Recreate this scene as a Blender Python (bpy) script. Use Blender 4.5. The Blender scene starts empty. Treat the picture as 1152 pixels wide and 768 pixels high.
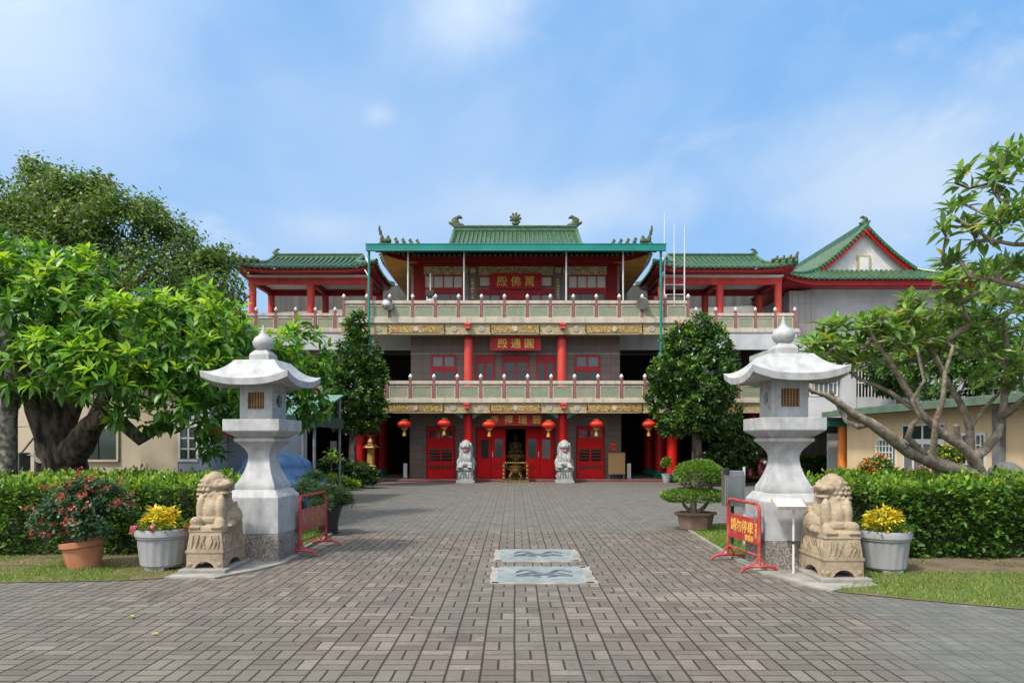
import bpy, bmesh, math, random
import numpy as np
from mathutils import Vector, Matrix, noise as mnoise

random.seed(7)
RNG = np.random.default_rng(11)
R = math.radians
SC = bpy.context.scene
COL = SC.collection

# ------------------------------------------------------------------ camera
CAM_H, FPX, CX, HY = 1.6, 800.0, 579.0, 497.0      # eye height, focal length and axis measured on a 1152 px wide picture
cam = bpy.data.cameras.new('camera')
cam.lens, cam.sensor_width = 25.0, 36.0
cam.shift_x, cam.shift_y = -3 / 1152, 113 / 1152
cam.clip_start, cam.clip_end = 0.1, 5000
cam_o = bpy.data.objects.new('camera', cam)
COL.objects.link(cam_o)
cam_o.location, cam_o.rotation_euler = (0, 0, CAM_H), (R(90), 0, 0)
SC.camera = cam_o

# ------------------------------------------------------------------ light
SUN_TO = Vector((-0.50, -0.50, 0.95)).normalized()
SUN_EL, SUN_AZ = math.asin(SUN_TO.z), math.atan2(SUN_TO.x, SUN_TO.y)
SUN_STRENGTH, SKY_STRENGTH, EXPOSURE = 2.5, 0.14, 0.70
sl = bpy.data.lights.new('sun', 'SUN')
sl.energy, sl.angle, sl.color = SUN_STRENGTH, R(6.0), (1.0, 0.95, 0.87)
sun = bpy.data.objects.new('sun', sl)
COL.objects.link(sun)
sun.rotation_euler = SUN_TO.to_track_quat('Z', 'Y').to_euler()
sun.location = SUN_TO * 60

world = bpy.data.worlds.new('World')
SC.world = world
world.use_nodes = True
wn, wl = world.node_tree.nodes, world.node_tree.links
wn.clear()
w_out, w_bg = wn.new('ShaderNodeOutputWorld'), wn.new('ShaderNodeBackground')
w_bg.inputs['Strength'].default_value = SKY_STRENGTH
w_sky = wn.new('ShaderNodeTexSky')
w_sky.sky_type = 'NISHITA'
w_sky.sun_disc = False
w_sky.sun_elevation, w_sky.sun_rotation = SUN_EL, SUN_AZ % (2 * math.pi)
w_sky.air_density, w_sky.dust_density, w_sky.ozone_density = 1.0, 0.6, 2.5
w_tc = wn.new('ShaderNodeTexCoord')
def w_noise(scale, detail, rough, loc, squash, lo, hi, dist=0.6):
    m = wn.new('ShaderNodeMapping')
    m.inputs['Scale'].default_value = (1, 1, squash)
    m.inputs['Location'].default_value = loc
    n = wn.new('ShaderNodeTexNoise')
    n.inputs['Scale'].default_value, n.inputs['Detail'].default_value = scale, detail
    n.inputs['Roughness'].default_value, n.inputs['Distortion'].default_value = rough, dist
    r = wn.new('ShaderNodeMapRange')
    r.interpolation_type = 'SMOOTHSTEP'
    r.inputs['From Min'].default_value, r.inputs['From Max'].default_value = lo, hi
    wl.new(w_tc.outputs['Generated'], m.inputs[0]); wl.new(m.outputs[0], n.inputs['Vector'])
    wl.new(n.outputs['Fac'], r.inputs['Value'])
    return r.outputs['Result']
def w_mix(fac, a, b, k):
    m = wn.new('ShaderNodeMix'); m.data_type = 'RGBA'
    q = wn.new('ShaderNodeMath'); q.operation = 'MULTIPLY'; q.inputs[1].default_value = k
    wl.new(fac, q.inputs[0]); wl.new(q.outputs[0], m.inputs['Factor'])
    if isinstance(a, tuple): m.inputs['A'].default_value = a
    else: wl.new(a, m.inputs['A'])
    if isinstance(b, tuple): m.inputs['B'].default_value = b
    else: wl.new(b, m.inputs['B'])
    return m.outputs['Result']
# thin haze over the clear sky, soft cloud banks, and the wide bright aureole a hazy sun has (behind the camera)
one = wn.new('ShaderNodeValue'); one.outputs[0].default_value = 1.0
base = w_mix(one.outputs[0], w_sky.outputs['Color'], (0.86, 2.10, 4.05, 1), 0.85)
sep = wn.new('ShaderNodeSeparateXYZ'); wl.new(w_tc.outputs['Generated'], sep.inputs[0])
hz = wn.new('ShaderNodeMapRange'); hz.inputs['From Min'].default_value, hz.inputs['From Max'].default_value = 0.46, 0.02
wl.new(sep.outputs[2], hz.inputs['Value'])
base = w_mix(hz.outputs[0], base, (1.95, 2.9, 4.15, 1), 0.85)
veil = w_mix(w_noise(1.25, 5, 0.55, (0.3, 0.1, 0.0), 1.5, 0.45, 0.76), base, (2.45, 3.2, 4.3, 1), 0.65)
bank = w_mix(w_noise(2.6, 8, 0.58, (1.2, 0.4, 0.25), 2.0, 0.50, 0.72), veil, (3.15, 3.7, 4.4, 1), 0.75)
def w_patch(src, px, py, wide, tall, amount, col, scale):
    # a soft cloud of its own: a gaussian round one direction of the sky, broken up by noise
    v = Vector(((px - CX) / FPX, 1.0, (HY - py) / FPX)).normalized()
    su = wn.new('ShaderNodeVectorMath'); su.operation = 'SUBTRACT'; su.inputs[1].default_value = v
    wl.new(w_tc.outputs['Generated'], su.inputs[0])
    sc_ = wn.new('ShaderNodeVectorMath'); sc_.operation = 'MULTIPLY'; sc_.inputs[1].default_value = (1 / wide, 1 / wide, 1 / tall)
    wl.new(su.outputs[0], sc_.inputs[0])
    ln = wn.new('ShaderNodeVectorMath'); ln.operation = 'LENGTH'; wl.new(sc_.outputs[0], ln.inputs[0])
    nz = wn.new('ShaderNodeTexNoise'); nz.inputs['Scale'].default_value, nz.inputs['Detail'].default_value, nz.inputs['Roughness'].default_value = scale, 7, 0.55
    wl.new(w_tc.outputs['Generated'], nz.inputs['Vector'])
    ad = wn.new('ShaderNodeMath'); ad.operation = 'MULTIPLY_ADD'; ad.inputs[1].default_value = 1.7
    wl.new(nz.outputs['Fac'], ad.inputs[0]); wl.new(ln.outputs['Value'], ad.inputs[2])
    mr = wn.new('ShaderNodeMapRange'); mr.interpolation_type = 'SMOOTHSTEP'
    mr.inputs['From Min'].default_value, mr.inputs['From Max'].default_value, mr.inputs['To Min'].default_value, mr.inputs['To Max'].default_value = 0.75, 1.95, 1, 0
    wl.new(ad.outputs[0], mr.inputs['Value'])
    return w_mix(mr.outputs[0], src, col, amount)
bank = w_patch(bank, 525, 10, 0.13, 0.10, 0.85, (3.6, 4.1, 4.7, 1), 3.5)
bank = w_patch(bank, 10, 20, 0.22, 0.20, 0.55, (3.4, 3.95, 4.7, 1), 3.0)
bank = w_patch(bank, 1010, 215, 0.26, 0.13, 0.75, (3.1, 3.6, 4.3, 1), 4.5)
bank = w_patch(bank, 620, 235, 0.22, 0.05, 0.65, (3.0, 3.55, 4.3, 1), 6.0)
bank = w_patch(bank, 425, 130, 0.03, 0.022, 0.6, (3.0, 3.6, 4.4, 1), 14.0)
bank = w_patch(bank, 360, 255, 0.10, 0.035, 0.5, (3.0, 3.55, 4.3, 1), 8.0)
dot = wn.new('ShaderNodeVectorMath'); dot.operation = 'DOT_PRODUCT'
wl.new(w_tc.outputs['Generated'], dot.inputs[0]); dot.inputs[1].default_value = SUN_TO
gl = wn.new('ShaderNodeMapRange'); gl.inputs['From Min'].default_value, gl.inputs['From Max'].default_value = 0.15, 1.0
wl.new(dot.outputs['Value'], gl.inputs['Value'])
pw = wn.new('ShaderNodeMath'); pw.operation = 'POWER'; pw.inputs[1].default_value = 1.5; wl.new(gl.outputs[0], pw.inputs[0])
glow = w_mix(pw.outputs[0], bank, (14.0, 13.4, 12.4, 1), 0.85)
wl.new(glow, w_bg.inputs['Color'])
wl.new(w_bg.outputs[0], w_out.inputs[0])

SC.view_settings.view_transform = 'Standard'
SC.view_settings.look = 'None'
SC.view_settings.exposure = EXPOSURE
SC.view_settings.gamma = 1.0
SC.view_settings.use_curve_mapping = False
SC.render.engine = 'CYCLES'
SC.cycles.use_denoising = True
SC.cycles.max_bounces = 7
SC.cycles.diffuse_bounces = 4
SC.cycles.transparent_max_bounces = 6
SC.cycles.caustics_reflective = SC.cycles.caustics_refractive = False

# ------------------------------------------------------------------ helpers
def P(px, py, d):
    """point of the place seen at pixel (px, py) of the photograph, d metres ahead"""
    return Vector(((px - CX) * d / FPX, d, CAM_H - (py - HY) * d / FPX))
def ground_d(py):
    return CAM_H * FPX / (py - HY)
ORIGIN = {}
def tag(o, label=None, cat=None, group=None, kind=None):
    if label: o['label'] = label
    if cat: o['category'] = cat
    if group: o['group'] = group
    if kind: o['kind'] = kind
    return o
def thing(name, loc, label, cat, group=None, rz=0):
    o = bpy.data.objects.new(name, None)
    COL.objects.link(o)
    o.location, o.rotation_euler = loc, (0, 0, rz)
    o.empty_display_size = 0.2
    ORIGIN[o.name] = Vector(loc)
    return tag(o, label, cat, group)
def link_mesh(name, me, parent=None, loc=(0, 0, 0)):
    o = bpy.data.objects.new(name, me)
    COL.objects.link(o)
    o.location = loc
    if parent is not None:
        o.parent = parent
        ORIGIN[o.name] = ORIGIN[parent.name].copy()
    else:
        ORIGIN[o.name] = Vector(loc)
    return o
def copy_tree(o, parent=None):
    c = o.copy(); COL.objects.link(c)
    if parent is not None: c.parent = parent
    ORIGIN[c.name] = ORIGIN[o.name].copy()
    for ch in list(o.children): copy_tree(ch, c)
    return c

class MB:
    """collects shapes (world coordinates) and links them as ONE mesh object"""
    def __init__(s): s.v, s.f, s.m, s.cur, s.M = [], [], [], 0, None
    def add(s, verts, faces):
        b = len(s.v)
        if s.M is not None: verts = [s.M @ Vector(p) for p in verts]
        s.v.extend([tuple(p) for p in verts])
        for f in faces:
            s.f.append([i + b for i in f]); s.m.append(s.cur)
        return s
    def box(s, x0, x1, y0, y1, z0, z1, taper=0.0):
        t = taper
        v = [(x0, y0, z0), (x1, y0, z0), (x1, y1, z0), (x0, y1, z0),
             (x0 + t, y0 + t, z1), (x1 - t, y0 + t, z1), (x1 - t, y1 - t, z1), (x0 + t, y1 - t, z1)]
        return s.add(v, [(3, 2, 1, 0), (4, 5, 6, 7), (0, 1, 5, 4), (1, 2, 6, 5), (2, 3, 7, 6), (3, 0, 4, 7)])
    def bar(s, a, b, w, h=None, up=(0, 0, 1)):
        a, b = Vector(a), Vector(b); h = h or w
        d = (b - a).normalized(); u = Vector(up)
        if abs(d.dot(u)) > 0.98: u = Vector((0, 1, 0))
        x = d.cross(u).normalized(); z = x.cross(d)
        v = [p + x * (i * w / 2) + z * (j * h / 2) for p in (a, b) for i, j in ((-1, -1), (1, -1), (1, 1), (-1, 1))]
        return s.add(v, [(0, 1, 2, 3)[::-1], (4, 5, 6, 7), (0, 1, 5, 4), (1, 2, 6, 5), (2, 3, 7, 6), (3, 0, 4, 7)])
    def tube(s, pts, rad, n=8, caps=True, half=False):
        pts = [Vector(p) for p in pts]
        if not hasattr(rad, '__len__'): rad = [rad] * len(pts)
        rings, ux = [], None
        for i, p in enumerate(pts):
            d = (pts[min(i + 1, len(pts) - 1)] - pts[max(i - 1, 0)]).normalized()
            if ux is None:
                u = Vector((0, 0, 1)) if abs(d.z) < 0.9 else Vector((1, 0, 0))
                ux = d.cross(u).normalized()
            else:
                ux = (ux - d * ux.dot(d)).normalized()
            uy = d.cross(ux)
            rings.append([p + (ux * math.cos(a) + uy * math.sin(a)) * rad[i] for a in (2 * math.pi * k / n for k in range(n))])
        v = [q for r in rings for q in r]
        f = [(i * n + k, i * n + (k + 1) % n, (i + 1) * n + (k + 1) % n, (i + 1) * n + k) for i in range(len(pts) - 1) for k in range(n)]
        if caps:
            f.append(tuple(range(n))[::-1]); f.append(tuple((len(pts) - 1) * n + k for k in range(n)))
        return s.add(v, f)
    def cyl(s, a, b, r0, r1=None, n=16): return s.tube([a, b], [r0, r0 if r1 is None else r1], n)
    def lathe(s, c, prof, n=24, sx=1, sy=1, tilt=None):
        c = Vector(c); v = []
        for r, z in prof:
            for k in range(n):
                a = 2 * math.pi * k / n
                q = Vector((r * math.cos(a) * sx, r * math.sin(a) * sy, z))
                v.append(c + (tilt @ q if tilt else q))
        f = [(i * n + k, i * n + (k + 1) % n, (i + 1) * n + (k + 1) % n, (i + 1) * n + k) for i in range(len(prof) - 1) for k in range(n)]
        f.append(tuple(range(n))[::-1]); f.append(tuple((len(prof) - 1) * n + k for k in range(n)))
        return s.add(v, f)
    def ball(s, c, r, n=10, m=7):
        if not hasattr(r, '__len__'): r = (r, r, r)
        prof = []
        v = [(c[0], c[1], c[2] - r[2])]
        for i in range(1, m):
            t = math.pi * i / m
            for k in range(n):
                a = 2 * math.pi * k / n
                v.append((c[0] + r[0] * math.sin(t) * math.cos(a), c[1] + r[1] * math.sin(t) * math.sin(a), c[2] - r[2] * math.cos(t)))
        v.append((c[0], c[1], c[2] + r[2]))
        f = [(0, 1 + (k + 1) % n, 1 + k) for k in range(n)]
        for i in range(m - 2):
            f += [(1 + i * n + k, 1 + i * n + (k + 1) % n, 1 + (i + 1) * n + (k + 1) % n, 1 + (i + 1) * n + k) for k in range(n)]
        e = len(v) - 1
        f += [(e, 1 + (m - 2) * n + k, 1 + (m - 2) * n + (k + 1) % n) for k in range(n)]
        return s.add(v, f)
    def prism(s, outline, axis, a0, a1):
        """outline: 2-d points; axis 'y' reads them as (x, z), 'x' as (y, z), 'z' as (x, y)"""
        put = {'y': lambda p, a: (p[0], a, p[1]), 'x': lambda p, a: (a, p[0], p[1]), 'z': lambda p, a: (p[0], p[1], a)}[axis]
        n = len(outline)
        v = [put(p, a0) for p in outline] + [put(p, a1) for p in outline]
        f = [(k, (k + 1) % n, n + (k + 1) % n, n + k) for k in range(n)] + [tuple(range(n))[::-1], tuple(range(n, 2 * n))]
        return s.add(v, f)
    def grid(s, rows):
        """rows: equal-length lists of points"""
        n = len(rows[0]); v = [p for r in rows for p in r]
        return s.add(v, [(i * n + k, i * n + k + 1, (i + 1) * n + k + 1, (i + 1) * n + k) for i in range(len(rows) - 1) for k in range(n - 1)])
    def build(s, name, mats, parent=None, smooth=False, bevel=0, loc=None, autosmooth=None):
        if not isinstance(mats, (list, tuple)): mats = [mats]
        org = ORIGIN[parent.name] if parent is not None else Vector(loc or (0, 0, 0))
        me = bpy.data.meshes.new(name)
        me.from_pydata([(x - org.x, y - org.y, z - org.z) for x, y, z in s.v], [], s.f)
        for m in mats: me.materials.append(m)
        if len(mats) > 1: me.polygons.foreach_set('material_index', s.m)
        bm = bmesh.new(); bm.from_mesh(me)
        bmesh.ops.recalc_face_normals(bm, faces=bm.faces)
        bm.to_mesh(me); bm.free()
        if smooth:
            me.polygons.foreach_set('use_smooth', [True] * len(me.polygons))
            try: me.set_sharp_from_angle(angle=R(autosmooth or 40))
            except Exception: pass
        o = link_mesh(name, me, parent, (0, 0, 0) if parent is not None else org)
        if bevel:
            b = o.modifiers.new('bevel', 'BEVEL'); b.width, b.segments, b.limit_method = bevel, 2, 'ANGLE'
        return o

def blobs(name, parts, mat, parent=None, voxel=0.02, loc=None, extra=None, smooth_it=4, jitter=0.0):
    """one continuous surface grown round overlapping lumps; parts: (centre, radii, rot z)"""
    mb = MB()
    for p in parts:
        c, r = p[0], p[1]
        rot = p[2] if len(p) > 2 else None
        mb.M = None
        if rot:
            mb.M = Matrix.Translation(Vector(c)) @ rot
            mb.ball((0, 0, 0), r, 14, 9)
        else:
            mb.ball(c, r, 14, 9)
    mb.M = None
    if extra: extra(mb)
    o = mb.build(name, mat, None)
    m = o.modifiers.new('remesh', 'REMESH'); m.mode, m.voxel_size = 'VOXEL', voxel
    if smooth_it:
        k = o.modifiers.new('smooth', 'SMOOTH'); k.factor, k.iterations = 0.5, smooth_it
    dg = bpy.context.evaluated_depsgraph_get()
    me = bpy.data.meshes.new_from_object(o.evaluated_get(dg))
    old = o.data
    bpy.data.objects.remove(o); bpy.data.meshes.remove(old)
    me.name = name
    org = ORIGIN[parent.name] if parent is not None else Vector(loc or (0, 0, 0))
    co = np.empty(len(me.vertices) * 3); me.vertices.foreach_get('co', co)
    co = co.reshape(-1, 3)
    if jitter:
        for i in range(len(co)):
            co[i] += np.array(mnoise.noise_vector(Vector(co[i]) * 6.0)) * jitter
    co -= np.array(org)
    me.vertices.foreach_set('co', co.ravel())
    me.polygons.foreach_set('use_smooth', [True] * len(me.polygons))
    me.materials.clear(); me.materials.append(mat)
    me.update()
    return link_mesh(name, me, parent, (0, 0, 0) if parent is not None else org)

def text_mesh(name, body, size, mat, parent, loc, rot=(R(90), 0, 0), extrude=0.012, bold=0.012, xs=1.0):
    c = bpy.data.curves.new(name, 'FONT')
    c.body, c.size, c.extrude, c.align_x, c.align_y = body, size, extrude, 'CENTER', 'CENTER'
    c.offset = bold * size
    c.resolution_u = 3
    o = bpy.data.objects.new(name, c); COL.objects.link(o)
    me = bpy.data.meshes.new_from_object(o.evaluated_get(bpy.context.evaluated_depsgraph_get()))
    bpy.data.objects.remove(o); bpy.data.curves.remove(c)
    me.name = name
    me.materials.clear(); me.materials.append(mat)
    co = np.empty(len(me.vertices) * 3); me.vertices.foreach_get('co', co); co = co.reshape(-1, 3)
    if len(co):
        mid = (co.min(0) + co.max(0)) / 2; co[:, :2] -= mid[:2]
        co[:, 0] *= xs
        me.vertices.foreach_set('co', co.ravel())
    t = link_mesh(name, me, parent)
    t.location, t.rotation_euler = Vector(loc) - ORIGIN[parent.name], rot
    return t

# ------------------------------------------------------------------ materials
def nodes_of(m):
    m.use_nodes = True
    return m.node_tree.nodes, m.node_tree.links
def bsdf_of(m): return next(n for n in m.node_tree.nodes if n.type == 'BSDF_PRINCIPLED')
def c4(c): return (c[0], c[1], c[2], 1)
MATS = {}
def pmat(name, c1, c2=None, scale=4.0, rough=0.6, bump=0.0, bscale=40.0, metal=0.0, spec=0.4, detail=6, c3=None, stretch=(1, 1, 1), lo=0.35, hi=0.68, coat=0, dirt=None):
    """procedural surface: two or three tones mixed by noise, a fine bump, an optional stain layer"""
    if name in MATS: return MATS[name]
    m = bpy.data.materials.new(name); n, l = nodes_of(m)
    b = bsdf_of(m)
    b.inputs['Roughness'].default_value, b.inputs['Metallic'].default_value = rough, metal
    b.inputs['Specular IOR Level'].default_value = spec
    if coat: b.inputs['Coat Weight'].default_value, b.inputs['Coat Roughness'].default_value = coat, 0.15
    tc = n.new('ShaderNodeTexCoord'); mp = n.new('ShaderNodeMapping')
    mp.inputs['Scale'].default_value = stretch
    l.new(tc.outputs['Object'], mp.inputs[0])
    c2 = c2 or tuple(x * 0.8 for x in c1)
    t = n.new('ShaderNodeTexNoise'); t.inputs['Scale'].default_value, t.inputs['Detail'].default_value = scale, detail
    l.new(mp.outputs[0], t.inputs['Vector'])
    r = n.new('ShaderNodeValToRGB'); e = r.color_ramp.elements
    e[0].position, e[0].color, e[1].position, e[1].color = lo, c4(c2), hi, c4(c1)
    if c3:
        q = e.new((lo + hi) / 2); q.color = c4(c3)
    l.new(t.outputs['Fac'], r.inputs[0])
    colour = r.outputs[0]
    if dirt:   # (colour, scale, lo, hi, amount, stretch)
        dm = n.new('ShaderNodeMapping'); dm.inputs['Scale'].default_value = dirt[5] if len(dirt) > 5 else (1, 1, 1)
        l.new(tc.outputs['Object'], dm.inputs[0])
        d = n.new('ShaderNodeTexNoise'); d.inputs['Scale'].default_value, d.inputs['Detail'].default_value = dirt[1], 8
        l.new(dm.outputs[0], d.inputs['Vector'])
        mr = n.new('ShaderNodeMapRange'); mr.inputs['From Min'].default_value, mr.inputs['From Max'].default_value = dirt[2], dirt[3]
        mr.inputs['To Max'].default_value = dirt[4]
        l.new(d.outputs['Fac'], mr.inputs['Value'])
        mx = n.new('ShaderNodeMix'); mx.data_type = 'RGBA'
        l.new(mr.outputs[0], mx.inputs['Factor']); l.new(colour, mx.inputs['A']); mx.inputs['B'].default_value = c4(dirt[0])
        colour = mx.outputs['Result']
    l.new(colour, b.inputs['Base Color'])
    if bump:
        k = n.new('ShaderNodeTexNoise'); k.inputs['Scale'].default_value, k.inputs['Detail'].default_value = bscale, 5
        l.new(mp.outputs[0], k.inputs['Vector'])
        u = n.new('ShaderNodeBump'); u.inputs['Strength'].default_value, u.inputs['Distance'].default_value = min(1, bump), 0.02
        l.new(k.outputs['Fac'], u.inputs['Height']); l.new(u.outputs[0], b.inputs['Normal'])
    MATS[name] = m
    return m
def leafmat(name, stops, trans=0.35, rough=0.42, tcol=None, spec=0.4):
    m = bpy.data.materials.new(name); n, l = nodes_of(m)
    b = bsdf_of(m); out = next(x for x in n if x.type == 'OUTPUT_MATERIAL')
    g = n.new('ShaderNodeNewGeometry'); r = n.new('ShaderNodeValToRGB')
    e = r.color_ramp.elements
    while len(e) < len(stops): e.new(0.5)
    for i, (p, c) in enumerate(stops): e[i].position, e[i].color = p, c4(c)
    l.new(g.outputs['Random Per Island'], r.inputs[0])
    l.new(r.outputs[0], b.inputs['Base Color'])
    b.inputs['Roughness'].default_value, b.inputs['Specular IOR Level'].default_value = rough, spec
    t = n.new('ShaderNodeBsdfTranslucent')
    h = n.new('ShaderNodeMix'); h.data_type = 'RGBA'; h.blend_type = 'MULTIPLY'; h.inputs['Factor'].default_value = 1
    l.new(r.outputs[0], h.inputs['A']); h.inputs['B'].default_value = c4(tcol or (1.6, 1.5, 0.6))
    l.new(h.outputs['Result'], t.inputs['Color'])
    x = n.new('ShaderNodeMixShader'); x.inputs[0].default_value = trans
    l.new(b.outputs[0], x.inputs[1]); l.new(t.outputs[0], x.inputs[2]); l.new(x.outputs[0], out.inputs['Surface'])
    return m
class NX:
    """tiny arithmetic on shader sockets"""
    def __init__(s, m): s.n, s.l = nodes_of(m)
    def put(s, sock, v):
        if hasattr(v, 'is_output'): s.l.new(v, sock)
        else: sock.default_value = v
    def m(s, op, a, b=None, c=None):
        q = s.n.new('ShaderNodeMath'); q.operation = op
        for i, v in enumerate((a, b, c)):
            if v is not None: s.put(q.inputs[i], v)
        return q.outputs[0]
    def noise(s, vec, scale, detail=5, rough=0.5, dims='3D'):
        t = s.n.new('ShaderNodeTexNoise'); t.noise_dimensions = dims
        t.inputs['Scale'].default_value, t.inputs['Detail'].default_value, t.inputs['Roughness'].default_value = scale, detail, rough
        s.l.new(vec, t.inputs['Vector']); return t.outputs['Fac']
    def white(s, x, y, z):
        c = s.n.new('ShaderNodeCombineXYZ')
        for i, v in enumerate((x, y, z)): s.put(c.inputs[i], v)
        w = s.n.new('ShaderNodeTexWhiteNoise'); w.noise_dimensions = '3D'
        s.l.new(c.outputs[0], w.inputs['Vector']); return w.outputs['Value']
    def rng(s, v, a, b, c=0.0, d=1.0, smooth=True):
        q = s.n.new('ShaderNodeMapRange'); q.interpolation_type = 'SMOOTHSTEP' if smooth else 'LINEAR'
        s.put(q.inputs['Value'], v)
        for k, x in zip(('From Min', 'From Max', 'To Min', 'To Max'), (a, b, c, d)): s.put(q.inputs[k], x)
        return q.outputs[0]
    def mix(s, f, a, b, blend='MIX'):
        q = s.n.new('ShaderNodeMix'); q.data_type = 'RGBA'; q.blend_type = blend
        s.put(q.inputs['Factor'], f)
        s.put(q.inputs['A'], c4(a) if isinstance(a, tuple) else a); s.put(q.inputs['B'], c4(b) if isinstance(b, tuple) else b)
        return q.outputs['Result']
    def ramp(s, v, stops):
        r = s.n.new('ShaderNodeValToRGB'); e = r.color_ramp.elements
        while len(e) < len(stops): e.new(0.5)
        for i, (p, c) in enumerate(stops): e[i].position, e[i].color = p, c4(c)
        s.l.new(v, r.inputs[0]); return r.outputs[0]
    def xyz(s):
        t = s.n.new('ShaderNodeTexCoord'); q = s.n.new('ShaderNodeSeparateXYZ')
        s.l.new(t.outputs['Object'], q.inputs[0]); return t.outputs['Object'], q.outputs[0], q.outputs[1], q.outputs[2]
    def bump(s, h, strength, dist):
        u = s.n.new('ShaderNodeBump'); u.inputs['Strength'].default_value, u.inputs['Distance'].default_value = strength, dist
        s.l.new(h, u.inputs['Height']); return u.outputs[0]

def paver_mat():
    """block paving laid in pairs, each pair turned a quarter from its neighbours; worn and algae-stained in places"""
    m = bpy.data.materials.new('block_paving'); k = NX(m); b = bsdf_of(m)
    vec, x, y, z = k.xyz()
    S = 0.238
    wob = k.m('MULTIPLY', k.m('SUBTRACT', k.noise(vec, 1.1, 2), 0.5), 0.016)
    u, v = k.m('DIVIDE', k.m('ADD', x, wob), S), k.m('DIVIDE', k.m('ADD', y, wob), S)
    i, j = k.m('FLOOR', u), k.m('FLOOR', v)
    fu, fv = k.m('SUBTRACT', u, i), k.m('SUBTRACT', v, j)
    par = k.m('MODULO', k.m('ADD', k.m('ADD', i, j), 4000.0), 2.0)
    du, dv = k.m('MINIMUM', fu, k.m('SUBTRACT', 1.0, fu)), k.m('MINIMUM', fv, k.m('SUBTRACT', 1.0, fv))
    mu, mv = k.m('ABSOLUTE', k.m('SUBTRACT', fu, 0.5)), k.m('ABSOLUTE', k.m('SUBTRACT', fv, 0.5))
    isv = k.m('LESS_THAN', par, 0.5)
    mid = k.m('ADD', k.m('MULTIPLY', isv, mu), k.m('MULTIPLY', k.m('SUBTRACT', 1.0, isv), k.m('ADD', mv, 0.009)))
    half = k.m('ADD', k.m('MULTIPLY', isv, k.m('GREATER_THAN', fu, 0.5)), k.m('MULTIPLY', k.m('SUBTRACT', 1.0, isv), k.m('GREATER_THAN', fv, 0.5)))
    edge = k.m('MULTIPLY', k.m('SUBTRACT', k.noise(vec, 75, 3), 0.5), 0.05)
    tooth = k.m('MULTIPLY', k.m('SINE', k.m('MULTIPLY', v, 37.7)), 0.008)
    d = k.m('ADD', k.m('MINIMUM', k.m('MINIMUM', k.m('ADD', k.m('MULTIPLY', du, 1.0), tooth), k.m('ADD', dv, 0.009)), mid), edge)
    joint = k.rng(d, 0.018, 0.048, 1.0, 0.0)
    # zones: the yard beyond the lanterns is smoother and greyer, both near corners are overgrown with grey film
    far = k.rng(k.m('ADD', y, k.m('MULTIPLY', k.noise(vec, 0.7, 4), 0.9)), 13.0, 13.35)
    cr = k.m('ADD', k.m('SUBTRACT', k.m('MULTIPLY', x, 0.62), k.m('MULTIPLY', y, 0.16)), k.m('MULTIPLY', k.noise(vec, 0.9, 5), 1.0))
    film_r = k.rng(cr, 1.22, 1.72)
    cl = k.m('ADD', k.m('SUBTRACT', k.m('MULTIPLY', x, -0.62), k.m('MULTIPLY', y, 0.10)), k.m('MULTIPLY', k.noise(vec, 0.8, 5), 1.1))
    film_l = k.m('MULTIPLY', k.rng(cl, 1.9, 3.4), 0.6)
    film = k.m('MAXIMUM', k.m('MAXIMUM', k.m('MULTIPLY', far, 0.62), film_r), film_l)
    tone = k.white(i, j, half)
    col = k.ramp(tone, [(0.0, (0.108, 0.089, 0.072)), (0.35, (0.138, 0.115, 0.094)), (0.85, (0.166, 0.140, 0.114)), (1.0, (0.222, 0.190, 0.156))])
    col = k.mix(k.rng(k.noise(vec, 22, 8, 0.7), 0.35, 0.7, 0.0, 0.5), col, (0.085, 0.075, 0.065))
    col = k.mix(k.rng(k.noise(vec, 0.55, 6, 0.6), 0.38, 0.66, 0.0, 0.55), col, (0.115, 0.108, 0.096))
    col = k.mix(k.rng(k.noise(vec, 1.7, 7, 0.65), 0.50, 0.66, 0.0, 0.42), col, (0.19, 0.165, 0.133))
    col = k.mix(k.rng(k.noise(vec, 1.15, 8, 0.7), 0.56, 0.68, 0.0, 0.65), col, (0.060, 0.054, 0.047))
    col = k.mix(k.m('MULTIPLY', film, 0.8), col, k.mix(k.rng(k.noise(vec, 9.0, 8, 0.7), 0.42, 0.66, 0.0, 0.6), k.ramp(k.noise(vec, 2.2, 8, 0.65), [(0.33, (0.085, 0.092, 0.086)), (0.55, (0.125, 0.131, 0.122)), (0.72, (0.18, 0.18, 0.165))]), (0.095, 0.098, 0.090)))
    # pale cement smear near the right-hand lion
    pa = k.m('ADD', k.m('POWER', k.m('DIVIDE', k.m('SUBTRACT', x, 2.05), 1.0), 2.0), k.m('POWER', k.m('DIVIDE', k.m('SUBTRACT', y, 7.35), 0.28), 2.0))
    pale = k.m('MULTIPLY', k.rng(k.m('ADD', pa, k.m('MULTIPLY', k.noise(vec, 3, 6), 1.6)), 0.9, 2.0, 1.0, 0.0), 0.45)
    col = k.mix(pale, col, (0.25, 0.22, 0.18))
    jf = k.m('MULTIPLY', joint, k.m('SUBTRACT', 1.0, k.m('MULTIPLY', k.m('MAXIMUM', k.m('MULTIPLY', film_r, 0.75), k.m('MULTIPLY', far, 0.6)), 0.80)))
    col = k.mix(k.m('MULTIPLY', jf, 0.90), col, (0.016, 0.014, 0.011))
    k.l.new(col, b.inputs['Base Color'])
    b.inputs['Roughness'].default_value = 0.82; b.inputs['Specular IOR Level'].default_value = 0.25
    h = k.m('ADD', k.m('MULTIPLY', jf, -1.0), k.m('ADD', k.m('MULTIPLY', tone, 0.25), k.m('MULTIPLY', k.noise(vec, 70, 5), 0.35)))
    k.l.new(k.bump(h, 0.6, 0.008), b.inputs['Normal'])
    return m

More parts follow.
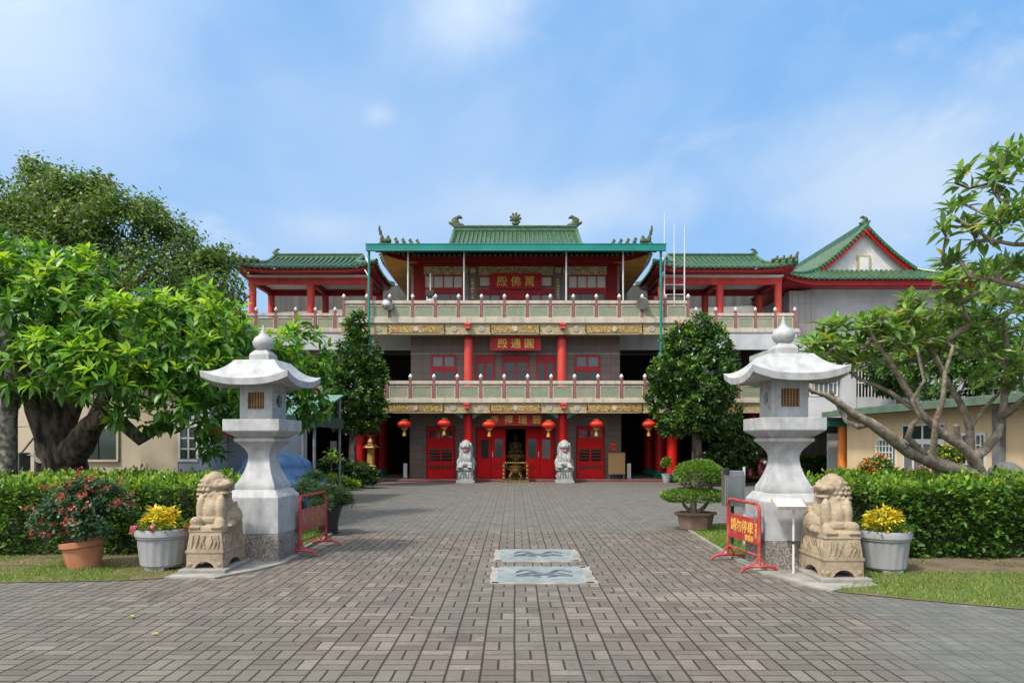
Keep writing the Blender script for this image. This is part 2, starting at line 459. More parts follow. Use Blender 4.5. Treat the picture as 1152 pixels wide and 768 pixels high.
def tile_wall_mat(name, c1, c2, w, hgt, grout, gw=0.03, rough=0.45):
    m = bpy.data.materials.new(name); k = NX(m); b = bsdf_of(m)
    vec, x, y, z = k.xyz()
    u, v = k.m('DIVIDE', k.m('ADD', x, k.m('MULTIPLY', y, 0.37)), w), k.m('DIVIDE', z, hgt)
    i, j = k.m('FLOOR', u), k.m('FLOOR', v)
    fu, fv = k.m('SUBTRACT', u, i), k.m('SUBTRACT', v, j)
    d = k.m('MINIMUM', k.m('MULTIPLY', k.m('MINIMUM', fu, k.m('SUBTRACT', 1.0, fu)), w), k.m('MULTIPLY', k.m('MINIMUM', fv, k.m('SUBTRACT', 1.0, fv)), hgt))
    t = k.white(i, j, 3.0)
    col = k.mix(t, c1, c2)
    col = k.mix(k.rng(k.noise(vec, 0.8, 6), 0.4, 0.7, 0.0, 0.4), col, tuple(q * 0.75 for q in c1))
    col = k.mix(k.rng(d, gw * 0.4, gw, 1.0, 0.0), col, grout)
    k.l.new(col, b.inputs['Base Color']); b.inputs['Roughness'].default_value = rough
    return m

def gold_scroll_mat():
    """carved and painted scrollwork: gold figures on a darker ground"""
    m = bpy.data.materials.new('gold_scrollwork'); k = NX(m); b = bsdf_of(m)
    vec, x, y, z = k.xyz()
    w = k.n.new('ShaderNodeTexVoronoi'); w.feature = 'DISTANCE_TO_EDGE'; w.inputs['Scale'].default_value = 11
    wv = k.n.new('ShaderNodeTexNoise'); wv.inputs['Scale'].default_value = 4
    k.l.new(vec, wv.inputs['Vector'])
    ad = k.n.new('ShaderNodeVectorMath'); ad.operation = 'MULTIPLY_ADD'
    k.l.new(wv.outputs['Color'], ad.inputs[0]); ad.inputs[1].default_value = (0.35, 0.35, 0.35); k.l.new(vec, ad.inputs[2])
    k.l.new(ad.outputs[0], w.inputs['Vector'])
    col = k.ramp(w.outputs['Distance'], [(0.02, (0.12, 0.055, 0.012)), (0.12, (0.34, 0.215, 0.06)), (0.3, (0.46, 0.33, 0.12))])
    k.l.new(col, b.inputs['Base Color']); b.inputs['Roughness'].default_value = 0.45
    k.l.new(k.bump(w.outputs['Distance'], 0.7, 0.03), b.inputs['Normal'])
    return m

M = dict(
    paving=paver_mat(),
    earth=pmat('earth', (0.16, 0.11, 0.07), (0.09, 0.065, 0.045), 3, 0.95, 0.6, 30, c3=(0.13, 0.10, 0.06)),
    lawn=pmat('lawn_soil', (0.10, 0.13, 0.03), (0.13, 0.10, 0.05), 2.2, 0.95, 0.6, 60, c3=(0.09, 0.10, 0.03)),
    field=pmat('rough_ground', (0.16, 0.17, 0.12), (0.12, 0.12, 0.09), 0.3, 0.95, 0.3, 5),
    cement=pmat('cement', (0.32, 0.305, 0.275), (0.21, 0.20, 0.18), 3.5, 0.9, 0.4, 60, dirt=((0.12, 0.12, 0.10), 2.5, 0.5, 0.75, 0.7)),
    marble=pmat('white_stone', (0.44, 0.44, 0.435), (0.335, 0.34, 0.345), 9, 0.7, 0.25, 120, c3=(0.39, 0.395, 0.395), dirt=((0.19, 0.195, 0.185), 2.0, 0.46, 0.80, 0.75, (3.5, 3.5, 0.6))),
    granite=pmat('speckled_granite', (0.34, 0.31, 0.27), (0.13, 0.115, 0.10), 45, 0.75, 0.3, 90, lo=0.42, hi=0.6, dirt=((0.09, 0.085, 0.075), 4, 0.5, 0.75, 0.6)),
    sandstone=pmat('carved_sandstone', (0.40, 0.315, 0.205), (0.28, 0.212, 0.136), 8, 0.85, 0.55, 60, c3=(0.33, 0.262, 0.18), dirt=((0.18, 0.14, 0.09), 3.2, 0.52, 0.74, 0.7)),
    greystone=pmat('grey_carved_stone', (0.42, 0.42, 0.41), (0.25, 0.255, 0.26), 12, 0.75, 0.4, 60, dirt=((0.12, 0.12, 0.12), 6, 0.52, 0.7, 0.7)),
    plastic=pmat('grey_plastic', (0.33, 0.335, 0.34), (0.27, 0.275, 0.28), 3, 0.5, 0.08, 60, dirt=((0.20, 0.18, 0.15), 3, 0.5, 0.8, 0.6, (3, 3, 1))),
    terracotta=pmat('terracotta', (0.48, 0.19, 0.09), (0.36, 0.14, 0.07), 5, 0.7, 0.15, 60, dirt=((0.45, 0.33, 0.25), 4, 0.55, 0.8, 0.5)),
    brownpot=pmat('brown_glazed_pot', (0.20, 0.13, 0.105), (0.15, 0.10, 0.08), 5, 0.5, 0.15, 60),
    redpaint=pmat('red_lacquer', (0.66, 0.012, 0.010), (0.56, 0.010, 0.008), 2, 0.38, 0.0, spec=0.25, dirt=((0.36, 0.02, 0.016), 1.2, .5, .8, .6, (5, 5, .5))),
    reddoor=pmat('red_door_paint', (0.68, 0.008, 0.012), (0.58, 0.007, 0.010), 2, 0.5, 0.0, spec=0.15),
    pinkred=pmat('faded_red_paint', (0.60, 0.060, 0.045), (0.50, 0.048, 0.038), 2, 0.5, 0.05, 30, spec=0.25, dirt=((0.58, 0.14, 0.10), 1.2, .48, .8, .6, (5, 5, .5))),
    redbeam=pmat('dark_red_beam', (0.26, 0.014, 0.018), (0.19, 0.011, 0.014), 2, 0.5, spec=0.2),
    redframe=pmat('window_frame_red', (0.44, 0.032, 0.036), (0.35, 0.026, 0.030), 3, 0.45, spec=0.2),
    tile=tile_wall_mat('brown_wall_tile', (0.150, 0.105, 0.085), (0.180, 0.128, 0.105), 0.6, 0.3, (0.10, 0.075, 0.065), 0.02),
    greytile=tile_wall_mat('grey_wall_tile', (0.26, 0.235, 0.22), (0.30, 0.27, 0.25), 0.3, 0.9, (0.16, 0.14, 0.13), 0.02),
    cream=pmat('cream_paint', (0.50, 0.435, 0.355), (0.41, 0.355, 0.29), 2.5, 0.7, 0.1, 50, dirt=((0.24, 0.215, 0.18), 1.5, 0.48, 0.78, 0.75, (5, 5, 0.5))),
    panelgreen=pmat('green_terrazzo', (0.235, 0.265, 0.175), (0.15, 0.18, 0.12), 26, 0.6, 0.1, 60, dirt=((0.36, 0.30, 0.22), 1.2, 0.5, 0.75, 0.5)),
    postred=pmat('brick_red_post', (0.26, 0.10, 0.085), (0.19, 0.075, 0.065), 5, 0.7),
    white=pmat('white_paint', (0.60, 0.60, 0.58), (0.52, 0.52, 0.51), 3, 0.6, 0.05, 40, dirt=((0.42, 0.42, 0.40), 1.2, 0.55, 0.8, 0.5, (2, 2, 0.5))),
    wallwhite=pmat('weathered_white_wall', (0.47, 0.48, 0.49), (0.39, 0.40, 0.41), 1.5, 0.8, 0.1, 40, dirt=((0.30, 0.30, 0.30), 0.9, 0.52, 0.8, 0.6, (2.5, 2.5, 0.5))),
    gold=pmat('gold_paint', (0.55, 0.35, 0.08), (0.40, 0.23, 0.045), 12, 0.5, 0.1, 40, metal=0.1),
    goldleaf=pmat('gold_leaf', (0.78, 0.52, 0.12), (0.66, 0.42, 0.08), 20, 0.45, metal=0.1),
    scroll=gold_scroll_mat(),
    beamcream=pmat('painted_beam_ground', (0.42, 0.34, 0.19), (0.29, 0.24, 0.14), 9, 0.7, 0.1, 40),
    frieze=pmat('painted_frieze', (0.56, 0.50, 0.38), (0.26, 0.27, 0.20), 10, 0.7, lo=0.4, hi=0.58, c3=(0.52, 0.38, 0.16), detail=3),
    rooftile=pmat('green_glazed_tile', (0.060, 0.142, 0.066), (0.024, 0.066, 0.032), 6.0, 0.42, 0.1, 40, spec=0.35, c3=(0.040, 0.098, 0.046), dirt=((0.085, 0.085, 0.055), 1.1, 0.48, 0.72, 0.6)),
    ridge=pmat('green_glazed_ridge', (0.062, 0.150, 0.070), (0.030, 0.085, 0.040), 6, 0.35, 0.2, 30),
    ornament=pmat('glazed_ornament', (0.045, 0.095, 0.040), (0.020, 0.045, 0.024), 9, 0.55, 0.3, 30, c3=(0.075, 0.085, 0.038), spec=0.25),
    soffit=pmat('ochre_soffit', (0.52, 0.27, 0.055), (0.42, 0.21, 0.045), 2, 0.7),
    fasciared=pmat('eave_red', (0.40, 0.024, 0.022), (0.30, 0.018, 0.017), 2, 0.5, spec=0.2, dirt=((0.22, 0.03, 0.025), 1.5, .5, .8, .6)),
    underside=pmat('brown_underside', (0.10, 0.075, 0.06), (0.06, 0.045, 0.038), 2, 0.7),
    roofedge=pmat('weathered_green_edge', (0.12, 0.19, 0.13), (0.08, 0.13, 0.09), 3, 0.6),
    teal=pmat('teal_paint', (0.0, 0.205, 0.172), (0.0, 0.165, 0.14), 2, 0.4),
    tealdark=pmat('green_paint', (0.02, 0.25, 0.17), (0.015, 0.19, 0.13), 4, 0.4),
    sheet=pmat('galvanised_sheet', (0.30, 0.29, 0.28), (0.22, 0.21, 0.20), 2, 0.45, metal=0.4),
    steel=pmat('stainless_steel', (0.50, 0.49, 0.47), (0.40, 0.39, 0.38), 4, 0.28, 0.04, 60, metal=0.9),
    black=pmat('black_metal', (0.02, 0.02, 0.022), (0.03, 0.03, 0.03), 4, 0.4),
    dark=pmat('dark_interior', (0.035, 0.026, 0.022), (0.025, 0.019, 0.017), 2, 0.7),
    ceiling=pmat('grey_ceiling', (0.40, 0.39, 0.37), (0.34, 0.33, 0.31), 1, 0.8),
    glass=pmat('dark_glass', (0.015, 0.03, 0.026), (0.022, 0.04, 0.035), 1.5, 0.06, spec=0.6),
    glassgrey=pmat('grey_glass', (0.16, 0.18, 0.19), (0.10, 0.115, 0.125), 1.2, 0.10, spec=0.6),
    paper=pmat('white_pane', (0.62, 0.61, 0.58), (0.55, 0.54, 0.52), 2, 0.4),
    plaque=pmat('plaque_red', (0.46, 0.018, 0.014), (0.38, 0.015, 0.012), 5, 0.4, spec=0.2),
    beige=pmat('beige_render', (0.50, 0.42, 0.31), (0.43, 0.36, 0.265), 0.9, 0.85, 0.15, 50, dirt=((0.27, 0.23, 0.18), 0.9, 0.5, 0.8, 0.5, (2, 2, 0.6))),
    cream2=pmat('cream_render', (0.60, 0.46, 0.28), (0.53, 0.405, 0.245), 0.9, 0.85, 0.15, 50, dirt=((0.36, 0.28, 0.18), 0.9, 0.5, 0.8, 0.5, (2, 2, 0.6))),
    wood=pmat('plywood', (0.42, 0.26, 0.12), (0.36, 0.21, 0.10), 6, 0.6, stretch=(6, 6, 1)),
    bark=pmat('furrowed_bark', (0.135, 0.10, 0.08), (0.030, 0.021, 0.017), 10, 0.9, 1.0, 16, stretch=(1, 1, 0.35), lo=.40, hi=.62),
    bark2=pmat('grey_bark', (0.17, 0.14, 0.11), (0.09, 0.07, 0.055), 9, 0.9, 0.8, 24, stretch=(1, 1, 0.6)),
    plumbark=pmat('smooth_grey_bark', (0.33, 0.28, 0.22), (0.15, 0.115, 0.085), 9, 0.8, 0.7, 26, c3=(0.25, 0.205, 0.16), dirt=((0.085, 0.065, 0.05), 14, .5, .68, .6)),
    tarp=pmat('blue_tarpaulin', (0.075, 0.17, 0.33), (0.05, 0.12, 0.24), 3, 0.45, 0.5, 7),
    awning=pmat('pale_green_awning', (0.12, 0.235, 0.18), (0.095, 0.19, 0.145), 2, 0.6),
    awningdark=pmat('dark_green_valance', (0.012, 0.055, 0.045), (0.010, 0.045, 0.035), 2, 0.6),
    orange=pmat('orange_paint', (0.62, 0.19, 0.02), (0.52, 0.15, 0.018), 4, 0.5),
    lanternred=pmat('lantern_silk', (0.66, 0.035, 0.012), (0.56, 0.025, 0.010), 3, 0.45),
    barrierred=pmat('barrier_red', (0.42, 0.036, 0.036), (0.31, 0.028, 0.028), 6, 0.5, dirt=((0.42, 0.22, 0.18), 7, 0.52, 0.75, 0.6)),
    barrierfade=pmat('barrier_faded_red', (0.34, 0.085, 0.075), (0.25, 0.06, 0.055), 7, 0.6, dirt=((0.40, 0.22, 0.17), 8, 0.5, 0.72, 0.7)),
    yellowpaint=pmat('yellow_lettering', (0.80, 0.52, 0.10), (0.66, 0.36, 0.07), 16, 0.5),
    fadeyellow=pmat('faded_lettering', (0.48, 0.24, 0.10), (0.34, 0.12, 0.07), 22, 0.6),
    slate=pmat('blue_grey_relief', (0.205, 0.235, 0.24), (0.15, 0.18, 0.185), 5, 0.7, 0.4, 40, dirt=((0.34, 0.33, 0.29), 2.5, 0.5, 0.75, 0.6)),
    slatedark=pmat('dark_relief_stone', (0.085, 0.105, 0.12), (0.06, 0.075, 0.09), 9, 0.7),  # darker blue-grey tone of the carved figures
    metalgrey=pmat('grey_metal', (0.22, 0.225, 0.23), (0.16, 0.165, 0.17), 5, 0.5, metal=0.3),
    bronze=pmat('dark_bronze', (0.055, 0.038, 0.022), (0.09, 0.058, 0.024), 14, 0.4, metal=0.6, c3=(0.30, 0.18, 0.05)),
    rubber=pmat('rubber', (0.02, 0.02, 0.02), (0.03, 0.03, 0.03), 6, 0.8),
    boulder=pmat('pale_boulder', (0.36, 0.34, 0.32), (0.25, 0.235, 0.22), 4, 0.85, 0.5, 30),
)
# ================================================================== the ground
def sheet(name, pts, z, mat, kind='structure'):
    mb = MB(); mb.add([(x, y, z) for x, y in pts], [tuple(range(len(pts)))])
    return tag(mb.build(name, mat), kind=kind)
mb = MB(); mb.add([(-1500, -1500, -0.03), (1500, -1500, -0.03), (1500, 1500, -0.03), (-1500, 1500, -0.03)], [(0, 1, 2, 3)])
tag(mb.build('ground', M['field']), kind='structure')
sheet('pavement', [(-42, -25), (42, -25), (42, 29.2), (-42, 29.2)], 0.0, M['paving'])
LAWN_L = [(-20, 7.55), (-9, 7.85), (-5.8, 8.06), (-4.5, 8.2), (-4.02, 8.38), (-3.95, 9.4), (-3.9, 10.36), (-3.16, 10.40), (-3.13, 11.6), (-3.18, 12.5), (-3.4, 13.2), (-4.0, 13.9), (-5.2, 14.6), (-20, 15.2)]
LAWN_R = [(3.42, 7.60), (4.0, 7.22), (4.85, 6.78), (6.2, 6.15), (8, 5.5), (20, 4.4), (20, 14.6), (5.2, 14.2), (4.1, 13.9), (3.4, 13.4), (3.13, 12.8), (3.06, 11.5), (3.0, 9.75), (3.9, 9.7), (3.95, 8.4)]
sheet('lawn_ground', LAWN_L, 0.008, M['lawn'])
sheet('lawn_ground', LAWN_R, 0.008, M['lawn'])
sheet('soil', [(-20, 9.25), (-3.98, 9.15), (-3.98, 10.3), (-20, 10.4)], 0.013, M['earth'])
sheet('soil', [(4.0, 8.75), (6, 8.55), (20, 8.5), (20, 10.2), (4.0, 10.2)], 0.013, M['earth'])
# cement aprons the lanterns and the lions stand on, and the edging of the lawns
mb = MB(); mb.prism([(-4.1, 8.32), (-3.5, 8.30), (-3.16, 8.9), (-3.02, 9.36), (-3.04, 10.38), (-4.1, 10.38)], 'z', -0.01, 0.022)
tag(mb.build('cement_apron', M['cement']), kind='structure')
mb = MB(); mb.prism([(2.98, 8.62), (3.20, 7.95), (3.38, 7.58), (3.60, 7.72), (4.02, 7.86), (4.05, 9.72), (2.98, 9.74)], 'z', -0.01, 0.022)
tag(mb.build('cement_apron', M['cement']), kind='structure')
def kerb(pts):
    mb = MB()
    for a, b in zip(pts, pts[1:]):
        mb.bar((a[0], a[1], 0.012), (b[0], b[1], 0.012), 0.055, 0.05)
    tag(mb.build('kerb', M['cement']), kind='structure')
kerb(LAWN_L[7:14]); kerb(LAWN_R[8:13])

# ================================================================== roofs
def prof(t, a=0.62): return a * t + (1 - a) * t * t
class Roof:
    """hip-and-gable roof: ridge along local u; corners turn up"""
    def __init__(s, cx, cy, zE, zR, Ex, Ey, Gx, up=0.4, ang=0.0, a=0.62):
        s.__dict__.update(cx=cx, cy=cy, zE=zE, zR=zR, Ex=Ex, Ey=Ey, Gx=Gx, up=up, a=a)
        s.th = (Ex - Gx) / Ey
        s.c, s.s_ = math.cos(ang), math.sin(ang)
    def W(s, u, w, z): return (s.cx + u * s.c - w * s.s_, s.cy + u * s.s_ + w * s.c, z)
    def lim(s, t): return s.Ex - t * s.Ey if t < s.th else s.Gx
    def lift(s, q, E, t):
        e = max(0.0, (q - (E - t * s.Ey) + 1.7) / 1.7)
        return s.up * e ** 2.2 * max(0.0, 1 - t / max(0.5, s.th)) ** 1.3
    def zf(s, u, t): return s.zE + (s.zR - s.zE) * prof(t, s.a) + s.lift(abs(u), s.Ex, t)
    def front(s, u, t, sg, dz=0): return s.W(u, sg * s.Ey * (1 - t), s.zf(u, t) + dz)
    def side(s, w, q, sg, dz=0):
        return s.W(sg * (s.Ex - q * s.Ey), w, s.zE + (s.zR - s.zE) * prof(q, s.a) + s.lift(abs(w), s.Ey, q) + dz)
    def surface(s, mb, dz=0.0, n=28, m=14, front=True):
        ts = [i / m for i in range(m + 1)]
        if 0 < s.th < 1: ts = sorted(set(ts + [s.th - 1e-4, s.th]))
        for sg in (-1, 1):
            mb.grid([[s.front((2 * k / n - 1) * s.lim(t), t, sg, dz) for k in range(n + 1)] for t in ts])
            qs = [min(s.th, 1) * i / 8 for i in range(9)]
            mb.grid([[s.side((2 * k / n - 1) * (s.Ey - q * s.Ey), q, sg, dz) for k in range(n + 1)] for q in qs])
    def ribs(s, mb, sp=0.21, r=0.06, sides=(1, 1, 1, 1), seg=7):
        for flag, sg in ((sides[0], -1), (sides[1], 1)):
            if not flag: continue
            k = int(s.Ex / sp)
            for i in range(-k, k + 1):
                u = i * sp
                tm = 1.0 if abs(u) <= s.Gx else max(0.02, (s.Ex - abs(u)) / s.Ey)
                if tm < 0.06: continue
                mb.tube([s.front(u, -0.02 + (tm + 0.02) * q / seg, sg, 0.03) for q in range(seg + 1)], r, 6)
        for flag, sg in ((sides[2], -1), (sides[3], 1)):
            if not flag: continue
            k = int(s.Ey / sp)
            for i in range(-k, k + 1):
                w = i * sp
                tm = min(s.th, (s.Ey - abs(w)) / s.Ey)
                if tm < 0.05: continue
                mb.tube([s.side(w, -0.02 + (tm + 0.02) * q / seg, sg, 0.03) for q in range(seg + 1)], r, 6)
    def hips(s, mb, r=0.11):
        for su in (-1, 1):
            for sg in (-1, 1):
                mb.tube([s.front(su * s.lim(t), t, sg, 0.10) for t in [min(s.th, 1) * i / 9 for i in range(10)]], r, 8)
                if s.th < 0.98:
                    mb.tube([s.front(su * (s.Gx - 0.02), t, sg, 0.10) for t in [s.th + (1 - s.th) * i / 8 for i in range(9)]], r, 8)
    def eave_line(s, dz, inset=0.0, n=30):
        out = []
        for sg, fn, E in ((-1, 'f', s.Ex), (1, 's', s.Ey), (1, 'f', s.Ex), (-1, 's', s.Ey)):
            ln = []
            for k in range(n + 1):
                q = (2 * k / n - 1) * E
                p = s.front(q, 0, sg, dz) if fn == 'f' else s.side(q, 0, sg, dz)
                ln.append(p)
            out.append(ln)
        return out
    def shrink(s, p, k):
        """pull a point of the eave towards the middle of the roof by k metres in u and w"""
        u = (p[0] - s.cx) * s.c + (p[1] - s.cy) * s.s_; w = -(p[0] - s.cx) * s.s_ + (p[1] - s.cy) * s.c
        fu = max(0.05, 1 - k / s.Ex); fw = max(0.05, 1 - k / s.Ey)
        return s.W(u * fu, w * fw, p[2])
    def fascia(s, mb, top, bot, inset, pick=(0, 1, 2, 3)):
        for ln in [q for i, q in enumerate(s.eave_line(0)) if i in pick]:
            a = [s.shrink(p, inset) for p in ln]
            mb.grid([[(x, y, z + top) for x, y, z in a], [(x, y, z + bot) for x, y, z in a]])
            b = [s.shrink(p, inset + 0.05) for p in ln]
            mb.grid([[(x, y, z + bot) for x, y, z in a], [(x, y, z + bot) for x, y, z in b]])
            mb.grid([[(x, y, z + bot) for x, y, z in b], [(x, y, z + top) for x, y, z in b]])
    def under(s, mb, k, z, dz=-0.16):
        for ln in s.eave_line(0):
            o = [s.shrink(p, 0.08) for p in ln]; i = [s.shrink(p, k) for p in ln]
            mb.grid([[(x, y, zz + dz) for x, y, zz in o], [(x, y, z) for x, y, zz in i]])
    def gables(s, mb, inset=0.25, pick=(-1, 1)):
        for su in pick:
            u = su * (s.Gx - inset); pts = []
            ts = [s.th + (1 - s.th) * i / 8 for i in range(9)]
            L = [s.W(u, -s.Ey * (1 - t), s.zf(0, t) - 0.06) for t in ts]
            Rr = [s.W(u, s.Ey * (1 - t), s.zf(0, t) - 0.06) for t in ts][::-1]
            mb.add(L + Rr, [tuple(range(len(L) + len(Rr)))])
    def barge(s, mb, dep=0.22, pick=(-1, 1)):
        for su in pick:
            for sg in (-1, 1):
                ts = [s.th + (1 - s.th) * i / 8 for i in range(9)]
                a = [s.W(su * (s.Gx + 0.01), sg * s.Ey * (1 - t), s.zf(0, t) - 0.01) for t in ts]
                mb.grid([a, [(x, y, z - dep) for x, y, z in a]])

def ridge_ornament(parent, c, s, flip=1):
    """upturned ridge-end beast: curling tail, snout and fins"""
    f = flip
    L = [((0, 0, .12), (.24, .11, .16)), ((.06 * f, 0, .28), (.16, .10, .14)), ((.02 * f, 0, .43), (.10, .08, .13)),
         ((-.10 * f, 0, .52), (.10, .07, .09)), ((-.20 * f, 0, .47), (.07, .06, .07)), ((.26 * f, 0, .20), (.12, .08, .07)),
         ((.36 * f, 0, .27), (.06, .05, .05)), ((.14 * f, 0, .42), (.06, .05, .10)), ((.22 * f, 0, .36), (.05, .04, .09)), ((-.22 * f, 0, .12), (.12, .08, .09))]
    return blobs('ridge_ornament', [((c[0] + a[0] * s, c[1] + a[1] * s, c[2] + a[2] * s), tuple(q * s for q in r)) for a, r in L], M['ornament'], parent, 0.035 * s, smooth_it=1)

# ================================================================== fittings
def lattice_window(root, x0, x1, z0, z1, y, cols, rows, frame='redframe', pane='glass', fw=0.05, bars=0.022, name='window', depth=0.07, transom=None, label=None):
    """frame standing proud of the wall with a recessed pane; y is the wall face looking at the camera"""
    f = MB()
    f.box(x0, x1, y - depth, y + 0.0, z1 - fw, z1).box(x0, x1, y - depth, y, z0, z0 + fw)
    f.box(x0, x0 + fw, y - depth + .002, y, z0 + fw, z1 - fw).box(x1 - fw, x1, y - depth + .002, y, z0 + fw, z1 - fw)
    for k in range(1, cols):
        x = x0 + (x1 - x0) * k / cols; f.box(x - bars, x + bars, y - depth + .012, y, z0 + fw, z1 - fw)
    for q in rows:
        z = z0 + (z1 - z0) * q[0]; f.box(x0 + fw, x1 - fw, y - depth + .006, y, z - q[1], z + q[1])
    w = f.build(name, M[frame], root)
    if label: w['label'] = label
    p = MB(); p.box(x0 + fw * .5, x1 - fw * .5, y - 0.022, y - 0.002, z0 + fw * .5, (transom if transom else z1) - fw * .5)
    p.build('pane', M[pane], w)
    if transom:
        p = MB(); p.box(x0 + fw * .5, x1 - fw * .5, y - 0.022, y - 0.002, transom - fw * .4, z1 - fw * .5)
        p.build('pane', M['glassgrey'] if pane == 'glass' else M['paper'], w)
    return w

def make_post(z0, z1):
    mb = MB(); mb.box(-.055, .055, -.055, .055, z0, z1)
    mb.box(-.07, .07, -.07, .07, z1, z1 + .025)
    mb.cur = 1
    mb.lathe((0, 0, z1 + .025), [(.04, 0), (.035, .02), (.065, .05), (.075, .09), (.06, .13), (.03, .17), (.008, .20)], 12)
    return mb
def balustrade(root, xs, y, zt, zb, pt, pb, along='x', fixed=0.0):
    """cream double rail, green panels, brick-red posts with white lotus buds; xs are the post positions"""
    rail = MB()
    a, b = xs[0], xs[-1]
    if along == 'x':
        rail.box(a, b, y + .00, y + .10, zb + .03, zt).box(a, b, y + .03, y + .07, zb - .005, zb + .028)
    else:
        rail.box(fixed - .05, fixed + .05, a, b, zb + .03, zt)
    o = rail.build('balustrade', M['cream'], root)
    first = None
    for x in xs:
        if first is None:
            mb = make_post(pb - .02, zt + .05)
            mb.v = [((x if along == 'x' else fixed) + vx, (y + .05 if along == 'x' else x) + vy, vz) for vx, vy, vz in mb.v]
            first = mb.build('post', [M['postred'], M['white']], o); x_first = x
        else:
            c = first.copy(); COL.objects.link(c); c.parent = o
            c.location = (x - x_first, 0, 0) if along == 'x' else (0, x - x_first, 0)
    for p, q in zip(xs, xs[1:]):
        mb = MB(); fr = .035
        l, r = p + .075, q - .075
        if along == 'x':
            mb.box(l, r, y + .01, y + .09, pb, pb + fr).box(l, r, y + .01, y + .09, pt - fr, pt)
            mb.box(l, l + fr, y + .012, y + .088, pb + fr, pt - fr).box(r - fr, r, y + .012, y + .088, pb + fr, pt - fr)
            mb.cur = 1; mb.box(l + fr, r - fr, y + .03, y + .07, pb + fr, pt - fr)
        else:
            mb.box(fixed - .04, fixed + .04, l, r, pb, pb + fr).box(fixed - .04, fixed + .04, l, r, pt - fr, pt)
            mb.cur = 1; mb.box(fixed - .02, fixed + .02, l, r, pb + fr, pt - fr)
        mb.build('panel', [M['cream'], M['panelgreen']], o)
    return o

def painted_beam(root, x0, x1, y, z0, z1, cols, plates, dets):
    """beam face with gold scroll plates between the columns, rosettes and stub ends"""
    mb = MB(); mb.box(x0, x1, y, y + .30, z0, z1)
    mb.box(x0, x1, y - .012, y, z1 - .035, z1).box(x0, x1, y - .012, y, z0, z0 + .03)
    o = mb.build('beam', M['beamcream'], root)
    for a, b in plates:
        h = (z1 - z0); zc = (z0 + z1) / 2; t = .09; e = h * .44
        mb = MB()
        out = [(a, zc), (a + t, zc + e * .55), (a + t * .6, zc + e), (a + t * 2.0, zc + e), (a + t * 2.4, zc + e * .75), (b - t * 2.4, zc + e * .75), (b - t * 2.0, zc + e), (b - t * .6, zc + e), (b - t, zc + e * .55),
               (b, zc), (b - t, zc - e * .55), (b - t * .6, zc - e), (b - t * 2.0, zc - e), (b - t * 2.4, zc - e * .75), (a + t * 2.4, zc - e * .75), (a + t * 2.0, zc - e), (a + t * .6, zc - e), (a + t, zc - e * .55)]
        # fan triangulation by quads: upper and lower halves
        n = len(out); front = [(x, y - .03, z) for x, z in out]; back = [(x, y + .01, z) for x, z in out]
        f = [(k, (k + 1) % n, n + (k + 1) % n, n + k) for k in range(n)]
        f += [(k, k + 1, n - k - 1, (n - k) % n) for k in range(0, 9) if k not in (0,)] + [(0, 1, n - 1)]
        mb.add(front + back, f)
        mb.build('scroll_plate', M['scroll'], o)
        mb = MB(); mb.cyl(((a + b) / 2, y - .055, zc), ((a + b) / 2, y - .02, zc), e * .55, n=16)
        mb.build('medallion', M['cream'], o)
    for x in dets:
        mb = MB(); zc = (z0 + z1) / 2
        for k in range(8):
            an = 2 * math.pi * k / 8
            mb.ball((x + .085 * math.cos(an), y - .012, zc + .085 * math.sin(an)), (.04, .022, .04), 8, 5)
        mb.ball((x, y - .015, zc), (.045, .03, .045), 8, 5)
        mb.build('rosette', M['cream'], o)
    for x in cols:
        mb = MB(); mb.box(x - .09, x + .09, y - .22, y, z1 - .22, z1 - .02).box(x - .12, x + .12, y - .25, y - .05, z1 - .08, z1 - .01)
        mb.build('beam_end', M['pinkred'], o)
    return o

# ================================================================== the temple
D2, D3, DW, DH, DG = 27.7, 28.2, 29.6, 31.2, 30.95
temple = thing('temple_hall', (0, 29, 0), 'three-storey temple hall with green tiled roof, red doors, cream balconies and painted beams', 'temple')
mb = MB(); mb.box(-10.7, 10.7, 28.9, 40, -.05, .06); mb.build('plinth', M['redbeam'], temple, bevel=.01)
mb = MB(); mb.box(-10.6, 10.6, 28.93, 39.9, .055, .068); mb.build('floor', M['cement'], temple)
# walls of the two lower storeys, with the doorway left open
mb = MB()
mb.box(-4.37, -1.62, DW, DW + .3, .06, 3.1).box(1.70, 4.43, DW, DW + .3, .06, 3.1).box(-1.62, 1.70, DW, DW + .3, 2.15, 3.1)
mb.box(-4.37, -4.07, DW + .3, 40, .06, 3.1).box(4.13, 4.43, DW + .3, 40, .06, 3.1)
mb.box(-4.32, 4.38, DW - .001, DW + .3, 3.25, 6.2).box(-4.32, -4.02, DW + .3, 40, 3.25, 6.2).box(4.08, 4.38, DW + .3, 40, 3.25, 6.2)
mb.build('wall', M['tile'], temple)
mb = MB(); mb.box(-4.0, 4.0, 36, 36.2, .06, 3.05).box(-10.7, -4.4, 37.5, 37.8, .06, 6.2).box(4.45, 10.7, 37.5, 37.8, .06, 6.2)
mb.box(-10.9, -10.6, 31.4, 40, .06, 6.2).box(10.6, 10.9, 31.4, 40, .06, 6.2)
mb.build('inner_wall', M['dark'], temple)
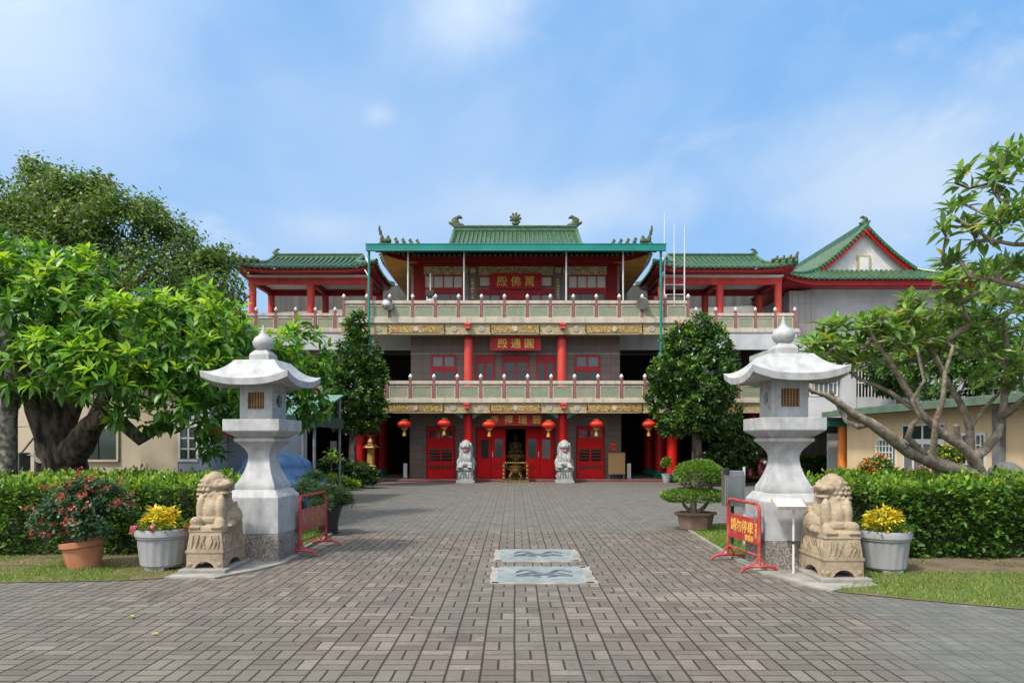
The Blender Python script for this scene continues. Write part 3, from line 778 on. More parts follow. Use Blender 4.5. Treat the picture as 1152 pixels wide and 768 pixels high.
# floors: second storey runs the full width, top storey steps back on both wings
mb = MB(); mb.box(-10.75, 10.75, D2 + .06, 40, 2.96, 3.13).box(-10.75, 10.75, D2 + .10, 40, 3.13, 3.25); mb.build('floor_slab', M['ceiling'], temple)
mb = MB(); mb.box(-10.8, 10.8, D2 - .04, D2 + .22, 3.122, 3.292); mb.build('balcony_edge', M['cream'], temple, bevel=.015)
mb = MB(); mb.box(-6.9, 6.95, D3 + .06, 40, 6.24, 6.5); mb.box(-12.25, -6.9, DG + .05, 40, 6.24, 6.5).box(6.95, 12.45, DG + .05, 40, 6.24, 6.5); mb.build('floor_slab', M['ceiling'], temple)
mb = MB(); mb.box(-6.98, 7.02, D3 - .05, D3 + .22, 6.305, 6.53)
mb.box(-6.98, -6.76, D3 + .22, DG, 6.305, 6.53).box(6.80, 7.02, D3 + .22, DG, 6.305, 6.53)
mb.build('balcony_edge', M['cream'], temple, bevel=.015)
for sx in (-1, 1):
    xa, xb = sorted((sx * 6.99 + .03, sx * 12.3 + .07))
    mb = MB(); mb.box(xa, xb, DG - .05, DG + .22, 6.36, 6.53); mb.build('balcony_edge', M['cream'], temple, bevel=.015)
    xa, xb = sorted((sx * 4.42, sx * 12.22 + .07))
    mb = MB(); mb.box(xa, xb, DG, DG + .22, 5.62, 6.355 if sx else 0); mb.build('spandrel_wall', M['wallwhite'], temple)
    # upper corridor walls of the wings, with grey windows
    xa, xb = sorted((sx * 7.4, sx * 12.1))
    mb = MB(); mb.box(xa, xb, 33.3, 33.55, 3.25, 6.24); mb.build('wing_wall', M['greytile'], temple)
    for k in range(3):
        x = sx * (8.1 + 1.35 * k)
        lattice_window(temple, x - .5, x + .5, 4.1, 5.5, 33.3, 2, [(.5, .02)], 'white', 'glassgrey')
XS3 = [-6.78 + .911 * k for k in range(16)]
XS2 = [-10.46 + .914 * k for k in range(24)]
balustrade(temple, XS2, D2 - .02, 3.985, 3.83, 3.78, 3.30)
balustrade(temple, XS3, D3 - .02, 7.205, 7.06, 7.01, 6.54)
for sx in (-1, 1):
    xs = [sx * (7.0 + .86 * k) + .04 for k in range(7)]
    balustrade(temple, sorted(xs), DG - .02, 7.205, 7.06, 7.01, 6.54)
    balustrade(temple, [28.2 + .05, 29.55, 30.9], 0, 7.205, 7.06, 7.01, 6.54, along='y', fixed=XS3[0] if sx < 0 else XS3[-1])
CXS = (-1.86, 1.90)
painted_beam(temple, -10.75, 10.75, D2 + .05, 2.73, 3.12, CXS, [(-1.02, 1.06), (-5.0, -2.72), (2.76, 5.04), (-8.9, -6.6), (6.64, 8.94)], [-1.32, 1.36, -2.40, 2.44, -5.3, 5.34, -6.3, 6.34])
painted_beam(temple, -6.9, 6.95, D3 + .04, 5.87, 6.30, (*CXS, -6.55, 6.6), [(-1.02, 1.06), (-5.1, -2.72), (2.76, 5.14)], [-1.32, 1.36, -2.40, 2.44, -5.4, 5.44])
# columns
def column(x, y, z0, z1, r=.18, base='tealdark', brackets=False, mat='redpaint'):
    mb = MB(); mb.cyl((x, y, z0), (x, y, z1), r, r * .96, 24)
    c = mb.build('column', M[mat], temple, smooth=True)
    if base:
        mb = MB(); mb.lathe((x, y, z0 - .02), [(r * 1.25, 0), (r * 1.3, .05), (r * 1.15, .09), (r * 1.45, .17), (r * 1.45, .24), (r * 1.05, .30)], 20)
        mb.build('column_base', M[base], c, smooth=True)
    if brackets:
        for s in (-1, 1):
            zq = 2.735
            out = [(x + s * r, zq - .20), (x + s * (r + .12), zq - .16), (x + s * (r + .2), zq - .09), (x + s * (r + .30), zq - .07), (x + s * (r + .36), zq - .005), (x + s * r, zq - .005)]
            mb = MB(); mb.prism(out, 'y', y - .26, y - .16); mb.build('bracket', M['tealpale'], c)
    return c
M['tealpale'] = pmat('pale_teal_bracket', (0.14, 0.42, 0.33), (0.08, 0.30, 0.24), 14, 0.5)
for x in CXS:
    column(x, 28.45, .06, 2.94, .185, 'greystone', True)
    column(x, 28.65, 3.25, 6.24, .18, None, False, 'pinkred')
    mb = MB(); mb.cyl((x, 28.65, 5.72), (x, 28.65, 5.86), .215, n=20); mb.build('capital', M['redbeam'], temple, smooth=True)
for sx in (-1, 1):
    for y in (28.6, 31.0, 33.6): column(sx * 6.28 + .05, y, .06, 2.96, .22)
    column(sx * 9.6, 28.6, .06, 2.96, .22)
# ground storey doors
def door_leaf(x0, x1, z0, z1, y, win, vent, handle):
    mb = MB(); mb.box(x0, x1, y - .06, y, z0, z1)
    for a, b, c, d in ((x0 + .05, x1 - .05, z0 + .08, z0 + .30), (x0 + .05, x1 - .05, z1 - .32, z1 - .1)):
        mb.box(a, b, y - .075, y - .055, c, d)
    o = mb.build('door_leaf', M['reddoor'], temple, bevel=.008)
    a, b, c, d, pm = win
    mb = MB(); mb.box(a, b, y - .072, y - .045, c, d); mb.build('door_window', M[pm], o)
    if vent:
        mb = MB()
        for k in range(6):
            x = vent[0] + (vent[1] - vent[0]) * (k + .5) / 6
            mb.box(x - .012, x + .012, y - .075, y - .05, vent[2], vent[3])
        mb.build('vent_grille', M['redbeam'], o)
    if handle:
        mb = MB(); mb.box(handle - .018, handle + .018, y - .10, y - .06, .98, 1.2); mb.build('handle', M['white'], o)
c0 = .04
for s in (-1, 1):
    inner = sorted((c0 + s * .42, c0 + s * 1.01)); outer = sorted((c0 + s * 1.02, c0 + s * 1.63))
    wi = sorted((c0 + s * .52, c0 + s * .86)); wo = sorted((c0 + s * 1.12, c0 + s * 1.44))
    door_leaf(*inner, .08, 2.14, DW + .10, (*wi, .95, 1.72, 'glass'), (wi[0] - .06, wi[1] + .04, .46, .72), c0 + s * .96)
    door_leaf(*outer, .08, 2.14, DW + .10, (*wo, .92, 1.70, 'dark' if s < 0 else 'glassgrey'), None, None)
mb = MB(); mb.box(-1.62, 1.70, DW - .05, DW + .1, 2.14, 2.22).box(-1.62, -1.56, DW - .05, DW + .1, .06, 2.14).box(1.64, 1.70, DW - .05, DW + .1, .06, 2.14)
mb.build('door_frame', M['redbeam'], temple)
def barred_door(x0, x1, z1, y):
    z0 = .08
    mb = MB(); mb.box(x0, x1, y - .08, y, z0, z1)
    o = mb.build('side_door', M['reddoor'], temple, bevel=.01)
    xm, h = (x0 + x1) / 2, z1 - z0
    for a, b in ((x0 + .08, xm - .03), (xm + .03, x1 - .08)):
        for c, d in ((.80, .95), (.34, .58), (.18, .26)):
            p = MB(); p.box(a, b, y - .09, y - .06, z0 + h * c, z0 + h * d); p.build('door_window', M['glass'], o)
            g = MB()
            n = 4 if d - c > .1 else 6
            if c < .3 or c > .7:
                for k in range(1, n): x = a + (b - a) * k / n; g.box(x - .012, x + .012, y - .105, y - .088, z0 + h * c, z0 + h * d)
            else:
                for k in range(1, 4): z = z0 + h * (c + (d - c) * k / 4); g.box(a, b, y - .105, y - .088, z - .010, z + .010)
            g.build('door_bars', M['reddoor'], o)
    f = MB(); f.box(x0 - .05, x0, y - .10, y, .06, z1 + .05).box(x1, x1 + .05, y - .10, y, .06, z1 + .05).box(x0, x1, y - .10, y, z1, z1 + .05)
    f.build('door_frame', M['redbeam'], o)
barred_door(-3.62, -2.52, 2.20, DW); barred_door(2.60, 3.68, 2.20, DW)
# second storey windows
for x0, x1 in ((-3.48, -2.44), (2.50, 3.55)):      # outer windows: pale panes above a red rail, dark panes below
    lattice_window(temple, x0, x1, 3.40, 5.22, DW - .001, 2, [((4.64 - 3.40) / 1.82, .10), ((4.10 - 3.40) / 1.82, .02)], 'redframe', 'glass', .08, .04, transom=4.64)
for x0, x1, z0 in ((-1.62, -.84, 3.95), (.90, 1.68, 3.95)):
    lattice_window(temple, x0, x1, z0, 5.22, DW - .001, 2, [((5.0 - z0) / (5.22 - z0), .13)], 'redframe', 'glass', .09, .055)
lattice_window(temple, -.52, .60, 3.30, 5.22, DW - .001, 2, [((5.0 - 3.3) / 1.92, .10), ((4.52 - 3.3) / 1.92, .015), ((4.2 - 3.3) / 1.92, .015)], 'redframe', 'glass', .09, .04)
mb = MB(); mb.box(-4.32, 4.38, DW - .03, DW, 5.24, 5.30).box(-4.32, 4.38, DW - .05, DW, 6.0, 6.2); mb.build('cornice', M['greytile'], temple)
for x0, x1 in ((-1.66, -.80), (.86, 1.72)):
    mb = MB(); mb.box(x0, x1, DW - .04, DW - .001, 3.3, 3.93); mb.build('wall_panel', M['wallwhite'], temple)
# ---- top storey hall
ZT = 6.5
mb = MB()
mb.box(-4.55, 4.6, DH, DH + .3, ZT, 9.3).box(-4.55, -4.25, DH + .3, 41, ZT, 9.3).box(4.3, 4.6, DH + .3, 41, ZT, 9.3).box(-4.5, 4.5, 40.7, 41, ZT, 9.3)
mb.build('hall_wall', M['greytile'], temple)
mb = MB(); mb.box(-4.95, 5.0, DH - .35, DH + .1, 9.30, 9.66); mb.build('lintel', M['redbeam'], temple, bevel=.01)
for a, b in ((-4.10, -2.05), (-1.62, 1.70), (2.12, 4.16)):
    mb = MB(); mb.box(a, b, DH - .06, DH, 8.94, 9.28); mb.box(a, b, DH - .08, DH, 9.24, 9.28).box(a, b, DH - .08, DH, 8.92, 8.95)
    f = mb.build('frieze', M['frieze'], temple)
    for k in range(3):
        x = a + (b - a) * (k + .5) / 3
        mb = MB(); mb.cyl((x, DH - .09, 9.10), (x, DH - .05, 9.10), .10, n=14); mb.build('medallion', M['cream'], f)
for x in (-1.83, 1.90):
    mb = MB(); mb.box(x - .17, x + .17, DH - .12, DH, ZT, 9.29)
    o = mb.build('pilaster', M['tile'], temple)
    mb = MB()
    for k in range(7): mb.ball((x, DH - .13, 7.9 + k * .13), (.09, .03, .06), 8, 5)
    mb.box(x - .14, x + .14, DH - .2, DH - .1, 8.98, 9.2)
    mb.build('carved_panel', M['frieze'], o)
for x in (-4.2, 4.26):
    mb = MB(); mb.box(x - .22, x + .22, DH - .10, DH, ZT, 9.29); mb.build('pilaster', M['redbeam'], temple)
for x0, x1 in ((-3.98, -2.26), (2.32, 4.02)):
    lattice_window(temple, x0, x1, 8.30, 8.90, DH, 4, [], 'redframe', 'paper', .05, .02, label='row of pale panes above a top storey window')
    lattice_window(temple, x0, x1, 6.9, 8.14, DH, 3, [(.5, .015)], 'redframe', 'glass', .06, .02, transom=None)
    mb = MB(); mb.box(x0, x1, DH - .09, DH, 8.145, 8.295); mb.build('lintel', M['redframe'], temple)
for x0, x1 in ((-1.58, -.98), (1.04, 1.66)):
    lattice_window(temple, x0, x1, 8.38, 8.86, DH, 1, [], 'redframe', 'paper', .05)
mb = MB(); mb.box(-1.6, 1.68, DH - .10, DH, 8.1, 8.30).box(-.55, .63, DH - .11, DH, 7.85, 8.099); mb.build('lintel', M['redframe'], temple)
for x0, x1, g in ((-1.55, -.6, 'glassgrey'), (-.5, .02, 'glass'), (.06, .58, 'glass'), (.68, 1.62, 'glassgrey')):
    lattice_window(temple, x0, x1, 6.55, 7.84 if g == 'glass' else 8.09, DH, 1 if g == 'glass' else 2, [(.3, .03)], 'redframe', g, .06, .03, name='door_leaf')
# ---- main roof
RF = Roof(.04, 35.3, 9.28, 12.0, 5.62, 5.9, 3.05, up=.38)
mb = MB(); RF.surface(mb); RF.ribs(mb, .21, .062, (1, 1, 1, 1)); roof = mb.build('roof', M['rooftile'], temple, smooth=True)
mb = MB(); RF.hips(mb, .10)
mb.box(-2.95, 3.03, 35.18, 35.42, 11.92, 12.24).box(-3.0, 3.08, 35.14, 35.46, 12.23, 12.30).box(-3.0, 3.08, 35.15, 35.45, 12.04, 12.08)
mb.build('ridge', M['ridge'], roof, smooth=True)
for pick, nm in (((0,), 'redbeam'), ((2,), 'redbeam'), ((1,), 'white'), ((3,), 'white')):
    mb = MB(); RF.fascia(mb, .0, -.24, .04, pick); mb.build('fascia', M[nm], roof)
mb = MB(); RF.under(mb, 1.35, 9.36, -.22); mb.build('soffit', M['soffit'], roof)
for su in (-1, 1):
    mb = MB(); RF.gables(mb, pick=(su,)); mb.build('gable_wall', M['white'], roof)
for s in (-1, 1): ridge_ornament(roof, (.04 + s * 2.9, 35.3, 12.22), 1.05, s)
blobs('ridge_ornament', [((.04, 35.3, 12.42), (.2, .1, .08)), ((.04, 35.3, 12.68), (.2, .09, .19)), *[((.04 + .25 * math.cos(a), 35.3, 12.68 + .25 * math.sin(a)), (.07, .05, .07)) for a in [2 * math.pi * k / 9 for k in range(9)]]], M['ornament'], roof, .03, smooth_it=1)
def hip_figures(R_, n, sel, s=1.0):
    for su, sg in sel:
        for k in range(n):
            t = R_.th * (.03 + .62 * k / n)
            p = R_.front(su * R_.lim(t), t, sg, .18)
            h = (.50 if k == 0 else .30) * s * (1.15 if k == 1 else 1)
            L = [((p[0], p[1], p[2] + h * .3), (.09 * s, .08 * s, h * .4)), ((p[0] + .04 * su, p[1], p[2] + h * .8), (.055 * s, .05 * s, h * .28)), ((p[0] + .09 * su, p[1], p[2] + h * .72), (.05 * s, .04 * s, .04 * s))]
            if k == 0: L += [((p[0] + su * .10, p[1], p[2] + h * 1.15), (.05, .05, h * .35)), ((p[0] - su * .18, p[1], p[2] + .08), (.22, .08, .11))]
            blobs('roof_figure', L, M['ornament'], roof, .03, smooth_it=1)
hip_figures(RF, 6, ((-1, -1), (1, -1)))

# ================================================================== open pavilions on the wings
def pavilion(cx, label, name='rooftop_pavilion', inner=1):
    root = thing(name, (cx, 33, 6.5), label, 'pavilion', 'open pavilions on the roof terraces')
    r = Roof(cx, 33.05, 9.14, 10.14, 3.12, 2.25, 2.05, up=.22, a=.75)
    mb = MB(); r.surface(mb); r.ribs(mb, .235, .068); ro = mb.build('roof', M['rooftile'], root, smooth=True)
    mb = MB(); r.hips(mb, .085); mb.box(cx - 2.0, cx + 2.0, 32.97, 33.13, 10.08, 10.29).box(cx - 2.05, cx + 2.05, 32.94, 33.16, 10.28, 10.33); mb.build('ridge', M['ridge'], ro, smooth=True)
    mb = MB(); r.fascia(mb, -.02, -.17, .12); mb.build('fascia', M['fasciared'], ro)
    mb = MB(); r.under(mb, .7, 8.98, -.19); mb.build('soffit', M['redbeam'], ro)
    for su in (-1, 1):
        mb = MB(); r.gables(mb, pick=(su,)); mb.build('gable_wall', M['white'], ro)
    mb = MB(); mb.box(cx - 2.7, cx + 2.7, 31.3, 34.9, 8.90, 8.96); mb.build('ceiling', M['white'], root)
    o = -1 if inner > 0 else 1
    ridge_ornament(ro, (cx + o * 1.95, 33.05, 10.26), .56, o)
    for k in range(4):
        t = r.th * (.04 + .2 * k); p = r.front(o * r.lim(t), t, -1, .14)
        h = .30 if k == 0 else .2
        blobs('roof_figure', [((p[0], p[1], p[2] + h * .4), (.08, .07, h * .5)), ((p[0] + o * .05, p[1], p[2] + h * .95), (.06, .05, .08)), ((p[0] - o * .12, p[1], p[2] + .06), (.12, .06, .08))], M['ornament'], ro, .03, smooth_it=1)
    for y in (31.75, 34.2):
        mb = MB(); mb.box(cx - 2.75, cx + 2.75, y - .11, y + .11, 8.62, 8.90); mb.build('beam', M['pinkred'] if y < 32 else M['redbeam'], root)
    for x in (-2.6, 0, 2.6):
        mb = MB(); mb.box(cx + x - .09, cx + x + .09, 31.86, 34.09, 8.64, 8.89); mb.build('beam', M['redbeam'], root)
        for y in (31.75, 34.2):
            mb = MB(); mb.cyl((cx + x, y, 6.5), (cx + x, y, 8.62), .165, .16, 20); mb.build('column', M['pinkred'], root, smooth=True)
    return root
pavilion(-9.1, 'open red-columned pavilion with green tiled roof left of the teal canopy, partly behind the trees', inner=1)
pavilion(9.15, 'open red-columned pavilion with green tiled roof right of the canopy, behind three thin white poles', inner=-1)
# store house seen through the pavilions, a grey monopitch shed on each terrace
M['shedwall'] = pmat('grey_shed_wall', (0.11, 0.107, 0.104), (0.06, 0.058, 0.056), 1.2, .8, stretch=(3, 3, .4))
for sx, lab in ((-1, 'grey sheet metal lean-to behind the left open pavilion'), (1, 'grey sheet metal lean-to behind the right open pavilion')):
    sh = thing('lean_to', (sx * 9.3, 37, 6.5), lab, 'shed', 'sheds behind the pavilions')
    a, b = sorted((sx * 4.75, sx * 12.6))
    mb = MB(); mb.box(a, b, 37, 37.2, 6.5, 9.75); mb.build('wall', M['shedwall'], sh)
    mb = MB(); mb.add([(a, 35.6, 7.7), (b, 35.6, 7.95), (b, 37.4, 8.9), (a, 37.4, 8.5), (a, 35.6, 7.62), (b, 35.6, 7.87), (b, 37.4, 8.82), (a, 37.4, 8.42)], [(0, 1, 2, 3), (4, 7, 6, 5), (0, 4, 5, 1), (1, 5, 6, 2), (2, 6, 7, 3), (3, 7, 4, 0)])
    mb.build('roof', M['sheet'], sh)
    mb = MB()
    for k in range(5): x = a + (b - a) * (k + .5) / 5; mb.box(x - .05, x + .05, 35.7, 35.8, 6.5, 7.66)
    mb.build('frame', M['metalgrey'], sh)

# ================================================================== sheet metal canopy over the top balcony
can = thing('balcony_canopy', (0, 28.2, 6.5), 'sheet metal canopy with teal gutter over the top balcony, on thin white posts', 'canopy')
mb = MB(); mb.add([(-5.84, 28.0, 9.28), (5.94, 28.0, 9.28), (5.3, 31.6, 9.78), (-5.2, 31.6, 9.78), (-5.84, 28.0, 9.24), (5.94, 28.0, 9.24), (5.3, 31.6, 9.74), (-5.2, 31.6, 9.74)], [(0, 1, 2, 3), (7, 6, 5, 4), (0, 4, 5, 1), (1, 5, 6, 2), (2, 6, 7, 3), (3, 7, 4, 0)])
for k in range(40):
    x = -5.6 + 11.2 * k / 39
    mb.bar((x, 28.05, 9.30), (x * .9, 31.5, 9.80), .05, .04)
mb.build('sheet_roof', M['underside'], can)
mb = MB()
for y, z in ((28.6, 9.26), (29.6, 9.40), (30.6, 9.54)): mb.bar((-5.6, y, z), (5.7, y, z), .06, .08)
for x in (-5.4, -4.2, -2.0, 0, 2.05, 4.25, 5.5): mb.bar((x, 28.1, 9.17), (x * .93, 31.4, 9.62), .05, .08)
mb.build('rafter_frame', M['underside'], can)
mb = MB(); mb.box(-5.84, 5.94, 27.88, 28.03, 9.10, 9.36).box(-5.86, 5.96, 27.86, 28.05, 9.34, 9.38); mb.box(-5.84, 5.94, 27.87, 28.0, 9.09, 9.12); mb.build('gutter', M['teal'], can, bevel=.012)
for x, z0 in ((-5.74, 5.3), (5.76, 3.4)):
    mb = MB(); mb.cyl((x, 28.02, z0), (x, 28.02, 9.10), .05, n=10); mb.build('teal_post', M['teal'], can, smooth=True)
    mb = MB(); s = 1 if x > 0 else -1
    mb.cyl((x, 28.05, 8.55), (x + s * .35, 29.2, 9.15), .025, n=6).cyl((x, 28.05, 8.1), (x + s * .45, 29.4, 8.7), .022, n=6)
    mb.build('stay', M['white'], can)
for px in (459, 522, 637, 701):
    x = (px - CX) * 28.3 / FPX
    mb = MB(); mb.cyl((x, 28.3, 7.0), (x, 28.3, 9.2), .032, n=8); mb.build('white_post', M['white'], can, smooth=True)
mb = MB(); mb.box(-.5, .55, 30.2, 30.35, 9.36, 9.44); mb.build('tube_light', M['white'], can)
# ================================================================== plaques
def plaque(chars, x0, x1, z0, z1, y, label, size, thick=.10, tilt=0.0, sp=' '):
    t = thing('name_plaque', ((x0 + x1) / 2, y, z0), label, 'plaque', 'gold-lettered plaques of the temple')
    mb = MB(); mb.box(x0, x1, y - thick, y, z0, z1); mb.build('board', M['plaque'], t, bevel=.01)
    fr = .055; mb = MB()
    mb.box(x0 - .02, x1 + .02, y - thick - .03, y - thick + .01, z1 - fr, z1 + .02).box(x0 - .02, x1 + .02, y - thick - .03, y - thick + .01, z0 - .02, z0 + fr)
    mb.box(x0 - .02, x0 + fr, y - thick - .028, y - thick + .01, z0 + fr, z1 - fr).box(x1 - fr, x1 + .02, y - thick - .028, y - thick + .01, z0 + fr, z1 - fr)
    mb.build('frame', M['redframe'], t, bevel=.008)
    text_mesh('lettering', sp.join(chars), size, M['goldleaf'], t, ((x0 + x1) / 2, y - thick - .015, (z0 + z1) / 2 - .005), bold=.006)
    return t
plaque('殿佛萬', -1.08, 1.16, 8.28, 8.92, DH - .12, 'red plaque with three gold characters 殿佛萬 under the canopy, the highest plaque', .47)
plaque('殿通圓', -.96, 1.03, 5.31, 5.835, 28.80, 'red plaque with gold characters 殿通圓 between the columns above the lower balcony', .42, thick=.12)
plaque('寺禪瑞碧', -1.0, 1.07, 2.275, 2.725, 28.46, 'red plaque with four gold characters 寺禪瑞碧 above the main doors', .36, thick=.12, sp='  ')

# ================================================================== hung lanterns
def paper_lantern(px, py, d, label):
    c = P(px, py, d)
    t = thing('paper_lantern', (c.x, d, c.z - .2), label, 'lantern', 'red lanterns hung under the lower balcony')
    r, h = .275, .165
    mb = MB(); n = 24; profl = [(r * (.42 + .58 * math.sin(math.pi * k / 14) ** .75), -h + 2 * h * k / 14) for k in range(15)]
    v = []
    for rr, z in profl:
        for k in range(48):
            a = 2 * math.pi * k / 48; q = rr * (1 - .035 * (k % 2))
            v.append((c.x + q * math.cos(a), d + q * math.sin(a), c.z + z))
    mb.add(v, [(i * 48 + k, i * 48 + (k + 1) % 48, (i + 1) * 48 + (k + 1) % 48, (i + 1) * 48 + k) for i in range(14) for k in range(48)])
    mb.build('lantern_shade', M['lanternred'], t)
    for zz in (-h - .04, h):
        mb = MB(); mb.cyl((c.x, d, c.z + zz), (c.x, d, c.z + zz + .04), r * .46, n=18); mb.build('gold_band', M['gold'], t, smooth=True)
    mb = MB(); mb.lathe((c.x, d, c.z - h - .30), [(.075, 0), (.06, .12), (.045, .20), (.06, .24), (.03, .27)], 10); mb.build('tassel', M['gold'], t, smooth=True)
    mb = MB(); mb.cyl((c.x, d, c.z + h + .03), (c.x, d, 2.97), .008, n=5); mb.build('cord', M['black'], t)
for px, py, lab in ((455, 477, 'red lantern with gold tassel hung farthest left, beside the dark side opening'), (499.7, 476, 'red lantern with gold tassel hung above the left side door, left of the red column'),
                    (550.5, 477.5, 'red lantern with gold tassel hung at the left end of the door plaque'), (617, 478, 'red lantern with gold tassel hung at the right end of the door plaque'),
                    (671, 477, 'red lantern with gold tassel hung above the right side door'), (730, 477, 'red lantern with gold tassel hung farthest right, next to the dark round tree')):
    paper_lantern(px, py, 28.05, lab)

# ================================================================== lions
def lion_parts(turn, scale, base, mirror=1):
    """seated lion facing -y, head turned by an angle about the vertical"""
    Lb = [((0, .04, .11), (.225, .30, .14)), ((0, .05, .27), (.185, .23, .20)), ((0, .07, .42), (.16, .18, .17)), ((0, .13, .20), (.185, .22, .22)), ((0, -.02, .30), (.165, .17, .24)), ((0, -.09, .22), (.14, .15, .20)), ((0, .0, .44), (.15, .14, .15)),
          ((-.115, -.15, .24), (.062, .075, .20)), ((.115, -.15, .24), (.062, .075, .20)), ((-.12, -.21, .06), (.068, .068, .08)), ((.12, -.21, .06), (.068, .068, .08)),
          ((-.125, -.255, .035), (.07, .085, .05)), ((.125, -.255, .035), (.07, .085, .05)),
          ((-.175, .12, .13), (.085, .17, .14)), ((.175, .12, .13), (.085, .17, .14)), ((-.185, -.03, .04), (.06, .12, .055)), ((.185, -.03, .04), (.06, .12, .055)),
          ((0, .30, .30), (.08, .06, .16)), ((.0, .28, .14), (.13, .08, .12)), ((.13 * mirror, -.27, .09), (.075, .07, .075))]
    H = [((0, .02, .565), (.155, .15, .145)), ((0, -.10, .565), (.125, .10, .085)), ((0, -.17, .565), (.105, .075, .055)), ((0, -.215, .585), (.055, .04, .035)),
         ((0, -.145, .462), (.085, .085, .032)), ((0, .02, .625), (.135, .135, .115)), ((0, .02, .70), (.075, .085, .05)), ((-.065, -.125, .625), (.045, .035, .020)), ((.065, -.125, .625), (.045, .035, .020)), ((-.058, -.150, .595), (.022, .020, .020)), ((.058, -.150, .595), (.022, .020, .020)), ((0, -.14, .60), (.03, .10, .05)),
         ((-.135, -.02, .62), (.03, .03, .05)), ((.135, -.02, .62), (.03, .03, .05)), ((0, .05, .66), (.12, .12, .06)), ((-.05, -.19, .545), (.035, .04, .025)), ((.05, -.19, .545), (.035, .04, .025))]
    for row in range(6):     # curls of the mane
        z = .68 - row * .060; rr = (.075, .130, .158, .168, .170, .165)[row]
        for k in range(13):
            a = R(-128 + 256 * (k + .5 * (row % 2)) / 12)
            H.append(((rr * math.sin(a), .045 + rr * math.cos(a), z), (.027, .027, .027)))
    for s_ in (-1, 1):       # claws and the folds of the flank
        for q in range(4):
            Lb.append(((s_ * .125 + (q - 1.5) * .032, -.335, .028), (.018, .030, .026))); Lb.append(((s_ * .185 + (q - 1.5) * .026, -.14, .028), (.015, .026, .024)))
        for q in range(3): Lb.append(((s_ * (.205 - .012 * q), .02 + .07 * q, .17 + .05 * q), (.022, .025, .07)))
    Rt = Matrix.Rotation(turn, 4, 'Z')
    out = []
    for c, r in Lb: out.append((Vector(c), r, None))
    for c, r in H:
        out.append((Rt @ Vector(c), r, Rt))
    return [((base + c * scale), tuple(q * scale for q in r), (rt if rt else None)) for c, r, rt in out]

def front_lion(cx, cy, label, turn, mirror):
    t = thing('stone_lion', (cx, cy, .02), label, 'lion statue', 'sandstone lions beside the drive')
    w, dp = .225, .36
    mb = MB(); mb.box(cx - w - .06, cx + w + .06, cy - dp - .08, cy + dp + .06, .0, .068); mb.build('slab', M['cement'], t, bevel=.01)
    zb = .066
    # lower pedestal with an arched cut-out on every side
    mb = MB()
    def arch(a0, a1, n=9):
        m, h = (a0 + a1) / 2, .085
        L = [(a0, zb)]; e = (a1 - a0) * .22
        L += [(a0 + e, zb)] + [(a0 + e + (a1 - a0 - 2 * e) * k / n, zb + h * math.sin(math.pi * k / n) ** .6) for k in range(1, n)] + [(a1 - e, zb), (a1, zb)]
        return L
    f = arch(cx - w, cx + w)
    zt = .25
    mb.prism(f + [(cx + w - .012, zt), (cx - w + .012, zt)], 'y', cy - dp, cy - dp + .12)
    mb.prism(f + [(cx + w - .012, zt), (cx - w + .012, zt)], 'y', cy + dp - .12, cy + dp)
    g = arch(cy - dp + .004, cy + dp - .004)
    for xa, xb in ((cx - w, cx - w + .1), (cx + w - .1, cx + w)):
        mb.prism(g + [(cy + dp - .004, zt), (cy - dp + .004, zt)], 'x', xa + .003, xb - .003)
    mb.box(cx - w + .02, cx + w - .02, cy - dp + .02, cy + dp - .02, zb + .09, zt)
    for sx in (-1, 1):
        for sy in (-1, 1): mb.ball((cx + sx * (w - .045), cy + sy * (dp - .045), zb + .05), (.06, .06, .055), 10, 6)
    mb.build('lower_pedestal', M['sandstone'], t, smooth=True, autosmooth=35)
    mb = MB(); mb.box(cx - w - .008, cx + w + .008, cy - dp - .008, cy + dp + .008, .252, .285); mb.box(cx - w + .005, cx + w - .005, cy - dp + .005, cy + dp - .005, .285, .505, taper=.025)
    rr = random.Random(5)
    # carved drapery folds on the front and the drive side
    for k in range(7):
        x = cx - w + .06 + (2 * w - .12) * k / 6
        mb.tube([(x, cy - dp + .006, .31), (x + .03 * rr.uniform(-1, 1), cy - dp + .012, .39), (x + .035 * rr.uniform(-1, 1), cy - dp + .020, .47)], [.010, .016, .008], 6)
    for s in (-1, 1):
        for k in range(11):
            y = cy - dp + .07 + (2 * dp - .14) * k / 10
            mb.tube([(cx + s * (w - .006), y, .31), (cx + s * (w - .012), y + .03 * rr.uniform(-1, 1), .39), (cx + s * (w - .020), y + .035 * rr.uniform(-1, 1), .47)], [.010, .016, .008], 6)
    mb.build('pedestal', M['sandstone'], t, bevel=.014)
    L = [(Vector((cx + (c.x - cx) * 1.14, c.y, c.z)), (r[0] * 1.12, r[1], r[2]), m) for c, r, m in lion_parts(turn, .93, Vector((cx, cy - .02, .535)), mirror)]
    def base(mb): mb.box(cx - w + .015, cx + w - .015, cy - dp + .02, cy + dp - .02, .50, .575, taper=.01)
    blobs('lion_body', L, M['sandstone'], t, .0100, extra=base, smooth_it=2, jitter=.003)
front_lion(-3.76, 8.98, 'sandstone lion with head raised to the right, on a pedestal before the left lantern', R(62), -1)
front_lion(3.73, 8.41, 'sandstone lion with head turned to the left, on a pedestal before the right lantern', R(-58), 1)

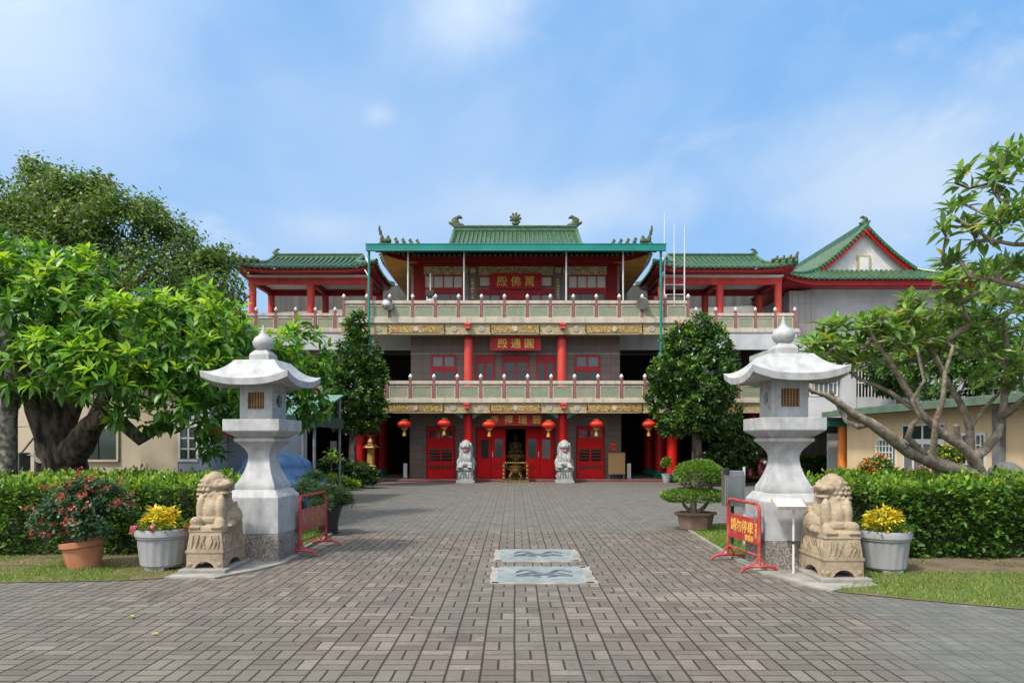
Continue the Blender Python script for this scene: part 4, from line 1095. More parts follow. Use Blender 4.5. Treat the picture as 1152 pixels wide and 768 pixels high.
def temple_lion(px, label, ball):
    cx, cy = (px - CX) * 27.95 / FPX, 27.95
    t = thing('guardian_lion', (cx, cy, 0), label, 'lion statue', 'grey stone lions at the main doors')
    mb = MB(); mb.box(cx - .36, cx + .36, cy - .34, cy + .34, 0, .10).box(cx - .30, cx + .30, cy - .29, cy + .29, .10, .50, taper=.02).box(cx - .34, cx + .34, cy - .32, cy + .32, .50, .60)
    for k in range(5): mb.ball((cx - .2 + .1 * k, cy - .29, .3), (.045, .03, .13), 8, 5)
    mb.build('pedestal', M['greystone'], t, bevel=.012)
    blobs('lion_body', lion_parts(0, 1.48, Vector((cx, cy + .05, .58)), ball), M['greystone'], t, .018, smooth_it=1)
    mb = MB(); mb.box(cx - .11, cx + .11, cy - .28, cy - .2, 1.31, 1.345); mb.build('mouth', M['lanternred'], t, bevel=.01)
temple_lion(524, 'grey stone lion seated on a pedestal left of the main doors', 1)
temple_lion(635, 'grey stone lion seated on a pedestal right of the main doors', -1)

# ================================================================== things at the temple front
def incense():
    c = P(580, 541, 28.6); x, y = c.x, 28.6
    t = thing('incense_burner', (x, y, .0), 'dark bronze and gold incense burner on legs before the open doorway', 'incense burner')
    mb = MB(); mb.box(x - .55, x + .55, y - .22, y + .22, .0, .07); mb.build('base', M['bronze'], t, bevel=.01)
    mb = MB(); mb.lathe((x, y, .30), [(.10, 0), (.20, .06), (.26, .18), (.25, .26), (.30, .30), (.30, .34), (.24, .34), (.22, .25)], 20); mb.build('bowl', M['bronze'], t, smooth=True)
    for k in range(3):
        a = R(90 + 120 * k)
        mb = MB(); mb.tube([(x + .16 * math.cos(a), y + .16 * math.sin(a), .38), (x + .27 * math.cos(a), y + .27 * math.sin(a), .22), (x + .2 * math.cos(a), y + .2 * math.sin(a), .07)], [.06, .05, .04], 8); mb.build('leg', M['bronze'], t, smooth=True)
    for s in (-1, 1):
        mb = MB(); mb.tube([(x + s * .26, y, .50), (x + s * .36, y, .55), (x + s * .36, y, .74), (x + s * .28, y, .80)], .03, 7); mb.build('handle', M['bronze'], t, smooth=True)
    mb = MB()
    for s in (-1, 1):
        mb.box(x + s * .47 - .025, x + s * .47 + .025, y - .2, y + .2, .07, .72)
        for k in range(4): mb.ball((x + s * .47, y - .21, .15 + k * .16), (.06, .03, .06), 8, 5)
    mb.box(x - .47, x + .47, y - .2, y + .2, .74, .78)
    for k in range(9): mb.ball((x - .4 + .1 * k, y - .21, .77), (.035, .025, .03), 8, 5)
    mb.build('altar_frame', M['bronze'], t)
incense()
M['bronzegold'] = pmat('dull_gilding', (0.36, 0.22, 0.06), (0.16, 0.09, 0.03), 9, .45, metal=.4)
def seated_statue():
    x, y = .03, 31.2
    t = thing('seated_statue', (x, y, .06), 'gilded seated statue on a lotus pedestal in the dark doorway', 'statue')
    mb = MB(); mb.lathe((x, y, .06), [(.5, 0), (.5, .2), (.42, .25), (.42, .7), (.5, .75), (.5, .85)], 24); mb.build('pedestal', M['bronze'], t, smooth=True)
    mb = MB()
    for k in range(12):
        a = 2 * math.pi * k / 12; mb.ball((x + .36 * math.cos(a), y + .36 * math.sin(a), .98), (.12, .12, .10), 8, 5)
    mb.lathe((x, y, .9), [(.3, 0), (.38, .1), (.32, .18)], 20); mb.build('lotus_seat', M['gold'], t, smooth=True)
    L = [((x, y, 1.17), (.34, .26, .10)), ((x - .22, y - .12, 1.16), (.17, .14, .08)), ((x + .22, y - .12, 1.16), (.17, .14, .08)), ((x, y, 1.38), (.19, .14, .24)), ((x, y, 1.56), (.24, .13, .10)),
         ((x - .24, y - .05, 1.42), (.07, .08, .17)), ((x + .24, y - .05, 1.42), (.07, .08, .17)), ((x - .13, y - .19, 1.27), (.13, .06, .05)), ((x + .13, y - .19, 1.27), (.13, .06, .05)),
         ((x, y, 1.68), (.06, .06, .08)), ((x, y - .01, 1.80), (.105, .115, .13)), ((x, y, 1.94), (.06, .06, .06)), ((x - .11, y, 1.78), (.02, .035, .06)), ((x + .11, y, 1.78), (.02, .035, .06)), ((x, y - .12, 1.79), (.02, .02, .03))]
    blobs('figure', L, M['bronzegold'], t, .02, smooth_it=2)
seated_statue()
def notice_board():
    x0, x1 = 3.83, 4.52; y = 29.1
    t = thing('notice_board', ((x0 + x1) / 2, y, .06), 'plain plywood notice board on legs against the brown wall right of the doors', 'notice board')
    mb = MB(); mb.box(x0, x1, y, y + .04, .30, 1.15); mb.build('board', M['wood'], t, bevel=.006)
    mb = MB(); mb.box(x0 - .03, x1 + .03, y - .01, y + .05, 1.15, 1.18).box(x0 - .03, x1 + .03, y - .01, y + .05, .27, .30); mb.build('frame', M['brownpot'], t)
    for s in (-1, 1):
        x = (x0 + x1) / 2 + s * .3
        mb = MB(); mb.bar((x, y + .06, .06), (x, y + .06, .35), .04); mb.bar((x, y + .30, .06), (x, y + .07, .9), .03); mb.build('leg', M['metalgrey'], t)
notice_board()
t = thing('red_notice', (4.12, DW - .02, 1.2), 'small red paper notice on the brown wall above the plywood board', 'notice')
mb = MB(); mb.box(3.98, 4.24, DW - .02, DW - .005, 1.25, 1.56); mb.build('sheet', M['lanternred'], t)
mb = MB(); mb.box(4.00, 4.22, DW - .024, DW - .02, 1.5, 1.53).box(4.00, 4.22, DW - .024, DW - .02, 1.28, 1.30); mb.build('border', M['gold'], t)
for x, lab in ((-4.52, 'narrow white panel standing at the left corner of the brown wall'), (4.72, 'narrow white panel standing behind the plywood board')):
    t = thing('standing_panel', (x, 29.4, .06), lab, 'panel', 'narrow white panels by the side openings')
    mb = MB(); mb.box(x - .08, x + .08, 29.35, 29.42, .12, .72); mb.build('panel', M['white'], t, bevel=.01)
    mb = MB(); mb.box(x - .1, x + .1, 29.28, 29.5, .06, .12); mb.build('foot', M['metalgrey'], t)
def pagoda_lamp():
    x, y = P(417, 540, 28.3).x, 28.3
    t = thing('pagoda_lamp', (x, y, 0), 'yellow pagoda-shaped lamp with tiered roof on a grey carved stone foot', 'lamp')
    mb = MB(); mb.box(x - .26, x + .26, y - .22, y + .22, 0, .12).box(x - .2, x + .2, y - .18, y + .18, .12, .42)
    for k in range(3): mb.ball((x - .12 + .12 * k, y - .18, .27), (.05, .03, .1), 8, 5)
    mb.box(x - .25, x + .25, y - .22, y + .22, .42, .58, taper=.04); mb.build('stone_foot', M['greystone'], t, bevel=.01)
    mb = MB(); mb.lathe((x, y, .58), [(.2, 0), (.22, .06), (.15, .12), (.13, .5), (.14, .75), (.2, .82)], 6); mb.build('lamp_body', M['gold'], t)
    mb = MB(); mb.lathe((x, y, 1.38), [(.34, 0), (.30, .05), (.17, .14), (.08, .24)], 6).lathe((x, y, 1.60), [(.17, 0), (.12, .06), (.05, .15), (.03, .28), (.045, .31), (.01, .42)], 6); mb.build('tiered_roof', M['bronze'], t)
pagoda_lamp()
def pole_rack():
    t = thing('pole_rack', (6.4, 28.7, 6.5), 'rack of three tall thin white poles on the right end of the top balcony', 'flagpoles')
    d = 28.6
    for px, py in ((757, 240), (768, 251), (779.5, 253)):
        x = (px - 9.5 - CX) * d / FPX; zt = CAM_H - (py - HY) * d / FPX
        mb = MB(); mb.tube([(x, d, 6.5), (x, d, 9.2), (x, d, zt)], [.03, .026, .014], 8); mb.build('pole', M['white'], t, smooth=True)
    for py in (320, 331):
        z = CAM_H - (py - HY) * d / FPX
        mb = MB(); mb.bar(((747 - CX) * d / FPX, d + .03, z), ((770 - CX) * d / FPX, d + .03, z), .025); mb.build('crossbar', M['white'], t)
pole_rack()
for px, py, lab in ((436, 342, 'round floodlight clamped to the balcony rail, left, beside the teal post'), (723.5, 341, 'round floodlight clamped to the balcony rail, right, beside the teal post')):
    c = P(px, py, 28.0)
    t = thing('floodlight', c, lab, 'floodlight', 'floodlights on the balcony rail')
    mb = MB(); mb.lathe(c, [(.05, .16), (.14, .13), (.23, .02), (.25, -.03), (.24, -.05)], 18, tilt=Matrix.Rotation(R(70 if px < 500 else -60), 3, 'X') @ Matrix.Rotation(R(20), 3, 'Y')); mb.build('reflector', M['steel'], t, smooth=True)
    mb = MB(); mb.bar((c.x, 28.15, c.z - .25), (c.x, 28.05, c.z), .04); mb.build('bracket', M['metalgrey'], t)
c = P(484.5, 345, 28.6)
t = thing('lamp_stand', (c.x, 28.5, 6.5), 'white pole with a dark floodlight head on the top balcony left of the plaque', 'lamp')
mb = MB(); mb.cyl((c.x, 28.5, 6.5), (c.x, 28.5, 8.35), .022, n=8); mb.build('pole', M['white'], t)
mb = MB(); mb.box(c.x - .17, c.x + .17, 28.38, 28.52, 7.40, 7.66); mb.build('lamp_head', M['black'], t, bevel=.03)
mb = MB(); mb.bar((c.x - .12, 28.4, 7.4), (c.x - .16, 28.35, 6.95), .03).bar((c.x + .12, 28.4, 7.4), (c.x + .14, 28.35, 6.95), .03).box(c.x - .1, c.x + .1, 28.34, 28.37, 7.0, 7.3); mb.build('bracket', M['white'], t)
t = thing('hanging_plant', (P(750, 521, 27.9).x, 27.9, 0), 'small round potted bush in front of the right-hand red columns', 'plant'); SMALLPLANT = t

# ================================================================== white stone lanterns
def stone_lantern(cx, cy, rot, label, crop=1):
    t = thing('stone_lantern', (cx, cy, 0), label, 'stone lantern', 'white stone lanterns flanking the drive')
    RT = Matrix.Translation((cx, cy, 0)) @ Matrix.Rotation(rot, 4, 'Z')
    def rings(levels):
        """levels: (half width, z); square section"""
        mb = MB(); mb.M = RT
        v = []
        for h, z in levels: v += [(-h, -h, z), (h, -h, z), (h, h, z), (-h, h, z)]
        n = len(levels)
        f = [(i * 4 + k, i * 4 + (k + 1) % 4, (i + 1) * 4 + (k + 1) % 4, (i + 1) * 4 + k) for i in range(n - 1) for k in range(4)] + [(3, 2, 1, 0), tuple((n - 1) * 4 + k for k in range(4))]
        mb.add(v, f); return mb
    rings([(.372, -.02), (.372, .37)]).build('granite_base', M['granite'], t, bevel=.006)
    rings([(.370, .372), (.370, .86), (.30, .952), (.29, .956)]).build('marble_block', M['marble'], t, bevel=.008)
    lv = [(.275, .955), (.278, .985), (.272, 1.03)]
    for k in range(1, 13):
        q = k / 12
        h = .265 - .118 * math.sin(min(1, q / .66) * math.pi / 2) if q < .66 else .147 + .128 * ((q - .66) / .34) ** 1.8
        lv.append((h, 1.03 + .575 * q))
    lv += [(.283, 1.61), (.283, 1.648)]
    rings(lv).build('shaft', M['marble'], t, smooth=True, autosmooth=30)
    rings([(.255, 1.645), (.265, 1.66), (.385, 1.742), (.392, 1.752), (.392, 1.905)]).build('middle_platform', M['marble'], t, bevel=.007)
    # fire chamber with a square latticed opening front and back, round ones at the sides
    mb = MB(); mb.M = RT; h, z0, z1, w, th = .228, 1.906, 2.40, .115, .06
    a0, a1 = 2.045, 2.275
    for sg in (-1, 1):
        ya, yb = sorted((sg * h, sg * (h - th)))
        mb.box(-h, -w, ya, yb, z0, z1).box(w, h, ya, yb, z0, z1).box(-w, w, ya, yb, z0, a0).box(-w, w, ya, yb, a1, z1)
        xa, xb = sorted((sg * (h - .001), sg * (h - th)))
        yy = h - th
        n = 20; r = .088; zc = (a0 + a1) / 2
        ring = [(r * math.cos(2 * math.pi * k / n), zc + r * math.sin(2 * math.pi * k / n)) for k in range(n)]
        sq = []
        for k in range(n):
            a = 2 * math.pi * k / n; m = max(abs(math.cos(a)), abs(math.sin(a))); sq.append((.13 * math.cos(a) / m, zc + .13 * math.sin(a) / m))
        for x in (xa, xb):
            b = [(x, y, z) for y, z in ring] + [(x, y, z) for y, z in sq]
            mb.add(b, [(k, (k + 1) % n, n + (k + 1) % n, n + k) for k in range(n)])
        mb.add([(xa, y, z) for y, z in ring] + [(xb, y, z) for y, z in ring], [(k, (k + 1) % n, n + (k + 1) % n, n + k) for k in range(n)])
        mb.box(xa, xb, -yy, -.13, z0, z1).box(xa, xb, .13, yy, z0, z1).box(xa, xb, -.13, .13, z0, zc - .13).box(xa, xb, -.13, .13, zc + .13, z1)
    mb.build('fire_chamber', M['marble'], t)
    for sg in (-1, 1):
        mb = MB(); mb.M = RT; yo = sg * (h - .035)
        for k in range(7): x = -w + 2 * w * k / 6; mb.box(x - .009, x + .009, yo - .012, yo + .012, a0, a1)
        for k in range(6): z = a0 + (a1 - a0) * (k + .5) / 6; mb.box(-w, w, yo - .008, yo + .008, z - .006, z + .006)
        f = mb.build('lattice_window', M['latticewood'], t)
        mb = MB(); mb.M = RT; e = .018; ya, yb = sorted((sg * (h + .006), sg * (h - .01)))
        mb.box(-w - e, w + e, ya, yb, a1, a1 + e).box(-w - e, w + e, ya, yb, a0 - e, a0).box(-w - e, -w, ya, yb, a0, a1).box(w, w + e, ya, yb, a0, a1)
        mb.build('window_frame', M['marble'], f)
        mb = MB(); mb.M = RT; x0, x1 = sorted((sg * (h - .05), sg * (h - .04)))
        c2 = []
        for k in range(13): a = R(90) + math.pi * k / 12; c2.append((.055 * math.cos(a) + .0, zc + .075 * math.sin(a)))
        for k in range(1, 12): a = R(270) - math.pi * k / 12; c2.append((.030 * math.cos(a), zc + .075 * math.sin(a)))
        mb.prism(c2, 'x', sg * (h - .052) - .006, sg * (h - .052) + .006); mb.build('crescent', M['marble'], t)
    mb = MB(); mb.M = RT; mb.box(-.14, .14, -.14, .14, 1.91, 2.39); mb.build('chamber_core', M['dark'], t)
    # roof with upswept corners
    mb = MB(); mb.M = RT
    H0 = .585
    def roofpt(face, s, q, top=True):
        """face 0..3, s -1..1 along the eave, q 0 eave .. 1 top"""
        hw = H0 + (.275 - H0) * q
        lift = .105 * abs(s) ** 2.6 * (1 - q) ** 2.2
        hh = hw + .012 * abs(s) ** 3 * (1 - q)
        z = 2.435 + .275 * (q * .55 + .45 * q * q) + lift
        x, y = s * hh, -hh
        for _ in range(face): x, y = -y, x
        return (x, y, z)
    S_ = [-1 + 2 * k / 16 for k in range(17)]; Q_ = [k / 8 for k in range(9)]
    for fc in range(4):
        mb.grid([[roofpt(fc, s, q) for s in S_] for q in Q_])
        e = [roofpt(fc, s, 0) for s in S_]
        lo = [(x * .985, y * .985, z - .085) for x, y, z in e]
        mb.grid([e, lo])
        mid = []
        for x, y, z in lo: mid.append((x * .42, y * .42, 2.385))
        mb.grid([lo, mid])
    mb.add([roofpt(fc, -1, 1) for fc in range(4)], [(0, 1, 2, 3)])
    mb.add([(-.245, -.245, 2.386), (.245, -.245, 2.386), (.245, .245, 2.386), (-.245, .245, 2.386)], [(0, 1, 2, 3)])
    ro = mb.build('roof', M['marble'], t, smooth=True, autosmooth=28)
    rings([(.135, 2.705), (.14, 2.72), (.14, 2.80), (.085, 2.865)]).build('finial_block', M['marble'], t, bevel=.006)
    mb = MB(); mb.lathe((cx, cy, 2.84), [(.085, 0), (.075, .02), (.12, .06), (.143, .115), (.140, .15), (.115, .195), (.065, .235), (.035, .27), (.02, .33), (.008, .38)], 28)
    mb.build('finial', M['marble'], t, smooth=True)
    mb = MB(); mb.M = RT; mb.box(-.374, .374, -.3745, -.37, .60, .603); 
    return t
M['latticewood'] = pmat('amber_lattice', (0.30, 0.17, 0.06), (0.20, 0.11, 0.04), 9, 0.6)
stone_lantern(-3.48, 9.85, R(-5), 'white stone lantern on a granite base, left of the drive beside the weathered barrier')
stone_lantern(3.465, 9.17, R(0), 'white stone lantern on a granite base, right, beside the barrier with yellow writing')

# ================================================================== barriers
def barrier(a, b, label, red, sheetmat, text, small, tmat, face):
    """a: near foot, b: far foot on the ground; face +1 shows the writing towards +x"""
    a, b = Vector((a[0], a[1], 0)), Vector((b[0], b[1], 0))
    t = thing('road_barrier', (a + b) / 2, label, 'barrier', 'tubular steel barriers beside the drive')
    u = (b - a).normalized(); nrm = Vector((-u.y, u.x, 0)); L = (b - a).length
    def q(s, z, o=0): return a + u * s + Vector((0, 0, z)) + nrm * o
    mb = MB(); r = .02; k = .09; zt = .835
    arc0 = [q(k - k * math.cos(w), zt - k + k * math.sin(w)) for w in [R(90) * i / 6 for i in range(7)]]
    arc1 = [q(L - k + k * math.sin(w), zt - k + k * math.cos(w)) for w in [R(90) * i / 6 for i in range(7)]]
    mb.tube([q(0, .06)] + arc0 + arc1 + [q(L, .06)], r, 10)
    mb.build('frame', red, t, smooth=True)
    mb = MB(); mb.tube([q(0, .20), q(L, .20)], .013, 8); mb.build('lower_rail', red, t, smooth=True)
    mb = MB()
    w = .007
    c = [q(.02, .33, -w), q(L - .02, .33, -w), q(L - .02, .645, -w), q(.02, .645, -w), q(.02, .33, w), q(L - .02, .33, w), q(L - .02, .645, w), q(.02, .645, w)]
    mb.add(c, [(0, 1, 2, 3), (7, 6, 5, 4), (0, 4, 5, 1), (1, 5, 6, 2), (2, 6, 7, 3), (3, 7, 4, 0)])
    p = mb.build('sign_panel', sheetmat, t)
    for s in (0, L):
        mb = MB(); f = q(s, 0)
        pts = [f + nrm * -.235 + Vector((0, 0, .012)), f + nrm * -.20 + Vector((0, 0, .055)), f + nrm * -.12 + Vector((0, 0, .075)), f + nrm * .12 + Vector((0, 0, .075)), f + nrm * .20 + Vector((0, 0, .055)), f + nrm * .235 + Vector((0, 0, .012))]
        mb.tube(pts, .019, 8)
        for o in (-.10, .10): mb.tube([f + nrm * o + Vector((0, 0, .08)), f + Vector((0, 0, .20))], .011, 6)
        mb.build('foot', red, t, smooth=True)
    if text:
        # writing reads left to right seen from the drive
        rz = math.atan2(u.y, u.x) + (math.pi if face < 0 else 0)
        side = nrm * (w + .003) * (1 if face < 0 else -1)
        side = -side if False else side
        def put(body, size, s, z, nm='lettering', bold=.006):
            text_mesh(nm, body, size, tmat, p, q(s, z) + side, (R(90), 0, rz), .002, bold)
        s0 = L * .52
        put(text, .172, s0, .515)
        put(small, .085, L * .5 + (-.20 if face < 0 else .20), .385)
        if face < 0: put('\n'.join('碧瑞寺'), .065, .075, .50, bold=.004)
    return t
barrier((3.0, 8.72), (2.90, 9.66), 'bright red tubular barrier with yellow writing 請勿停車 by the right stone lantern', M['barrierred'], M['barrierred'], '請勿停車', '碧瑞寺', M['yellowpaint'], -1)
barrier((-3.02, 10.0), (-2.92, 11.0), 'faded red tubular barrier with worn writing by the left stone lantern', M['barrierred'], M['barrierfade'], '請勿停車', '碧瑞寺', M['fadeyellow'], 1)

# ================================================================== steel cabinet and info tray
def cabinet():
    x, y = 3.37, 10.95
    t = thing('steel_cabinet', (x, y, 0), 'stainless steel box on a black post behind the red barrier', 'cabinet')
    mb = MB(); mb.box(x - .16, x + .13, y - .1, y + .1, .62, 1.16); mb.build('box', M['steel'], t, bevel=.008)
    mb = MB(); mb.box(x - .13, x + .10, y - .108, y - .10, .68, 1.10); mb.build('door', M['steel'], t, bevel=.004)
    mb = MB(); mb.bar((x + .155, y - .02, .0), (x + .155, y - .02, 1.22), .03); mb.build('white_upright', M['white'], t)
    mb = MB(); mb.bar((x - .02, y, .0), (x - .02, y, .63), .045); mb.box(x - .14, x + .12, y - .12, y + .12, .0, .02); mb.build('post', M['black'], t)
    mb = MB(); mb.box(x - .165, x - .10, y - .13, y - .02, 1.10, 1.2); mb.build('lock_box', M['black'], t, bevel=.01)
cabinet()
def tray():
    x, y = 3.30, 8.56
    t = thing('reading_stand', (x + .06, y, 0), 'white slanted board on a thin white post leaning against the right lantern', 'stand')
    mb = MB(); Rm = Matrix.Translation((x, y, .86)) @ Matrix.Rotation(R(24), 4, 'X'); mb.M = Rm
    mb.box(-.17, .17, -.11, .11, -.012, .012); mb.build('board', M['white'], t, bevel=.004)
    mb = MB(); mb.M = Rm; mb.box(-.175, .175, -.118, -.108, -.02, .024).box(-.178, -.166, -.11, .11, -.02, .018).box(.166, .178, -.11, .11, -.02, .018); mb.build('rim', M['cream'], t)
    mb = MB(); mb.cyl((x + .06, y + .01, 0), (x + .06, y + .01, .85), .014, n=8); mb.build('post', M['white'], t, smooth=True)
    mb = MB(); mb.bar((x + .06, y + .02, .385), (x + .06, y + .17, .385), .02); mb.cyl((x + .06, y + .01, .375), (x + .06, y + .01, .41), .022, n=8); mb.build('clamp', M['black'], t)
tray()

# ================================================================== reliefs set in the paving
def relief(x0, x1, y0, y1, label, seed):
    t = thing('relief_slab', ((x0 + x1) / 2, (y0 + y1) / 2, 0), label, 'relief slab', 'carved slabs set in the paving')
    mb = MB(); mb.box(x0 + .06, x1 - .06, y0 + .05, y1 - .05, -.03, .020); mb.build('slab', M['slate'], t, bevel=.006)
    e = .012
    mb = MB(); rr = random.Random(seed)
    def strip(a, b, wd, n=9):
        a, b = Vector(a), Vector(b); d = (b - a).normalized(); nn = Vector((-d.y, d.x, 0)); top, bot = [], []
        for k in range(n + 1):
            p = a + (b - a) * k / n
            top.append(p + nn * (wd / 2 + rr.uniform(0, .02))); bot.append(p - nn * (wd / 2 + rr.uniform(0, .03)))
        pts = [(p.x, p.y) for p in bot + top[::-1]]
        mb.prism(pts, 'z', -.01, e)
    strip((x0 + .03, y0, 0), (x0 + .03, y1, 0), .09); strip((x1 - .03, y0, 0), (x1 - .03, y1, 0), .12); strip((x0, y0 + .02, 0), (x1, y0 + .02, 0), .07); strip((x0, y1 - .02, 0), (x1, y1 - .02, 0), .05)
    mb.build('cement_border', M['cement'], t)
    mb = MB(); cx, cy = (x0 + x1) / 2 + .03, (y0 + y1) / 2
    for s in (-1, 1):
        for k in range(4):
            pts = []
            for i in range(9):
                q = i / 8; pts.append((cx + s * (.03 + .30 * q), cy - .05 * k + (.24 - .11 * k) * math.sin(q * 2.6 + k * .9) - .06, .020 + .003 * math.sin(i)))
            mb.tube(pts, [.006 + .013 * math.sin(math.pi * (i + .3) / 9.3) for i in range(9)], 6)
        mb.ball((cx + s * .05, cy - .05, .02), (.07, .045, .016), 10, 5)
    mb.ball((cx, cy - .09, .02), (.05, .06, .016), 10, 5)
    mb.build('carving', M['slatedark'], t, smooth=True)
relief(-.26, .86, 9.50, 10.55, 'blue-grey relief slab with cement border in the paving, farther and paler of the two', 3)
relief(-.26, .90, 8.02, 9.08, 'blue-grey relief slab with cement border in the paving, nearer one with the bolder carving', 4)

# ================================================================== neighbouring houses
def box_house(name, label, cat, x0, x1, y0, y1, h, wallm):
    t = thing(name, ((x0 + x1) / 2, (y0 + y1) / 2, 0), label, cat)
    mb = MB(); mb.box(x0, x1, y0, y1, -.1, h); mb.build('wall', M[wallm], t)
    return t
def front_window(t, x0, x1, z0, z1, y, cols=2, rows=1, pane='glass', frame='white', grille=False):
    f = MB(); w = .05
    f.box(x0 - w, x1 + w, y - .05, y, z1, z1 + w).box(x0 - w, x1 + w, y - .07, y, z0 - w, z0).box(x0 - w, x0, y - .05, y, z0, z1).box(x1, x1 + w, y - .05, y, z0, z1)
    o = f.build('window', M['beige'] if frame == 'same' else M[frame], t)
    p = MB(); p.box(x0, x1, y - .012, y - .002, z0, z1); p.build('pane', M[pane], o)
    f = MB()
    for k in range(1, cols): x = x0 + (x1 - x0) * k / cols; f.box(x - .02, x + .02, y - .035, y - .012, z0, z1)
    for k in range(1, rows): z = z0 + (z1 - z0) * k / rows; f.box(x0, x1, y - .03, y - .012, z - .018, z + .018)
    if cols > 1 or rows > 1: f.build('mullion', M['black'] if frame == 'same' else M['white'], o)
    return o
bh = box_house('beige_house', 'low beige house with dark windows behind the left hedge and the broad-leaved tree', 'house', -20, -8.05, 17, 25, 3.3, 'beige')
front_window(bh, -10.42, -9.50, 1.18, 1.92, 17, 2, 1, frame='same')
front_window(bh, -13.6, -12.5, 1.18, 1.92, 17, 2, 1, frame='same')
mb = MB(); mb.box(-8.05, -7.3, 17.05, 25, -.1, 3.3); mb.build('side_wall', M['wallwhite'], bh)
mb = MB(); mb.box(-8.03, -7.33, 17.0, 17.05, -.1, 1.2); mb.build('blue_dado', pmat('blue_grey_dado', (0.24, 0.28, 0.32), (0.20, 0.235, 0.27), 2, 0.7), bh)
front_window(bh, -8.0, -7.62, 1.18, 1.95, 17.05, 2, 3, frame='white')
mb = MB(); mb.box(-20.3, -7.1, 16.6, 25.2, 3.3, 3.5); mb.build('roof', M['cement'], bh)

ch = box_house('cream_house', 'single-storey cream house with green roof edge and white double door behind the plumeria', 'house', 10.05, 17, 11, 21.5, 2.38, 'cream2')
mb = MB()
mb.box(9.55, 17.3, 10.6, 22, 2.40, 2.47); mb.build('roof', M['sheet'], ch)
mb = MB(); mb.box(9.50, 9.62, 10.6, 22, 2.36, 2.52); mb.build('roof_edge', M['roofedge'], ch)
mb = MB()
for k in range(46): mb.box(9.66, 13.4, 10.7 + .24 * k, 10.82 + .24 * k, 2.47, 2.56)
mb.build('roof_sheeting', M['sheet'], ch)
X0 = 10.05
def side_panel(name, y0, y1, z0, z1, mat, parent, dx=.05, inset=0):
    mb = MB(); mb.box(X0 - dx, X0 - inset, y0, y1, z0, z1); return mb.build(name, M[mat], parent)
dr = side_panel('door', 16.55, 18.35, .05, 2.05, 'white', ch, .04)
for y0, y1 in ((16.65, 17.05), (17.15, 17.4), (17.5, 17.8), (17.92, 18.25)): side_panel('pane', y0, y1, .55, 1.55, 'glassgrey' if y0 > 17 else 'glass', dr, .055, .03)
for y0, y1 in ((16.6, 17.4), (17.5, 18.3)): side_panel('pane', y0, y1, 1.68, 2.0, 'glass', dr, .055, .03)
def grille_window(y0, y1, z0, z1):
    w = side_panel('window', y0 - .06, y1 + .06, z0 - .06, z1 + .06, 'white', ch, .03)
    side_panel('pane', y0, y1, z0, z1, 'glassgrey', w, .04, .02)
    mb = MB()
    for k in range(6): y = y0 + (y1 - y0) * k / 5; mb.box(X0 - .10, X0 - .08, y - .012, y + .012, z0, z1)
    for k in range(5): z = z0 + (z1 - z0) * k / 4; mb.box(X0 - .098, X0 - .082, y0, y1, z - .012, z + .012)
    mb.build('grille', M['white'], w)
grille_window(18.75, 19.6, 1.0, 1.65); grille_window(15.2, 16.0, .9, 1.75); grille_window(12.4, 13.3, .9, 1.75)
mb = MB(); mb.box(X0 - .12, X0, 14.55, 14.8, 0, 2.3); mb.build('downpipe', M['metalgrey'], ch)

an = box_house('white_annex', 'white two-storey annex with barred balcony between the right stone lantern and the plumeria', 'house', 13.6, 21, 24.5, 33, 5.2, 'wallwhite')
mb = MB(); mb.box(9.9, 13.6, 24.5, 24.75, 2.45, 3.15).box(9.9, 13.6, 24.75, 30, 2.45, 2.6).box(11.35, 11.75, 24.46, 24.9, 2.0, 5.2).box(9.9, 13.6, 24.5, 24.75, 4.2, 5.2).box(9.9, 13.6, 24.75, 30, 5.0, 5.2); mb.build('balcony', M['wallwhite'], an)
mb = MB(); mb.box(9.95, 13.6, 29.7, 30, 0, 5.0).box(9.9, 10.1, 25, 30, 2.6, 5.0); mb.build('back_wall', M['greytile'], an)
lattice_window(an, 10.3, 11.3, 3.2, 4.1, 24.9, 6, [(.5, .012)], 'white', 'glassgrey', .05, .014)
mb = MB()
for k in range(16): x = 11.85 + 1.7 * k / 15; mb.box(x - .014, x + .014, 24.5, 24.53, 3.15, 4.2)
mb.box(11.8, 13.6, 24.49, 24.54, 3.62, 3.66).box(11.8, 13.6, 24.49, 24.54, 4.14, 4.19); mb.build('bars', M['white'], an)
f = MB(); f.box(11.0, 11.9, 24.95, 25.05, .5, 1.9); f.build('display_board', M['white'], an)
lattice_window(an, 12.2, 13.3, .3, 2.2, 26.0, 3, [(.25, .02), (.5, .02), (.75, .02)], 'white', 'glass', .05, .02)
mb = MB(); mb.cyl((10.25, 22.2, 0), (10.25, 22.2, 2.08), .15, .15, 20); oc = thing('orange_column', (10.25, 22.2, 0), 'bright orange round column right of the right stone lantern', 'column')
mb.build('shaft', M['orange'], oc, smooth=True)
mb = MB(); mb.box(9.7, 10.45, 22.0, 22.4, 2.09, 2.28); mb.build('capital', M['tealdark'], oc, bevel=.02)
mb = MB(); mb.box(9.6, 13.6, 22.0, 24.5, 2.29, 2.36); mb.build('porch_roof', M['sheet'], oc)
# rooftop railing behind the cream house
t = thing('rooftop_railing', (13.4, 16, 2.5), 'ornamental white railing above the roof of the cream house', 'railing')
mb = MB()
for k in range(46):
    y = 10.8 + .24 * k; mb.bar((13.4, y, 2.5), (13.4, y, 3.1), .03)
    if k % 2 == 0: mb.lathe((13.4, y + .12, 2.85), [(.1, -.02), (.12, 0), (.1, .02)], 10, tilt=Matrix.Rotation(R(90), 3, 'Y'))
mb.bar((13.4, 10.7, 3.1), (13.4, 21.8, 3.1), .05); mb.bar((13.4, 10.7, 2.65), (13.4, 21.8, 2.65), .04)
mb.build('bars', M['metalgrey'], t)

